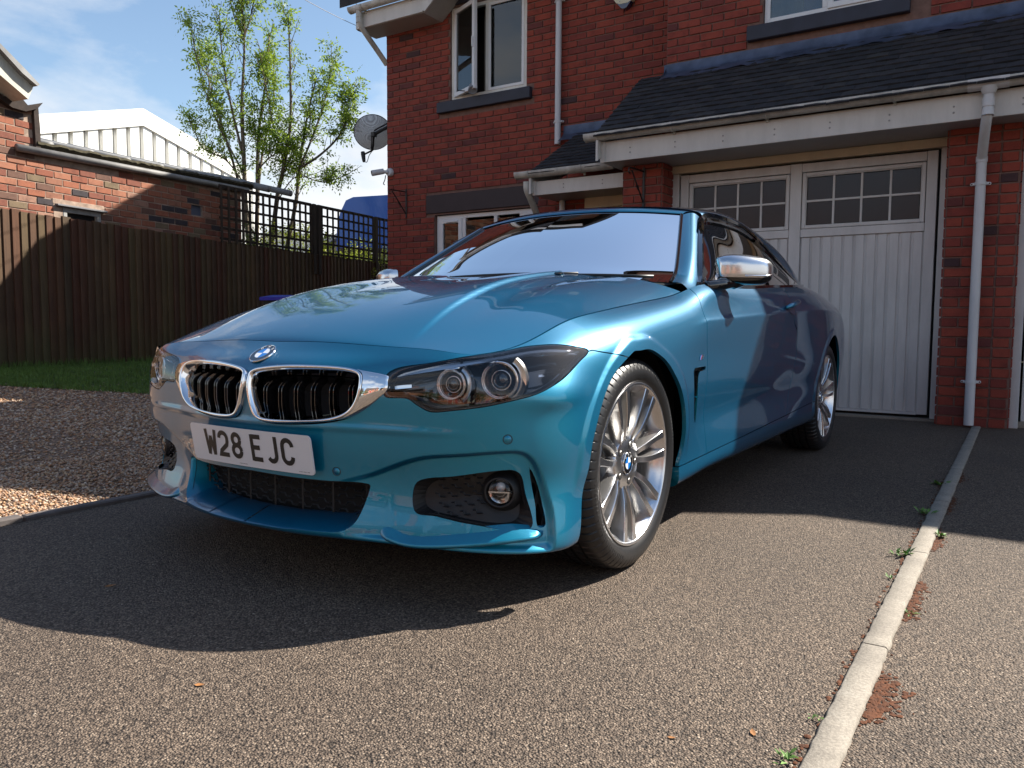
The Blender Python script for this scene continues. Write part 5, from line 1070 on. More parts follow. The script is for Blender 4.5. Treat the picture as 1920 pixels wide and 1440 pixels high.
# ============================================================ the car
# ---- body side surface: stations (columns) x levels (rows)
def st(y, xs, zs): return [(x, y, z) for x, z in zip(xs, zs)]
plan = [(0, -.752), (.21, -.736), (.415, -.684), (.62, -.638), (.768, -.562), (.858, -.420)]
ins_ = [.030, -.018, .000, .010, .003, 0, .0, .007, .030, .070, None]
zf = [.166, .180, .262, .33, .40, .47, .535, .598, .642, .672, None]
tops = [(0, -.640, .700), (.2, -.632, .7015), (.40, -.610, .693), (.56, -.594, .686), (.665, -.567, .677), (.738, -.440, .705)]
STN = []
for i, (px, py) in enumerate(plan):
    th = math.radians([90, 84, 68, 56, 46, 28][i]); nx, ny = math.cos(th), -math.sin(th)
    k = [1, 1, .95, .85, .75, .62][i]; col = []
    zt = tops[i][2]
    for L in range(10):
        d = ins_[L]*k; z = zf[L]
        if i >= 4: z = z+[-.004, -.005, .004, .006, .0, 0, -.002, -.004, -.004, -.002][L]*(i-3)
        col.append((max(px-nx*d, 0), py-ny*d, z))
    col.append(tops[i]); STN.append(col)
#      y     x0    x1    x2    x3    x4    x5    x6    x7    x8    x9    x10
side = [
 (-.28, [.80, .862, .872, .876, .880, .882, .878, .868, .852, .818, .757], [.160, .176, .27, .34, .41, .48, .55, .61, .66, .71, .757]),
 (-.12, [.80, .868, .884, .892, .897, .899, .897, .888, .872, .832, .769], [.185, .20, .27, .35, .43, .51, .585, .65, .70, .75, .788]),
 (.10,  [.80, .868, .884, .892, .899, .902, .900, .892, .876, .838, .779], [.185, .20, .27, .36, .45, .54, .62, .69, .742, .786, .816]),
 (.36,  [.80, .868, .882, .886, .891, .896, .898, .897, .882, .846, .788], [.185, .20, .27, .36, .46, .56, .645, .722, .775, .820, .846]),
 (.50,  [.80, .868, .880, .880, .883, .889, .894, .898, .884, .852, .800], [.185, .205, .272, .36, .46, .56, .65, .742, .795, .842, .868]),
 (.63,  [.80, .866, .878, .876, .879, .886, .892, .898, .884, .862, .815], [.185, .21, .274, .36, .46, .56, .655, .762, .812, .866, .900]),
 (1.0,  [.80, .864, .878, .874, .876, .884, .892, .900, .886, .868, .842], [.185, .212, .282, .36, .46, .56, .66, .785, .835, .880, .912]),
 (1.5,  [.80, .864, .880, .876, .878, .886, .896, .905, .892, .872, .846], [.185, .215, .295, .365, .465, .565, .665, .812, .858, .900, .932]),
 (1.95, [.80, .866, .882, .880, .884, .892, .902, .910, .895, .872, .842], [.185, .218, .308, .37, .47, .57, .67, .828, .876, .92, .953]),
 (2.4,  [.80, .868, .884, .892, .900, .907, .912, .912, .892, .860, .812], [.185, .22, .32, .38, .48, .58, .68, .842, .895, .944, .975]),
 (2.81, [.80, .866, .882, .892, .899, .905, .906, .896, .866, .815, .745], [.185, .22, .32, .39, .49, .59, .69, .835, .893, .945, .975]),
 (3.2,  [.79, .848, .860, .868, .874, .878, .876, .858, .822, .765, .690], [.190, .23, .32, .39, .49, .59, .69, .825, .888, .940, .973]),
 (3.5,  [.75, .805, .822, .830, .838, .842, .838, .818, .780, .72, .64], [.200, .24, .33, .40, .49, .59, .69, .815, .882, .94, .975])]
for y, xs, zs in side: STN.append(st(y, xs, zs))
rear = [(.775, 3.68, .62), (.60, 3.80, .52), (.32, 3.85, .3), (0, 3.86, 0)]
zr = [.21, .25, .34, .42, .50, .60, .70, .82, .90, .955, .985]; inr = [.08, .02, .0, 0, .0, .02, .035, .05, .08, .13, .20]
for x, y, k in rear:
    th = math.radians({.775: 30, .60: 55, .32: 80, 0: 90}[x])
    STN.append([(max(x-math.cos(th)*d, 0), y-math.sin(th)*d, z) for d, z in zip(inr, zr)])
STN[2][9] = (.402, -.632, .671); STN[3][8] = (.606, -.624, .641); STN[3][9] = (.588, -.609, .667); STN[4][8] = (.738, -.556, .640); STN[4][9] = (.705, -.562, .664); STN[5][8] = (.822, -.412, .648); STN[5][9] = (.788, -.424, .684)
STN = np.array(STN)                       # (stations, 11, 3)
mu = np.array([0]+list(np.cumsum(np.linalg.norm(np.diff(STN[:, 5], axis=0), axis=1))))
mv = np.array([0]+list(np.cumsum(np.mean(np.linalg.norm(np.diff(STN, axis=1), axis=2), axis=0))))
DU = .0085
ug = np.concatenate([np.arange(0, 1.3, .005), np.arange(1.3, mu[15], DU), np.linspace(mu[15], mu[-1], 130)]); vg = np.linspace(0, mv[-1], 150)
BU = spline(mu, STN, ug)                  # (U, 11, 3)
BV = np.transpose(spline(mv, np.transpose(BU, (1, 0, 2)), vg), (1, 0, 2))   # (U, V, 3)
def gnormals(G, mirror0=True):
    du = np.gradient(G, axis=0); dv = np.gradient(G, axis=1)
    n = np.cross(du, dv); n /= np.linalg.norm(n, axis=2, keepdims=True)+1e-12
    return n
# ---- bonnet surface
TOPE = BV[:, -1].copy(); UE = 1.925
HN, HT = 170, 120
def resam(P, n):
    d = np.r_[0, np.cumsum(np.linalg.norm(np.diff(P, axis=0), axis=1))]; q = np.linspace(0, d[-1], n)
    return np.stack([np.interp(q, d, P[:, k]) for k in range(3)], 1)
i4 = int(np.argmin(abs(ug-.79))); ie = int(np.argmin(abs(ug-UE)))
sfr = np.linspace(0, 1, HN); tt = np.linspace(0, 1, HT)
SE = resam(TOPE[i4:ie+1], HN); LE = resam(TOPE[:i4+1], HT)
yc_k = np.array([(-.640, .700), (-.60, .730), (-.45, .793), (-.2, .862), (.05, .908), (.3, .938), (.455, .952)])
CE = spline(np.linspace(0, 1, 7), yc_k[[0, 1, 2, 3, 4, 5, 6]], sfr)
HOOD = np.zeros((HN, HT, 3))
for i in range(HN):
    xe, ye, ze = SE[i]; yc, zc = CE[i]; s = sfr[i]
    x = tt*xe; y = yc+(ye-yc)*tt**2.0; z = ze+(zc-ze)*(1-tt**4.5)
    base = np.stack([x, y, z], 1)
    f = (1-s)**6
    xe0, ye0, ze0 = SE[0]; yc0, zc0 = CE[0]
    b0 = np.stack([tt*xe0, yc0+(ye0-yc0)*tt**2.0, ze0+(zc0-ze0)*(1-tt**4.5)], 1)
    HOOD[i] = base+f*(LE-b0)

# ---- sculpting in surface coordinates
UV = np.stack(np.meshgrid(ug, vg, indexing='ij'), -1)
def sdpoly(P, poly):
    """signed distance to a closed polygon, negative inside; P (...,2)"""
    Q = P.reshape(-1, 2); A = np.asarray(poly, float); B = np.roll(A, -1, axis=0)
    d = np.full(len(Q), 1e9); s = np.zeros(len(Q), bool)
    for a, b in zip(A, B):
        e = b-a; L = e@e
        if L < 1e-14: continue
        w_ = Q-a; t = np.clip(w_@e/L, 0, 1); d = np.minimum(d, ((w_-t[:, None]*e)**2).sum(1))
        c = ((a[1] > Q[:, 1]) != (b[1] > Q[:, 1]))
        with np.errstate(divide='ignore', invalid='ignore'):
            s ^= c & (Q[:, 0] < (b[0]-a[0])*(Q[:, 1]-a[1])/(b[1]-a[1])+a[0])
    d = np.sqrt(d); return np.where(s, -d, d).reshape(P.shape[:-1])
def sdline(P, line):
    """distance to an open polyline, signed by side (positive on its left)"""
    Q = P.reshape(-1, 2); A = np.asarray(line, float); d = np.full(len(Q), 1e9); sg = np.ones(len(Q))
    for a, b in zip(A[:-1], A[1:]):
        e = b-a; L = e@e; w_ = Q-a; t = np.clip(w_@e/L, 0, 1); r = w_-t[:, None]*e; dd = (r**2).sum(1)
        cr = np.sign(e[0]*w_[:, 1]-e[1]*w_[:, 0]); m = dd < d-1e-14; d = np.where(m, dd, d); sg = np.where(m, cr, sg)
    return (np.sqrt(d)*sg).reshape(P.shape[:-1])
def ext(line, a=.2, b=.2):
    L = [np.array(p, float) for p in line]; t0 = L[0]-L[1]; t1 = L[-1]-L[-2]
    return np.array([L[0]+t0/np.linalg.norm(t0)*a]+L+[L[-1]+t1/np.linalg.norm(t1)*b])
def sm(name, closed=True, n=6):
    p = UVL[name]; p = p[:-1] if closed and p[0] == p[-1] else p
    return curve(p, n, closed)
NRM = gnormals(BV)
BASE0 = BV.copy()
zz = BV[..., 2]; yy = BV[..., 1]
# recessed side intake surround (blade) and lower lip of the M-style bumper
zone = curve(UVL['bl1'], 6); zone = np.vstack([zone, [(zone[-1][0]-.02, .0), (.66, -.02), (.37, -.02), (.33, .1), (.34, .19)]])
dz = sdpoly(UV, zone)
DISP = np.zeros(BV.shape[:2])
k_in = sstep(.003, -.011, dz)*sstep(.045, .085, UV[..., 1])
fade = sstep(.27, .49, UV[..., 0])
DISP -= .020*k_in*fade
# soft crease where the nose turns into the bumper
DISP += .004*np.exp(-((UV[..., 1]-.405)/.012)**2)*(1-sstep(.45, .75, UV[..., 0]))
# wheel arch flares
arch = np.vstack([sm('arch', False), []]) if False else sm('arch', False)
da = abs(sdline(UV, arch)); fl = sstep(.056, .032, da)*(UV[..., 0] > .9)*(UV[..., 0] < 1.95)
DISP += .006*fl*sstep(.16, .26, UV[..., 1])
ra = np.hypot(yy-2.81, zz-.335)-.365; DISP += .005*sstep(.045, .032, ra)*(abs(yy-2.81) < .6)*(BV[..., 0] > .5)*sstep(.2, .3, zz)
# shoulder crease along doors, lower door hollow
cz = np.interp(yy, [.3, .56, 1.1, 1.7, 2.4, 2.9, 3.3], [.735, .770, .795, .820, .842, .84, .83])
sdm = sstep(.40, .60, yy)*(1-sstep(2.9, 3.4, yy))*(BV[..., 0] > .6)
DISP += sdm*(.0075*np.exp(-np.abs(zz-cz)/.035)*(zz <= cz)+.0075*np.exp(-np.abs(zz-cz)/.014)*(zz > cz))
DISP -= sdm*.007*np.exp(-((zz-.42)/.07)**2)
# swage over the rear wheel
BV = BV+NRM*DISP[..., None]
BV[0, :, 0] = 0
NRM = gnormals(BV); NRM[0, :, 0] = 0; NRM[0] /= np.linalg.norm(NRM[0], axis=1, keepdims=True)
def uv2p(u, v, off=0, base=False):
    """point (and normal) of the body side at surface coordinates"""
    u = np.atleast_1d(u).astype(float); v = np.atleast_1d(v).astype(float); sg = np.where(u < 0, -1., 1.); u = abs(u)
    i = np.clip(np.searchsorted(ug, u)-1, 0, len(ug)-2); j = np.clip(np.searchsorted(vg, v)-1, 0, len(vg)-2)
    a = ((u-ug[i])/(ug[i+1]-ug[i]))[:, None]; b = ((v-vg[j])/(vg[j+1]-vg[j]))[:, None]
    f = lambda G: (1-a)*(1-b)*G[i, j]+a*(1-b)*G[i+1, j]+(1-a)*b*G[i, j+1]+a*b*G[i+1, j+1]
    p = f(BASE0 if base else BV); n = f(NRM); n /= np.linalg.norm(n, axis=1, keepdims=True); p = p+n*off
    p[:, 0] *= sg; n[:, 0] *= sg; return p, n
# ---- cutting pieces out of dense surfaces
class Sheet:
    def __init__(s, P, N, A, F): s.P, s.N, s.A, s.F = P, N, A, F      # points, normals, attributes (u,v), faces
    def clip(s, f, keep=None):
        """keeps the part where f < 0; f is an array on the vertices"""
        ins = f < 0; P, N, A = [list(x) for x in (s.P, s.N, s.A)]; F = []; cutE = {}; 
        fl_ = [(all(ins[i] for i in q)) for q in s.F] if len(s.F) < 1 else None
        for q in s.F:
            k = [ins[i] for i in q]
            if all(k): F.append(q); continue
            if not any(k): continue
            o = []; m = len(q)
            for a in range(m):
                i, j = q[a], q[(a+1) % m]
                if ins[i]: o.append(i)
                if ins[i] != ins[j]:
                    key = (min(i, j), max(i, j))
                    if key not in cutE:
                        t = f[i]/(f[i]-f[j]); cutE[key] = len(P)
                        P.append(P[i]+(P[j]-P[i])*t); nn = N[i]+(N[j]-N[i])*t; N.append(nn/np.linalg.norm(nn)); A.append(A[i]+(A[j]-A[i])*t)
                    o.append(cutE[key])
            if len(o) >= 3: F.append(tuple(o))
        used = sorted({i for q in F for i in q}); mp = {i: k for k, i in enumerate(used)}
        return Sheet(np.array([P[i] for i in used]).reshape(-1, 3), np.array([N[i] for i in used]).reshape(-1, 3), np.array([A[i] for i in used]).reshape(-1, 2), [tuple(mp[i] for i in q) for q in F])
    def flange(s, depth=.012, inset=0, skip=None, dirf=None):
        """boundary edges turned inwards: returns V, F, N of the returns"""
        E = {}
        for q in s.F:
            for a in range(len(q)):
                i, j = q[a], q[(a+1) % len(q)]; E[(i, j)] = 1
        B = [(i, j) for (i, j) in E if (j, i) not in E]
        V = []; Fc = []; N = []
        for i, j in B:
            if skip is not None and (skip(s.P[i]) and skip(s.P[j])): continue
            pi, pj = s.P[i], s.P[j]
            ni = s.N[i] if dirf is None else -dirf(pi); nj = s.N[j] if dirf is None else -dirf(pj)
            b = len(V); V += [pj, pi, pi-ni*depth, pj-nj*depth]; Fc.append((b, b+1, b+2, b+3))
            e = np.cross(pi-pj, -ni); e = e/(np.linalg.norm(e)+1e-12); N += [e]*4
        return V, Fc, N
def grid_sheet(G, NG, A, iu, iv):
    """sub-grid [iu0:iu1, iv0:iv1] as a sheet"""
    u0, u1 = iu; v0, v1 = iv; g = G[u0:u1+1, v0:v1+1]; nu, nv = g.shape[:2]
    F = [(i*nv+j, (i+1)*nv+j, (i+1)*nv+j+1, i*nv+j+1) for i in range(nu-1) for j in range(nv-1)]
    return Sheet(g.reshape(-1, 3), NG[u0:u1+1, v0:v1+1].reshape(-1, 3), A[u0:u1+1, v0:v1+1].reshape(-1, 2), F)
def panel(name, sh, mat, parent, depth=.012, mirror=False, both=False, label=None, flange=True, dirf=None):
    """a body panel: outer skin with its exact normals plus returned edges; mirror = other side; both = joined across the middle"""
    V = list(sh.P); N = list(sh.N); F = list(sh.F)
    if flange:
        fv, ff, fn = sh.flange(depth, skip=(lambda p: p[0] < 1e-4), dirf=dirf)
        b = len(V); V += fv; N += fn; F += [tuple(b+i for i in q) for q in ff]
    V = np.array(V); N = np.array(N)
    outs = []
    if both:
        b = len(V); V2 = V*[-1, 1, 1]; N2 = N*[-1, 1, 1]
        outs.append((np.vstack([V, V2]), F+[tuple(b+i for i in q[::-1]) for q in F], np.vstack([N, N2])))
    else:
        outs.append((V, F, N))
        if mirror: outs.append((V*[-1, 1, 1], [q[::-1] for q in F], N*[-1, 1, 1]))
    res = []
    for V_, F_2, N_ in outs:
        o = mesh(name, V_, F_2, mat, parent, normals=N_)
        if label: o['label'] = label
        res.append(o)
    return res
def uidx(u): return int(np.clip(np.searchsorted(ug, u), 0, len(ug)-1))
G_ = .0019
def pan(name, u0, u1, cuts, mat=None, v0=0, v1=None, **k):
    """cuts: functions of (uv array, xyz array) -> signed field, negative kept"""
    sh = grid_sheet(BV, NRM, UV, (max(uidx(u0)-2, 0), min(uidx(u1)+2, len(ug)-1)), (v0, len(vg)-1 if v1 is None else v1))
    for c in cuts: sh = sh.clip(c(sh.A, sh.P))
    return sh
# the lines that part the panels
archL = ext(arch, .3, .3)
A_arch = np.vstack([arch, [(arch[-1][0], -.5), (arch[0][0], -.5)]])
f_arch = lambda A, P: -sdpoly(A, A_arch)
f_rarch = lambda A, P: .365-np.hypot(P[:, 1]-2.81, P[:, 2]-.335)
top_v = mv[-1]-.0022
f_top = lambda A, P: A[:, 1]-top_v
hlp = sm('hl'); f_hl_out = lambda A, P: -(sdpoly(A, hlp)-G_)
bfl = ext([(1.125, .676)]+UVL['bf'][1:], .0, .3)
# bumper | wing: from headlamp tip to the arch;   right of this line is the wing
def lineval(A, line, side, gap=G_): return side*sdline(A, line)+gap
DFL = ext(curve(UVL['doorf'], 5), .25, .3); DRL = ext(curve([(3.195, .72), (3.20, .62)]+UVL['doorr'], 5), .1, .3)
SLL = np.array([(1.5, .1466), (2.05, .1481), (3.3, .1537), (4.4, .16)])
# ---- panels
CAR = thing('parked_car', "metallic blue convertible with silver mirrors parked on the drive facing the camera", "car", (0, 0, 0))
TOP_U = 4.2
ksh = sm('kR'); _i = UVL['inr']; inr_ = curve([(-.02, _i[0][1]+.004)]+_i+[(.25, _i[-1][1]+.000), (.12, _i[-1][1]-.004), (-.02, _i[-1][1]-.006)], 6)
sidep = sm('side')
slotp = curve(UVL['slot'], 4, True)
BRE = np.array(UVL['breather'])
PLN = np.array([(.80, 1.0), (.90, .755), (1.0, .70), (1.08, .672), (1.137, .6695), (1.2113, .6364), (1.2895, .5929), (1.45, .50), (1.45, -1.0)])
f_bump = lambda A, P: -sdline(A, PLN[:])+0  # placeholder side test
hole = lambda poly, g=G_: (lambda A, P: -(sdpoly(A, poly)-g))
def left_of(line, g=G_): return lambda A, P: -(sdline(A, line)-g)    # keep the positive (left) side
def right_of(line, g=G_): return lambda A, P: (sdline(A, line)+g)    # keep the negative (right) side
bumper_sh = pan('b', 0, 1.32, [right_of(PLN), hole(ksh, .0), hole(inr_, .0), hole(sidep, 0), hole(slotp, 0), hole(hlp), f_arch, f_top])
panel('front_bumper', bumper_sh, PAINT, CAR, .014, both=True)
wing = pan('w', .80, 2.1, [left_of(PLN), hole(hlp), f_arch, right_of(DFL), lambda A, P: np.where(A[:, 0] > 1.5, -(sdline(A, SLL)-G_), -1.), hole(BRE, 0), f_top])
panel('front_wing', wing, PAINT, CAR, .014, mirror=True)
f_trail = lambda A, P: -(sdline(A, DRL)-G_)
door = pan('d', 1.9, 3.45, [left_of(DFL), right_of(DRL), left_of(SLL), f_top])
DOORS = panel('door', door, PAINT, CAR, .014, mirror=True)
quar = pan('q', 3.15, 99, [left_of(DRL), lambda A, P: np.where(P[:, 1] < 3.0, -(sdline(A, SLL)-G_), -1.), f_rarch, f_top])
panel('rear_quarter', quar, PAINT, CAR, .014, mirror=True)
sill = pan('s', 1.7, 99, [right_of(SLL), f_arch, f_rarch, lambda A, P: P[:, 1]-3.0])
panel('side_skirt', sill, PAINT, CAR, .03, mirror=True)
# dark structure seen through the gaps
def inner_shell():
    k = 3; g = BV[::k, ::k]-NRM[::k, ::k]*.016; n = NRM[::k, ::k]; a = UV[::k, ::k]
    sh = grid_sheet(g, n, a, (0, g.shape[0]-1), (0, g.shape[1]-1))
    for c in (hole(ksh, -.01), hole(inr_, -.008), hole(sidep, -.006), hole(hlp, -.012), hole(slotp, -.004), lambda A, P: -(sdpoly(A, A_arch)-.012), lambda A, P: .377-np.hypot(P[:, 1]-2.81, P[:, 2]-.335)):
        sh = sh.clip(c(sh.A, sh.P))
    panel('inner_body', sh, DARK, CAR, .02, both=True, flange=False)
inner_shell()
# bonnet
HN_ = -gnormals(HOOD)
cx = lambda s: np.interp(s, [0, .25, .6, 1], [.46, .43, .375, .335])
sS = np.repeat(sfr[:, None], HT, 1); X = HOOD[..., 0]
c1 = np.interp(sS, [0, .25, .6, 1], [.47, .44, .385, .34]); f1 = sstep(.05, .5, sS)
d1 = X-c1
HOOD = HOOD+HN_*(f1*(.013*(1-sstep(-.003, .015, d1))*sstep(-.26, -.0, d1)))[..., None]
c2 = np.interp(sS, [0, .25, .6, 1], [.62, .60, .60, .615]); d2 = X-c2
HOOD = HOOD-HN_*(.008*np.exp(-((X-(c1*.45+c2*.55))/.05)**2)*sstep(.15, .6, sS))[..., None]
HN_ = -gnormals(HOOD); HN_[:, 0, 0] = 0
hA = np.stack([np.repeat(sfr[:, None], HT, 1), np.repeat(tt[None], HN, 0)], -1)
hs = grid_sheet(HOOD, HN_, hA, (0, HN-1), (0, HT-1)); hs.F = [q[::-1] for q in hs.F]
hs = hs.clip(.0020-hs.A[:, 0]); hs = hs.clip(hs.A[:, 1]-.9968)
panel('bonnet', hs, PAINT, CAR, .014, both=True)
g = HOOD[::4, ::4]-HN_[::4, ::4]*.016; g[0, :, 1] -= .02; sh = grid_sheet(g, HN_[::4, ::4], hA[::4, ::4], (0, g.shape[0]-1), (0, g.shape[1]-1)); sh.F = [q[::-1] for q in sh.F]
panel('inner_bonnet', sh, DARK, CAR, both=True, flange=False)
# ---- cabin: pillar curves (right side of the picture), mirrored
def strip(name, rows, mat, parent=CAR, both=False, mirror=True, smooth=True, n=10, label=None, sharp=None, thick=0):
    """loft through rows (each a list of 3-D points); C2 in both directions"""
    R = np.array([np.array(r, float) for r in rows]); m = R.shape[0]; k = R.shape[1]
    if k > 2:
        q = np.linspace(0, k-1, (k-1)*n+1); R = np.stack([spline(np.arange(k), r, q) for r in R])
    if m > 2:
        q = np.linspace(0, m-1, (m-1)*n+1); R = np.transpose(np.stack([spline(np.arange(m), R[:, j], q) for j in range(R.shape[1])]), (1, 0, 2))
    N = gnormals(R)
    a, b = R.shape[:2]; F = [(i*b+j, (i+1)*b+j, (i+1)*b+j+1, i*b+j+1) for i in range(a-1) for j in range(b-1)]
    out_ = []
    V = R.reshape(-1, 3); N2 = N.reshape(-1, 3)
    V, N2, F = V.copy(), N2.copy(), F
    if both:
        c = len(V); V = np.vstack([V, V*[-1, 1, 1]]); N2 = np.vstack([N2, N2*[-1, 1, 1]]); F = F+[tuple(c+i for i in q[::-1]) for q in F]
    o = mesh(name, V, F, mat, parent, normals=N2); out_.append(o)
    if mirror and not both: out_.append(mesh(name, V*[-1, 1, 1], [q[::-1] for q in F], mat, parent, normals=N2*[-1, 1, 1]))
    if label:
        for o in out_: o['label'] = label
    return out_
PG = [(.748, .590, .915), (.726, .680, .943), (.700, .771, .986), (.630, .977, 1.113), (.552, 1.200, 1.251)]          # glass edge of the pillar
PO = [(.806, .600, .886), (.797, .700, .902), (.742, .859, 1.011), (.660, 1.090, 1.150), (.597, 1.268, 1.250)]          # outer edge
PO2 = [(p[0]+.004, p[1]+.022, p[2]-.012) for p in PO]
mid = [tuple((np.array(a)+np.array(b))/2+np.array((.010, -.010, .008))) for a, b in zip(PG, PO)]
strip('windscreen_pillar', [PO2, PO, mid, PG][::-1], PAINT, n=8)
# rubber beside the glass
PG2 = [(p[0]-.016, p[1]-.002, p[2]+.001) for p in PG]; PGm = [(p[0]-.008, p[1]-.008, p[2]+.006) for p in PG]
strip('pillar_seal', [PG2, PGm, PG][::-1], GBLACK, n=8)
# windscreen: rows from base to header, columns centre to pillar
def wrow(e, yc, zc, k=6):
    e = np.array(e, float); return [(e[0]*t, yc+(e[1]-yc)*t**2, zc+(e[2]-zc)*t**2.2) for t in np.linspace(0, 1, k)]
PG3 = [(p[0]-.014, p[1], p[2]) for p in PG]
WR_ = [wrow(PG3[0], .430, .930), wrow(PG3[1], .520, .982), wrow(PG3[2], .620, 1.035), wrow(PG3[3], .850, 1.158), wrow(PG3[4], 1.105, 1.276)]
strip('windscreen', [r for r in WR_], WSGLASS, both=True, n=6)
# black frit along the header and the dark base
# header frame (blue) and front of the roof
def hrow(e, yc, zc, k=6): return wrow(e, yc, zc, k)
hd = [hrow((PG[4][0]-.002, PG[4][1]+.002, PG[4][2]+.003), 1.107, 1.280), hrow((.560, 1.225, 1.266), 1.120, 1.292), hrow((.585, 1.262, 1.268), 1.150, 1.304), hrow((.597, 1.282, 1.262), 1.172, 1.309)]
strip('windscreen_header', hd, PAINT, both=True, n=6)
RR = [
 [(.606, 1.292, 1.250), (.588, 1.285, 1.270), (.48, 1.235, 1.290), (.25, 1.190, 1.306), (0, 1.180, 1.312)],
 [(.628, 1.45, 1.252), (.602, 1.45, 1.284), (.48, 1.44, 1.315), (.25, 1.43, 1.338), (0, 1.43, 1.346)],
 [(.645, 1.66, 1.244), (.616, 1.66, 1.288), (.49, 1.66, 1.332), (.25, 1.66, 1.357), (0, 1.66, 1.365)],
 [(.672, 1.90, 1.202), (.640, 1.90, 1.262), (.51, 1.90, 1.322), (.26, 1.90, 1.353), (0, 1.90, 1.363)],
 [(.722, 2.10, 1.112), (.672, 2.14, 1.205), (.54, 2.16, 1.286), (.27, 2.17, 1.326), (0, 2.17, 1.338)],
 [(.775, 2.29, 1.030), (.715, 2.36, 1.130), (.57, 2.40, 1.215), (.27, 2.42, 1.262), (0, 2.42, 1.275)],
 [(.795, 2.37, .972), (.742, 2.52, 1.035), (.58, 2.62, 1.108), (.27, 2.66, 1.158), (0, 2.66, 1.172)],
 [(.768, 2.62, .966), (.715, 2.72, .984), (.58, 2.88, 1.010), (.27, 2.93, 1.045), (0, 2.93, 1.055)]]
strip('folding_roof', RR, PAINT, both=True, n=7)
# rear deck
ED = TOPE[np.argmin(abs(TOPE[:, 1]-2.42)+(ug < 3)*9)::1]; ED = ED[ED[:, 1] > 2.4]
ED = resam(ED, 60); ED[:, 2] += 0
rows = []
for p in ED: rows.append([p, (p[0]*.66, p[1], p[2]+.016*min(1, p[0]/.3)), (p[0]*.33, p[1], p[2]+.024*min(1, p[0]/.3)), (0, p[1], p[2]+.027*min(1, p[0]/.3))])
R = np.array(rows); N = gnormals(R); N = np.where(N[..., 2:3] < 0, -N, N); b = 4
V = R.reshape(-1, 3); F = [(i*b+j, (i+1)*b+j, (i+1)*b+j+1, i*b+j+1) for i in range(59) for j in range(3)]
V = np.vstack([V, V*[-1, 1, 1]]); N = np.vstack([N.reshape(-1, 3), N.reshape(-1, 3)*[-1, 1, 1]]); F = F+[tuple(240+i for i in q[::-1]) for q in F]
mesh('boot_lid', V, F, PAINT, CAR, normals=N)
# side glass, seals, belt moulding
def beltp(y): 
    i = np.argmin(abs(TOPE[:, 1]-y)+(ug < 1.5)*9+(ug > 4.6)*9); return TOPE[i]
BELT = [tuple(beltp(y)+np.array((-.010, 0, .004))) for y in (.72, .90, 1.15, 1.40, 1.65, 1.90, 2.1, 2.31)]
GT = [(.800, .735, .912), (.738, .890, 1.020), (.655, 1.125, 1.162), (.612, 1.30, 1.234), (.630, 1.52, 1.246), (.660, 1.82, 1.220), (.718, 2.08, 1.115), (.792, 2.31, .975)]
GTi = [(p[0]-.006, p[1], p[2]) for p in GT]
gm = [tuple((np.array(a)*.5+np.array(b)*.5)+np.array((.012, 0, 0))) for a, b in zip(GTi, BELT)]
strip('side_window', [BELT, gm, GTi], SIDEGLASS, n=8)
# black frame round the side window
def ribbon(name, path, w_, up, mat, parent=CAR, mirror=True, n=6, t=.006):
    P = curve(path, n); mb_ = MB(); V = []; F = []; k = len(P)
    for i in range(k):
        d = P[min(i+1, k-1)]-P[max(i-1, 0)]; d /= np.linalg.norm(d); u_ = np.array(up, float); u_ -= d*(u_@d); u_ /= np.linalg.norm(u_); s_ = np.cross(d, u_)
        V += [P[i]-s_*t, P[i]+s_*t, P[i]+s_*t+u_*w_, P[i]-s_*t+u_*w_]
    for i in range(k-1):
        for a in range(4): F.append((i*4+a, i*4+(a+1) % 4, (i+1)*4+(a+1) % 4, (i+1)*4+a))
    F += [(0, 1, 2, 3), tuple((k-1)*4+j for j in (3, 2, 1, 0))]; V = np.array(V)
    o = [mesh(name, V, F, mat, parent, sharp=40)]
    if mirror: o.append(mesh(name, V*[-1, 1, 1], [q[::-1] for q in F], mat, parent, sharp=40))
    return o
fr = [(.812, .715, .900), (.752, .875, 1.020), (.667, 1.108, 1.160), (.614, 1.285, 1.242), (.632, 1.50, 1.254), (.655, 1.76, 1.236), (.690, 1.96, 1.176), (.735, 2.14, 1.085), (.795, 2.32, .978)]
for o in [ribbon('window_seal', fr, .020, (.3, 0, -1), GBLACK, t=.009)]: pass
fr2 = [tuple(np.array(p)+np.array((-.002, -.004, .014))) for p in fr]
ribbon('roof_rail_trim', fr2[2:], .022, (.5, 0, -1), GBLACK, t=.007)
ribbon('belt_moulding', [tuple(beltp(y)+np.array((-.003, 0, -.002))) for y in (.68, .95, 1.25, 1.55, 1.85, 2.1, 2.38)], .012, (0, 0, 1), GBLACK, t=.006)
ribbon('quarter_pillar', [(.806, 1.98, .965), (.752, 1.93, 1.06), (.690, 1.87, 1.190)], .016, (0, 1, 0), GBLACK, t=.006)
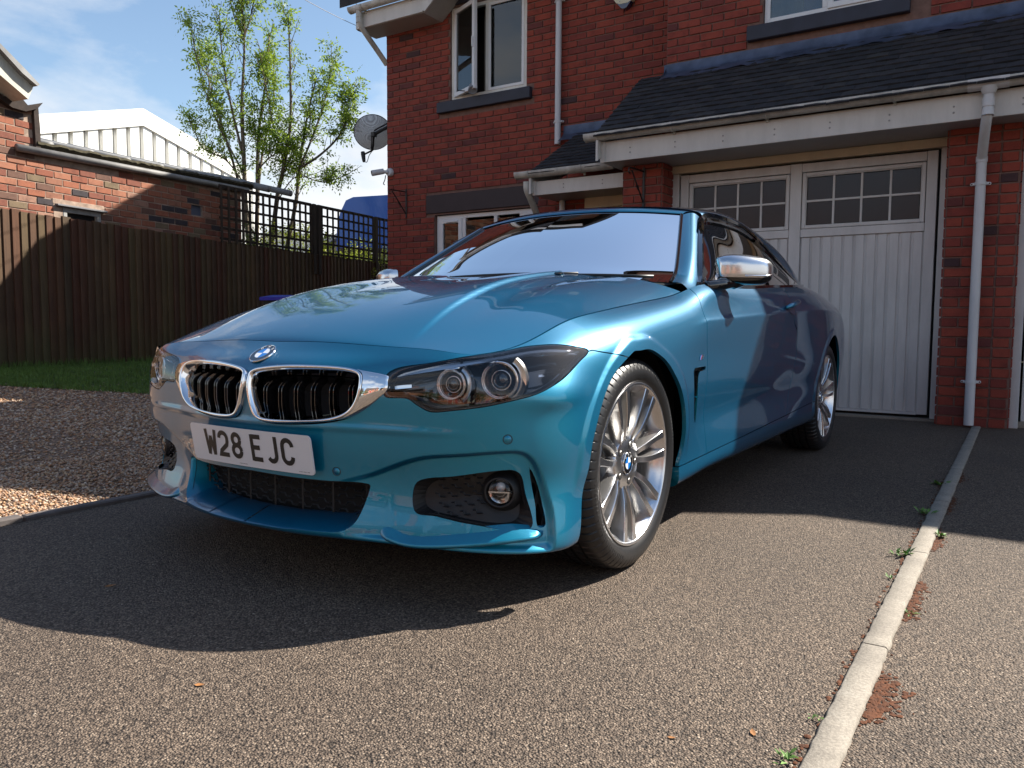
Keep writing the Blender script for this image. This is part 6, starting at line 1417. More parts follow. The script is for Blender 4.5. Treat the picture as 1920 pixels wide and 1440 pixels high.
# ---- door mirrors
def mirror_():
    A = np.array((.822, .845, .972)); B = np.array((1.010, .972, .968)); ax = B-A; L = np.linalg.norm(ax); ax /= L
    fw = np.cross(ax, (0, 0, 1)); fw /= np.linalg.norm(fw)      # forward (towards -y)
    if fw[1] > 0: fw = -fw
    ts = [0, .02, .08, .22, .42, .62, .80, .92, .98, 1.0]
    zt = [.020, .044, .055, .062, .063, .059, .052, .040, .026, .004]; zb = [-.020, -.045, -.056, -.058, -.058, -.057, -.053, -.044, -.030, -.010]
    fd = [.02, .050, .066, .080, .084, .080, .070, .052, .034, .006]
    n = 28; rows = []
    for t, a, b, f in zip(ts, zt, zb, fd):
        c = A+ax*L*t; r = []
        for k in range(n+1):
            th = math.pi*k/n        # 0 = top back, pi = bottom back; bulges forward
            co, si = math.cos(th), math.sin(th); e = .62
            z = (a if co > 0 else -b)*abs(co)**e*(1 if co > 0 else -1); r.append(c+np.array((0, 0, z))+fw*f*abs(si)**e)
        rows.append(r)
    R = np.array(rows); q = np.linspace(0, len(ts)-1, 46); R = np.transpose(np.stack([spline(np.arange(len(ts)), R[:, j], q) for j in range(n+1)]), (1, 0, 2))
    a, b = R.shape[:2]; k1 = int(n*.62)
    for sx in (1, -1):
        arm = MB(); P0 = [(.828, .735, .905), (.862, .775, .912), (.890, .850, .925), (.905, .900, .935)]
        for s_ in range(1): arm.tube(curve(P0, 6), [.020]*7+[.024]*6+[.03]*6, 12)
        V = np.array(arm.V); base = V*[sx, 1, 1]
        mir = mesh('door_mirror', base, arm.F, GBLACK, CAR, smooth=True)
        for nm, j0, j1, mt, grow in (('mirror_cap', 0, k1, SATIN, 0), ('mirror_underside', k1, n, GBLACK, -.0015)):
            g = R[:, j0:j1+1]; N = gnormals(g); c = g.mean(axis=(0, 1)); s0 = np.sign(((g-c)*N).sum()); N = N*s0
            V = (g+N*grow).reshape(-1, 3)*[sx, 1, 1]; w_ = g.shape[1]; F = [(i*w_+j, (i+1)*w_+j, (i+1)*w_+j+1, i*w_+j+1) for i in range(a-1) for j in range(w_-1)]
            N = N.reshape(-1, 3)*[sx, 1, 1]
            if s0*sx < 0: F = [q_[::-1] for q_ in F]
            mesh(nm, V, F, mt, mir, normals=N)
        bk = [R[i, 0] for i in range(a)]+[R[i, n] for i in range(a-1, -1, -1)]
        mesh('mirror_back', np.array([p-fw*.002 for p in bk])*[sx, 1, 1], [tuple(range(len(bk)))], GBLACK, mir)
        ind = [R[int(a*t), k1-1]+fw*.001 for t in (.45, .55, .65, .75, .85, .93)]
        m_ = MB(); m_.tube(ind, .0035, 6); mesh('indicator_strip', np.array(m_.V)*[sx, 1, 1], m_.F, CHROME, mir, smooth=True)
        tri = [(.805, .700, .905), (.800, .86, .925), (.762, .86, .992)]; m_ = MB(); m_.prism(tri, (.012, 0, .002)); mesh('mirror_base', np.array(m_.V)*[sx, 1, 1], m_.F, GBLACK, mir)
mirror_()

# ---- lower blades of the bumper
lp = curve(UVL['lip'], 5)
tops_ = lp+np.stack([np.zeros(len(lp)), np.interp(np.linspace(0, 1, len(lp)), [0, .3, .8, 1], [.040, .060, .030, .012])], 1)
tl = np.linspace(0, 1, len(lp)); wo = sstep(0, .12, tl)*(1-sstep(.90, 1, tl)*.9)
um = np.linspace(tops_[0, 0], tops_[-1, 0], len(lp)); pm, nm_ = uv2p(um, np.full(len(lp), .20), 0, True)
nh = nm_*[1, 1, 0]; nh /= np.linalg.norm(nh, axis=1, keepdims=True)
for _ in range(12): nh[1:-1] = (nh[:-2]+nh[2:]+nh[1:-1]*2)/4
nh /= np.linalg.norm(nh, axis=1, keepdims=True)
pt, _ = uv2p(um, np.interp(um, tops_[:, 0], tops_[:, 1]), 0, True); pl_, _ = uv2p(um, np.interp(um, lp[:, 0], lp[:, 1]), 0, True)
pl_[:, :2] = (pt[:, :2]+pm[:, :2])/2                      # the blade stands on the plan line above it
zl = pl_[:, 2]
for _ in range(10): zl[1:-1] = (zl[:-2]+zl[2:]+zl[1:-1]*2)/4
def brow(p, off, dz): q = p+nh*np.atleast_1d(off)[:, None]; q[:, 2] += dz; return q
mz_ = pl_.copy(); mz_[:, 2] = pt[:, 2]*.5+pl_[:, 2]*.5
rows = [brow(pt, -.030, 0), brow(mz_, -.016+.014*wo, 0), brow(pl_, -.022+.034*wo, .006), brow(pl_, -.022+.038*wo, .001), brow(pl_, -.022+.036*wo, -.005), brow(pl_, -.024+.026*wo, -.010), brow(pl_, -.05, -.014)]
strip('bumper_blade', rows, PAINT, n=1)
# ---- wheels
def wheel(x, y, side):
    """side +1: outer face looks to +x"""
    W = thing('wheel', None, None, (x, y, .328)); W.parent = CAR
    def put(mb_, name, mat, parent=W, **k):
        V = np.array(mb_.V)*[side, 1, 1]; F = mb_.F if side > 0 else [f[::-1] for f in mb_.F]
        return mesh(name, V, F, mat, parent, keep=False, **k)
    # tyre: cross-section with shoulder and tread grooves (x: 0 = outer face plane)
    pr = [(-.018, .246), (-.004, .252), (.004, .262), (.009, .278), (.009, .292), (.003, .306), (-.006, .3165), (-.014, .3215), (-.022, .3245), (-.040, .3268), (-.052, .3274), (-.0525, .3205), (-.0605, .3205), (-.061, .3278), (-.088, .328), (-.0885, .3205), (-.0985, .3205), (-.099, .328),
          (-.122, .328), (-.1225, .3205), (-.1325, .3205), (-.133, .3278), (-.160, .3272), (-.1605, .3205), (-.1685, .3205), (-.169, .327), (-.185, .3255), (-.200, .3215), (-.214, .312), (-.222, .296), (-.222, .278), (-.212, .258), (-.200, .248)]
    NA = 576; V = []; F = []; m = len(pr)
    for a in range(NA):
        A = 2*math.pi*a/NA; g = a % 8
        for k, (dx, r) in enumerate(pr):
            rr = r; xx = dx
            if 5 <= k <= 10 and g == 0: rr -= .0042
            if 13 <= k <= 14 and g == 1: rr -= .003
            if 17 <= k <= 18 and g == 2: rr -= .003
            if 21 <= k <= 22 and g == 1: rr -= .003
            if 24 <= k <= 28 and g == 3: rr -= .0042
            # flat where it stands
            py, pz = rr*math.sin(A), rr*math.cos(A)
            if pz < -.3245: pz = -.3245-(abs(pz)-.3245)*.55
            V.append((xx, py, pz))
    for a in range(NA):
        b = (a+1) % NA
        for k in range(m-1): F.append((a*m+k, b*m+k, b*m+k+1, a*m+k+1))
    t = MB(); t.add(V, F); put(t, 'tyre', TYRE, sharp=25)
    # fine ribs and raised arcs on the sidewall
    for a0, a1, r in ((.4, 1.5, .2875), (3.5, 4.7, .2875)):
        q = MB(); n_ = 26
        for i in range(n_):
            A = a0+(a1-a0)*i/n_; w_ = .011*(1 if i % 3 else .5)
            c = lambda A_, r_, h: (.0092+h, r_*math.sin(A_), r_*math.cos(A_))
            q.prism([c(A, r-.006, 0), c(A+w_, r-.006, 0), c(A+w_, r+.005, -.0003), c(A, r+.005, -.0003)], (.0008, 0, 0))
        put(q, 'sidewall_lettering', TYRE)['kind'] = 'stuff'
    # rim
    r_ = MB(); r_.lathe([(-.200, .248), (-.195, .236), (-.16, .222), (-.06, .218), (-.03, .224), (-.014, .236), (-.006, .2405), (-.0005, .243), (.0015, .247), (.001, .2515), (-.004, .2535), (-.016, .252)], (0, 0, 0), (1, 0, 0), 96)
    put(r_, 'rim', ALLOY, sharp=40)
    br = MB(); br.lathe([(-.199, .2), (-.2, .05), (-.2, .0)], (0, 0, 0), (1, 0, 0), 40); br.lathe([(-.058, .219), (-.190, .221)], (0, 0, 0), (1, 0, 0), 96); put(br, 'rim_barrel', simple('dark inner rim', (.09, .09, .09), .4, .6), sharp=40)
    # brake
    d = MB(); d.lathe([(-.105, .0), (-.105, .085), (-.118, .088), (-.118, .172), (-.142, .172), (-.142, .05)], (0, 0, 0), (1, 0, 0), 64); put(d, 'brake_disc', DISC, sharp=30)
    c = MB(); a0 = -math.pi*.32
    V = []; n_ = 14
    for i in range(n_+1):
        A = math.pi/2*(-1)*side*0+(-1.9+1.0*i/n_)
        for dx, r in ((-.095, .115), (-.090, .13), (-.088, .178), (-.100, .190), (-.155, .190), (-.160, .12)):
            V.append((dx, -r*math.sin(A)*-1, r*math.cos(A)))
    F = [(i*6+k, i*6+(k+1) % 6, (i+1)*6+(k+1) % 6, (i+1)*6+k) for i in range(n_) for k in range(6)]+[tuple(range(6))[::-1], tuple(n_*6+k for k in range(6))]
    c.add(V, F); put(c, 'brake_caliper', CALIPER, sharp=40)
    # spokes: seven pairs; machined face on painted flanks
    th0 = math.radians(-21)
    def path(th, s, R):
        """centre line of one spoke of a pair at radius R: returns y,z"""
        off = s*np.interp(R, [.050, .075, .105, .145, .190, .240], [.0085, .0115, .0185, .0255, .0295, .0330])
        cy, cz = math.sin(th), math.cos(th); ty, tz = cz, -cy
        rr = math.sqrt(max(R*R-off*off, 0)); return rr*cy+off*ty, rr*cz+off*tz
    def xf(R): return np.interp(R, [.03, .06, .085, .12, .17, .21, .243], [-.030, -.030, -.027, -.016, -.009, -.006, -.003])
    for p in range(7):
        th = th0+p*2*math.pi/7
        for s in (-1, 1):
            Rs = np.concatenate([np.linspace(.052, .12, 8), np.linspace(.14, .243, 8)]); V = []; Vf = []
            hw = np.interp(Rs, [.05, .075, .11, .16, .21, .243], [.0095, .0095, .0092, .0098, .0110, .0140])
            C = np.array([path(th, s, R) for R in Rs]); T = np.gradient(C, axis=0); T /= np.linalg.norm(T, axis=1, keepdims=True); Nn = np.stack([T[:, 1], -T[:, 0]], 1)
            for i, R in enumerate(Rs):
                x0 = xf(R); h = hw[i]; dp = np.interp(R, [.05, .12, .243], [.030, .040, .046])
                for q, (w1, xx) in enumerate([(-1.45, x0-dp), (-1.0, x0-.0022), (-.86, x0), (.86, x0), (1.0, x0-.0022), (1.45, x0-dp)]):
                    yz = C[i]+Nn[i]*h*w1; V.append((xx, yz[0], yz[1]))
            n_ = len(Rs); F = []; Ff = []
            for i in range(n_-1):
                for k in range(6):
                    q = (i*6+k, (i+1)*6+k, (i+1)*6+(k+1) % 6, i*6+(k+1) % 6)
                    (Ff if k in (1, 2, 3) else F).append(q)
            sp = MB(); sp.add(V, F+Ff); V_ = np.array(V)*[side, 1, 1]
            allF = [f if side < 0 else f[::-1] for f in F+Ff]
            me = bpy.data.meshes.new('spoke'); me.from_pydata([tuple(v) for v in V_], [], allF); me.materials.append(ALLOYG); me.materials.append(ALLOY)
            for i_, pl in enumerate(me.polygons): pl.material_index = 0 if i_ < len(F) else 1; pl.use_smooth = True
            me.set_sharp_from_angle(angle=math.radians(28)); o = bpy.data.objects.new('spoke', me); LINK(o); o.parent = W
    # hub with bolt holes
    h = MB(); h.lathe([(-.060, .088), (-.036, .086), (-.0305, .082), (-.0285, .076), (-.0285, .0385), (-.034, .036)], (0, 0, 0), (1, 0, 0), 84)
    h.lathe([(-.045, .036), (-.034, .036)], (0, 0, 0), (1, 0, 0), 40); put(h, 'hub', ALLOY, sharp=35)
    for k in range(5):
        A = math.radians(20+72*k); cy, cz = .060*math.sin(A), .060*math.cos(A)
        b = MB(); b.lathe([(-.0280, .0135), (-.0275, .0120), (-.0282, .0115)], (0, cy, cz), (1, 0, 0), 20); b.lathe([(-.0278, .0118), (-.0279, 0)], (0, cy, cz), (1, 0, 0), 20); put(b, 'bolt_hole', DARK)
        b = MB(); b.lathe([(-.0275, .0), (-.0262, .0072), (-.0276, .0085)], (0, cy, cz), (1, 0, 0), 6); put(b, 'wheel_bolt', DISC)
    roundel(W, (-.026*side, 0, 0), (side, 0, 0), (0, 0, 1), .034, keep=False)
    return W
def strokes(P, w_, close=False):
    """flat ribbon of width w_ along a 2-D path, mitred"""
    P = [np.array(p, float) for p in P]; n = len(P); L = []; R = []
    for i in range(n):
        a = P[i]-P[i-1] if (i > 0 or close) else P[1]-P[0]; b = P[(i+1) % n]-P[i] if (i < n-1 or close) else P[i]-P[i-1]
        a = a/np.linalg.norm(a); b = b/np.linalg.norm(b); t = a+b; t /= np.linalg.norm(t); m = np.array([-t[1], t[0]]); k = 1/max(.35, abs(m@np.array([-b[1], b[0]])))
        L.append(P[i]+m*w_/2*k); R.append(P[i]-m*w_/2*k)
    V = L+R; F = [(i, n+i, n+(i+1) % n, (i+1) % n) for i in range(n if close else n-1)]
    return V, F
def arcp(cx_, cy_, rx, ry, a0, a1, n=10):
    return [(cx_+rx*math.cos(math.radians(a0+(a1-a0)*i/n)), cy_+ry*math.sin(math.radians(a0+(a1-a0)*i/n))) for i in range(n+1)]
def roundel(parent, o, nrm, up, r, keep=True, body=None):
    o = np.array(o, float); nrm = np.array(nrm, float); nrm /= np.linalg.norm(nrm); up = np.array(up, float); up -= nrm*(up@nrm); up /= np.linalg.norm(up); rt = np.cross(up, nrm)
    P3 = lambda x, y, h: o+rt*x+up*y+nrm*h
    root = MB(); root.lathe([(-.002, r*1.02), (.0015, r), (.0022, r*.97), (.0012, r*.95)], o, nrm, 40); rt_o = root.build('emblem', CHROME, parent, sharp=40, keep=keep)
    if not keep: rt_o = parent
    def disc(a, b, r0, r1, h, name, mat, n=10):
        V = []; F = []
        for i in range(n+1):
            A = a+(b-a)*i/n; V += [P3(r0*math.cos(A), r0*math.sin(A), h), P3(r1*math.cos(A), r1*math.sin(A), h)]
        for i in range(n): F.append((2*i, 2*i+1, 2*i+3, 2*i+2))
        mesh(name, V, F, mat, rt_o, keep=keep) if keep else sub(name, V, F, mat)
    def sub(name, V, F, mat):
        ob = mesh(name, V, F, mat, rt_o, keep=False); return ob
    disc(0, 2*math.pi, r*.60, r*.955, .0013, 'emblem_ring', GBLACK, 40)
    V = []
    disc(0, 2*math.pi, r*.575, r*.61, .0016, 'emblem_inner_ring', CHROME, 40)
    for k in range(4): disc(k*math.pi/2, (k+1)*math.pi/2, 0, r*.58, .0013, 'emblem_quarter', WHITEENAMEL if k % 2 == 0 else BLUEENAMEL)
    G = {'B': [([(-.3, -.5), (-.3, .5)], 0), ([(-.3, .5), (.1, .5)]+arcp(.1, .26, .2, .24, 90, -90, 5)+[(-.3, .02)], 0), ([(-.3, .02), (.12, .02)]+arcp(.12, -.24, .22, .26, 90, -90, 5)+[(-.3, -.5)], 0)],
         'M': [([(-.4, -.5), (-.4, .5), (0, -.2), (.4, .5), (.4, -.5)], 0)], 'W': [([(-.5, .5), (-.25, -.5), (0, .4), (.25, -.5), (.5, .5)], 0)]}
    for ch, A in (('B', 135), ('M', 90), ('W', 45)):
        A = math.radians(A); V = []; F = []
        for pts, _ in G[ch]:
            v, f = strokes(pts, .17); b = len(V); V += v; F += [tuple(b+i for i in q) for q in f]
        s_ = r*.22; W3 = []
        for x, y in V:
            ca, sa = math.cos(A), math.sin(A); X_ = ca*r*.78+(x*s_)*sa+(y*s_)*ca; Y_ = sa*r*.78-(x*s_)*ca+(y*s_)*sa; W3.append(P3(X_, Y_, .0018))
        mesh('emblem_letter', W3, F, WHITEENAMEL, rt_o, keep=keep)
    return rt_o
for (x, y, s) in ((.872, 0, 1), (.872, 2.81, 1), (-.872, 0, -1), (-.872, 2.81, -1)):
    wheel(x, y, s)
# arch liners
for y in (0, 2.81):
    for s in (1, -1):
        l = MB(); V = []; F = []; n_ = 30
        for i in range(n_+1):
            A = math.radians(-15+210*i/n_)
            for xx, R in ((.845, .374), (.80, .392), (.60, .395), (.585, .05)): V.append((xx*s, y-R*math.cos(A), .338+R*math.sin(A)))
        for i in range(n_):
            for k in range(3): F.append((i*4+k, (i+1)*4+k, (i+1)*4+k+1, i*4+k+1))
        l.add(V, F); l.build('arch_liner', MBLACK, CAR, smooth=True)
# underbody
u_ = MB(); u_.box((-.78, .42, .17), (.78, 2.38, .20)); u_.box((-.60, -.62, .175), (.60, .45, .20)); u_.box((-.60, 2.3, .20), (.60, 3.7, .23)); u_.build('underbody', DARK, CAR)
# ---- kidney grilles
def rowsheet(rows, mat, name, parent, sx=1, closed=True):
    R = np.array(rows); a, b = R.shape[:2]; V = R.reshape(-1, 3)*[sx, 1, 1]; F = []
    for i in range(a-1):
        for j in range(b if closed else b-1):
            q = (i*b+j, (i+1)*b+j, (i+1)*b+(j+1) % b, i*b+(j+1) % b); F.append(q if sx > 0 else q[::-1])
    return mesh(name, V, F, mat, parent, smooth=True)
ringo = curve(UVL['ring'], 6, True)
def shrink(P, d):
    T = np.roll(P, -1, 0)-np.roll(P, 1, 0); T /= np.linalg.norm(T, axis=1, keepdims=True); Nn = np.stack([T[:, 1], -T[:, 0]], 1)
    c = P.mean(0); s = np.sign(((P-c)*Nn).sum()); Q = P-Nn*s*d
    if d > .004:
        for _ in range(int(d*1800)): Q = (np.roll(Q, 1, 0)+np.roll(Q, -1, 0)+2*Q)/4
    return Q
def kidney(sx):
    K = thing('kidney_grille', None, None, (0, 0, 0)); K.parent = CAR
    rows = []
    for sh_, off in ((-.002, -.010), (-.001, .006), (.001, .0125), (.004, .0150), (.0075, .0140), (.010, .009), (.012, -.002), (.016, -.030), (.016, -.036)):
        q = shrink(ringo, sh_); p, n = uv2p(q[:, 0], q[:, 1], off); rows.append(p)
    rowsheet(rows, CHROME, 'chrome_ring', K, sx)
    # chrome wing towards the headlamp
    wp = np.array(UVL['wingo']); inn = np.array(UVL['wingi'])
    A_ = curve(inn, 6); B_ = curve(wp, 6); rows = []
    for t in np.linspace(0, 1, 9):
        q = A_*(1-t)+B_*t; p, n = uv2p(q[:, 0], q[:, 1], .0125-.012*t**2.2); rows.append(p)
    p, n = uv2p(B_[:, 0], B_[:, 1], -.012); rows.append(p)
    rowsheet(rows, CHROME, 'chrome_wing', K, sx, False)
    # black back
    q = shrink(ringo, .019); p, n = uv2p(q[:, 0], q[:, 1], -.085); c = p.mean(0); V = np.vstack([p, [c]]); m_ = len(p)
    q2, n2 = uv2p(q[:, 0], q[:, 1], -.03); V2 = np.vstack([p, q2])
    mesh('grille_back', V*[sx, 1, 1], [(i, (i+1) % m_, m_) for i in range(m_)], DARK, K)
    mesh('grille_surround', V2*[sx, 1, 1], [(i, (i+1) % m_, m_+(i+1) % m_, m_+i) for i in range(m_)], GBLACK, K, smooth=True)
    # slats: twin blades that lean back at the top
    for k in range(6):
        for e in (-.0060, .0060):
            uc = .060+k*.0585+e
            if uc > .405: continue
            ins = sdpoly(np.array([(uc, v) for v in vg]), shrink(ringo, .011)) < 0; vv = vg[ins]
            if len(vv) < 4: continue
            v0, v1 = vv[0], vv[-1]; H = v1-v0
            vs = np.array([v0, v0+H*.2, v0+H*.5, v0+H*.70, v0+H*.80, v0+H*.90, v1]); of = np.array([-.020, -.013, -.012, -.014, -.022, -.033, -.044])
            vs2 = np.linspace(v0, v1, 16); of2 = spline(vs, of[:, None], vs2)[:, 0]
            p, n = uv2p(np.full(16, uc), vs2); V = []; F = []
            for i in range(16):
                f = p[i]+n[i]*of2[i]; b_ = p[i]+n[i]*(of2[i]-.028); sv = np.array([1., 0, 0]); w_ = .0021
                V += [f-sv*w_*.5, f+sv*w_*.5, f+sv*w_-n[i]*.003, b_+sv*w_, b_-sv*w_, f-sv*w_-n[i]*.003]
            for i in range(15):
                for a in range(6): F.append((i*6+a, i*6+(a+1) % 6, (i+1)*6+(a+1) % 6, (i+1)*6+a))
            mesh('slat', np.array(V)*[sx, 1, 1], F if sx > 0 else [f[::-1] for f in F], GBLACK, K, sharp=30)
for sx in (1, -1): kidney(sx)
# bonnet badge
p, n = uv2p([0.0], [.6905], 0); roundel(CAR, p[0]+n[0]*.002, (0, n[0][1], n[0][2]), (0, .5, 1), .041)
# ---- number plate, bent along the bumper
PZ = .397
def plate_pt(x, z, h=0):
    """a point of the number plate, slightly bent and leaning: x across, z up"""
    return np.array((x+.001, -.761-.009*z/.0555+.17*x*x-h, PZ+z))
def plate():
    nx, nz = 26, 6; V = []; F = []; rc = .012
    Xs = np.linspace(-.26, .26, nx+1); prof = []
    loop = [(-.26+rc, -.0555), (.26-rc, -.0555)]
    lp_ = []
    for cx_, cz_, a0 in ((.26-rc, -.0555+rc, -90), (.26-rc, .0555-rc, 0), (-.26+rc, .0555-rc, 90), (-.26+rc, -.0555+rc, 180)):
        lp_ += arcp(cx_, cz_, rc, rc, a0, a0+90, 4)
    # subdivide the long edges
    out_ = []
    for i in range(len(lp_)):
        a, b = np.array(lp_[i]), np.array(lp_[(i+1) % len(lp_)]); k = max(1, int(np.linalg.norm(b-a)/.02))
        for j in range(k): out_.append(a+(b-a)*j/k)
    L = len(out_); V = [plate_pt(x, z, .0015) for x, z in out_]+[plate_pt(x, z, -.002) for x, z in out_]
    # face as vertical strips
    xs = sorted(set(round(float(p[0]), 5) for p in out_)); fV = []; fF = []
    for x in xs:
        d = max(0, abs(x)-(.26-rc)); hz = .0555-rc+math.sqrt(max(0, rc*rc-d*d)); fV += [plate_pt(x, -hz, .0015), plate_pt(x, hz, .0015)]
    for i in range(len(xs)-1): fF.append((2*i, 2*i+2, 2*i+3, 2*i+1))
    b = len(fV); fV += V; fF += [(b+i, b+L+i, b+L+(i+1) % L, b+(i+1) % L) for i in range(L)]
    pl = mesh('number_plate', fV, fF, WHITE, CAR, sharp=40)
    def glyph(paths, x0, w_, h_, st_, name='plate_letter'):
        V = []; F = []
        for P in paths:
            Q = [(x0+px*w_, (py-.5)*h_+.004) for px, py in P]; D = [Q[0]]
            for a, b in zip(Q[:-1], Q[1:]):
                k = max(1, int(math.dist(a, b)/.012)); D += [(a[0]+(b[0]-a[0])*j/k, a[1]+(b[1]-a[1])*j/k) for j in range(1, k+1)]
            v, f = strokes(D, st_); c = len(V); V += v; F += [tuple(c+i for i in q) for q in f]
        mesh(name, [plate_pt(x, z, .0022+.0002) for x, z in V], F, BLACKINK, pl)
    s = .0; a = .14; hh = .079-.0135; ww = .050-.0135
    W_ = [[(-.12, 1.08), (.14, -.08)], [(.14, -.085), (.5, .78)], [(.5, .78), (.86, -.085)], [(.86, -.08), (1.12, 1.08)]]
    two = [[(0, .74)]+[(.5-.5*math.cos(math.radians(t)), .76+.24*math.sin(math.radians(t))) for t in range(10, 181, 17)]+[(1, .62), (.9, .46), (.12, .16), (.0, .0), (1.1, 0)]]
    eight = [arcp(.5, .755, .44, .245, 0, 360, 20), arcp(.5, .255, .5, .255, 0, 360, 20)]
    E_ = [[(0, -.09), (0, 1.09)], [(0, 1), (1, 1)], [(0, .52), (.86, .52)], [(0, 0), (1.06, 0)]]
    J_ = [[(.95, 1.09), (.95, .28)]+arcp(.5, .26, .45, .26, 0, -150, 9)]
    C_ = [[(1, .72)]+arcp(.5, .72, .5, .28, 20, 180, 9)+[(0, .5)]+arcp(.5, .28, .5, .28, 180, 340, 9)+[(1, .28)]]
    x = -.178
    for ch, adv in ((W_, .061), (two, .061), (eight, .061+.026), (E_, .061), (J_, .061), (C_, .061)):
        glyph(ch, x, ww, hh, .0135); x += adv
    for x0, x1, z in ((-.035, .0, -.049), (.205, .245, -.0495)):
        V = [plate_pt(x0, z, .0020), plate_pt(x1, z, .0020), plate_pt(x1, z+.0018, .0020), plate_pt(x0, z+.0018, .0020)]
        q = MB()
        for i in range(9):
            t0 = x0+(x1-x0)*i/9; t1 = t0+(x1-x0)/9*(.6 if i % 3 else .35); q.add([plate_pt(t0, z, .0022), plate_pt(t1, z, .0022), plate_pt(t1, z+.0018, .0022), plate_pt(t0, z+.0018, .0022)], [(0, 1, 2, 3)])
        q.build('small_print', BLACKINK, pl)
plate()
# parking sensors
for u, v in UVL['sens']:
    for s in (1, -1):
        p, n = uv2p([u], [v], 0); q = MB(); nn = n[0]; a = MB()
        q.lathe([(.0012, .0), (.0012, .0095), (-.002, .0105)], p[0], nn, 20); a.lathe([(-.001, .0108), (.0006, .0112), (.0006, .0128), (-.001, .0132)], p[0], nn, 20)
        mesh('parking_sensor', np.array(q.V)*[s, 1, 1], q.F, PAINT, CAR, smooth=True); mesh('sensor_ring', np.array(a.V)*[s, 1, 1], a.F, RUBBER, CAR, smooth=True)
# ---- central intake: body-coloured duct and mesh
ino = inr_[(inr_[:, 0] >= 0)]
def intake():
    p0, n = uv2p(ino[:, 0], ino[:, 1], 0); rows = []
    for t, dep, k in ((0, 0, 0), (.1, .004, .0), (1, .085, .0), (1.1, .11, 0)):
        q = p0.copy(); q[:, 1] += dep; q[:, 0] = q[:, 0]*(1-.10*min(t, 1)); bot = sstep(.26, .20, p0[:, 2]); top = sstep(.31, .34, p0[:, 2])
        q[:, 2] += .030*min(t, 1)*bot-.004*t*top; rows.append(q)
    R = np.array(rows); a, b = R.shape[:2]; V = R.reshape(-1, 3); F = [(i*b+j, i*b+j+1, (i+1)*b+j+1, (i+1)*b+j) for i in range(a-1) for j in range(b-1)]
    V = np.vstack([V, V*[-1, 1, 1]]); c = a*b; F = F+[tuple(c+i for i in q[::-1]) for q in F]
    mesh('intake_duct', V, F, PAINT, CAR, sharp=60)
    bk = MB(); bk.box((-.42, -.605, .17), (.42, -.59, .36)); bk.build('intake_back', DARK, CAR)
    # mesh of stretched hexagons, slightly bowed with the bumper
    m_ = MB()
    for r in range(7):
        z = .205+r*.0215
        for k in range(-8, 9):
            x0 = k*.052+(.026 if r % 2 else 0)
            pts = [(x0-.026, z+.0045), (x0-.012, z+.0045), (x0-.006, z-.0045), (x0+.014, z-.0045), (x0+.020, z+.0045), (x0+.026, z+.0045)]
            P = [(x, -.655+.22*x*x, zz_) for x, zz_ in pts if abs(x) < .375]
            if len(P) > 1: m_.tube(P, .0028, 4)
    for k in range(-3, 4): m_.tube([(k*.115, -.657+.22*(k*.115)**2, .20), (k*.115, -.657+.22*(k*.115)**2, .335)], .0035, 4)
    m_.build('lower_grille', MBLACK, CAR)
intake()
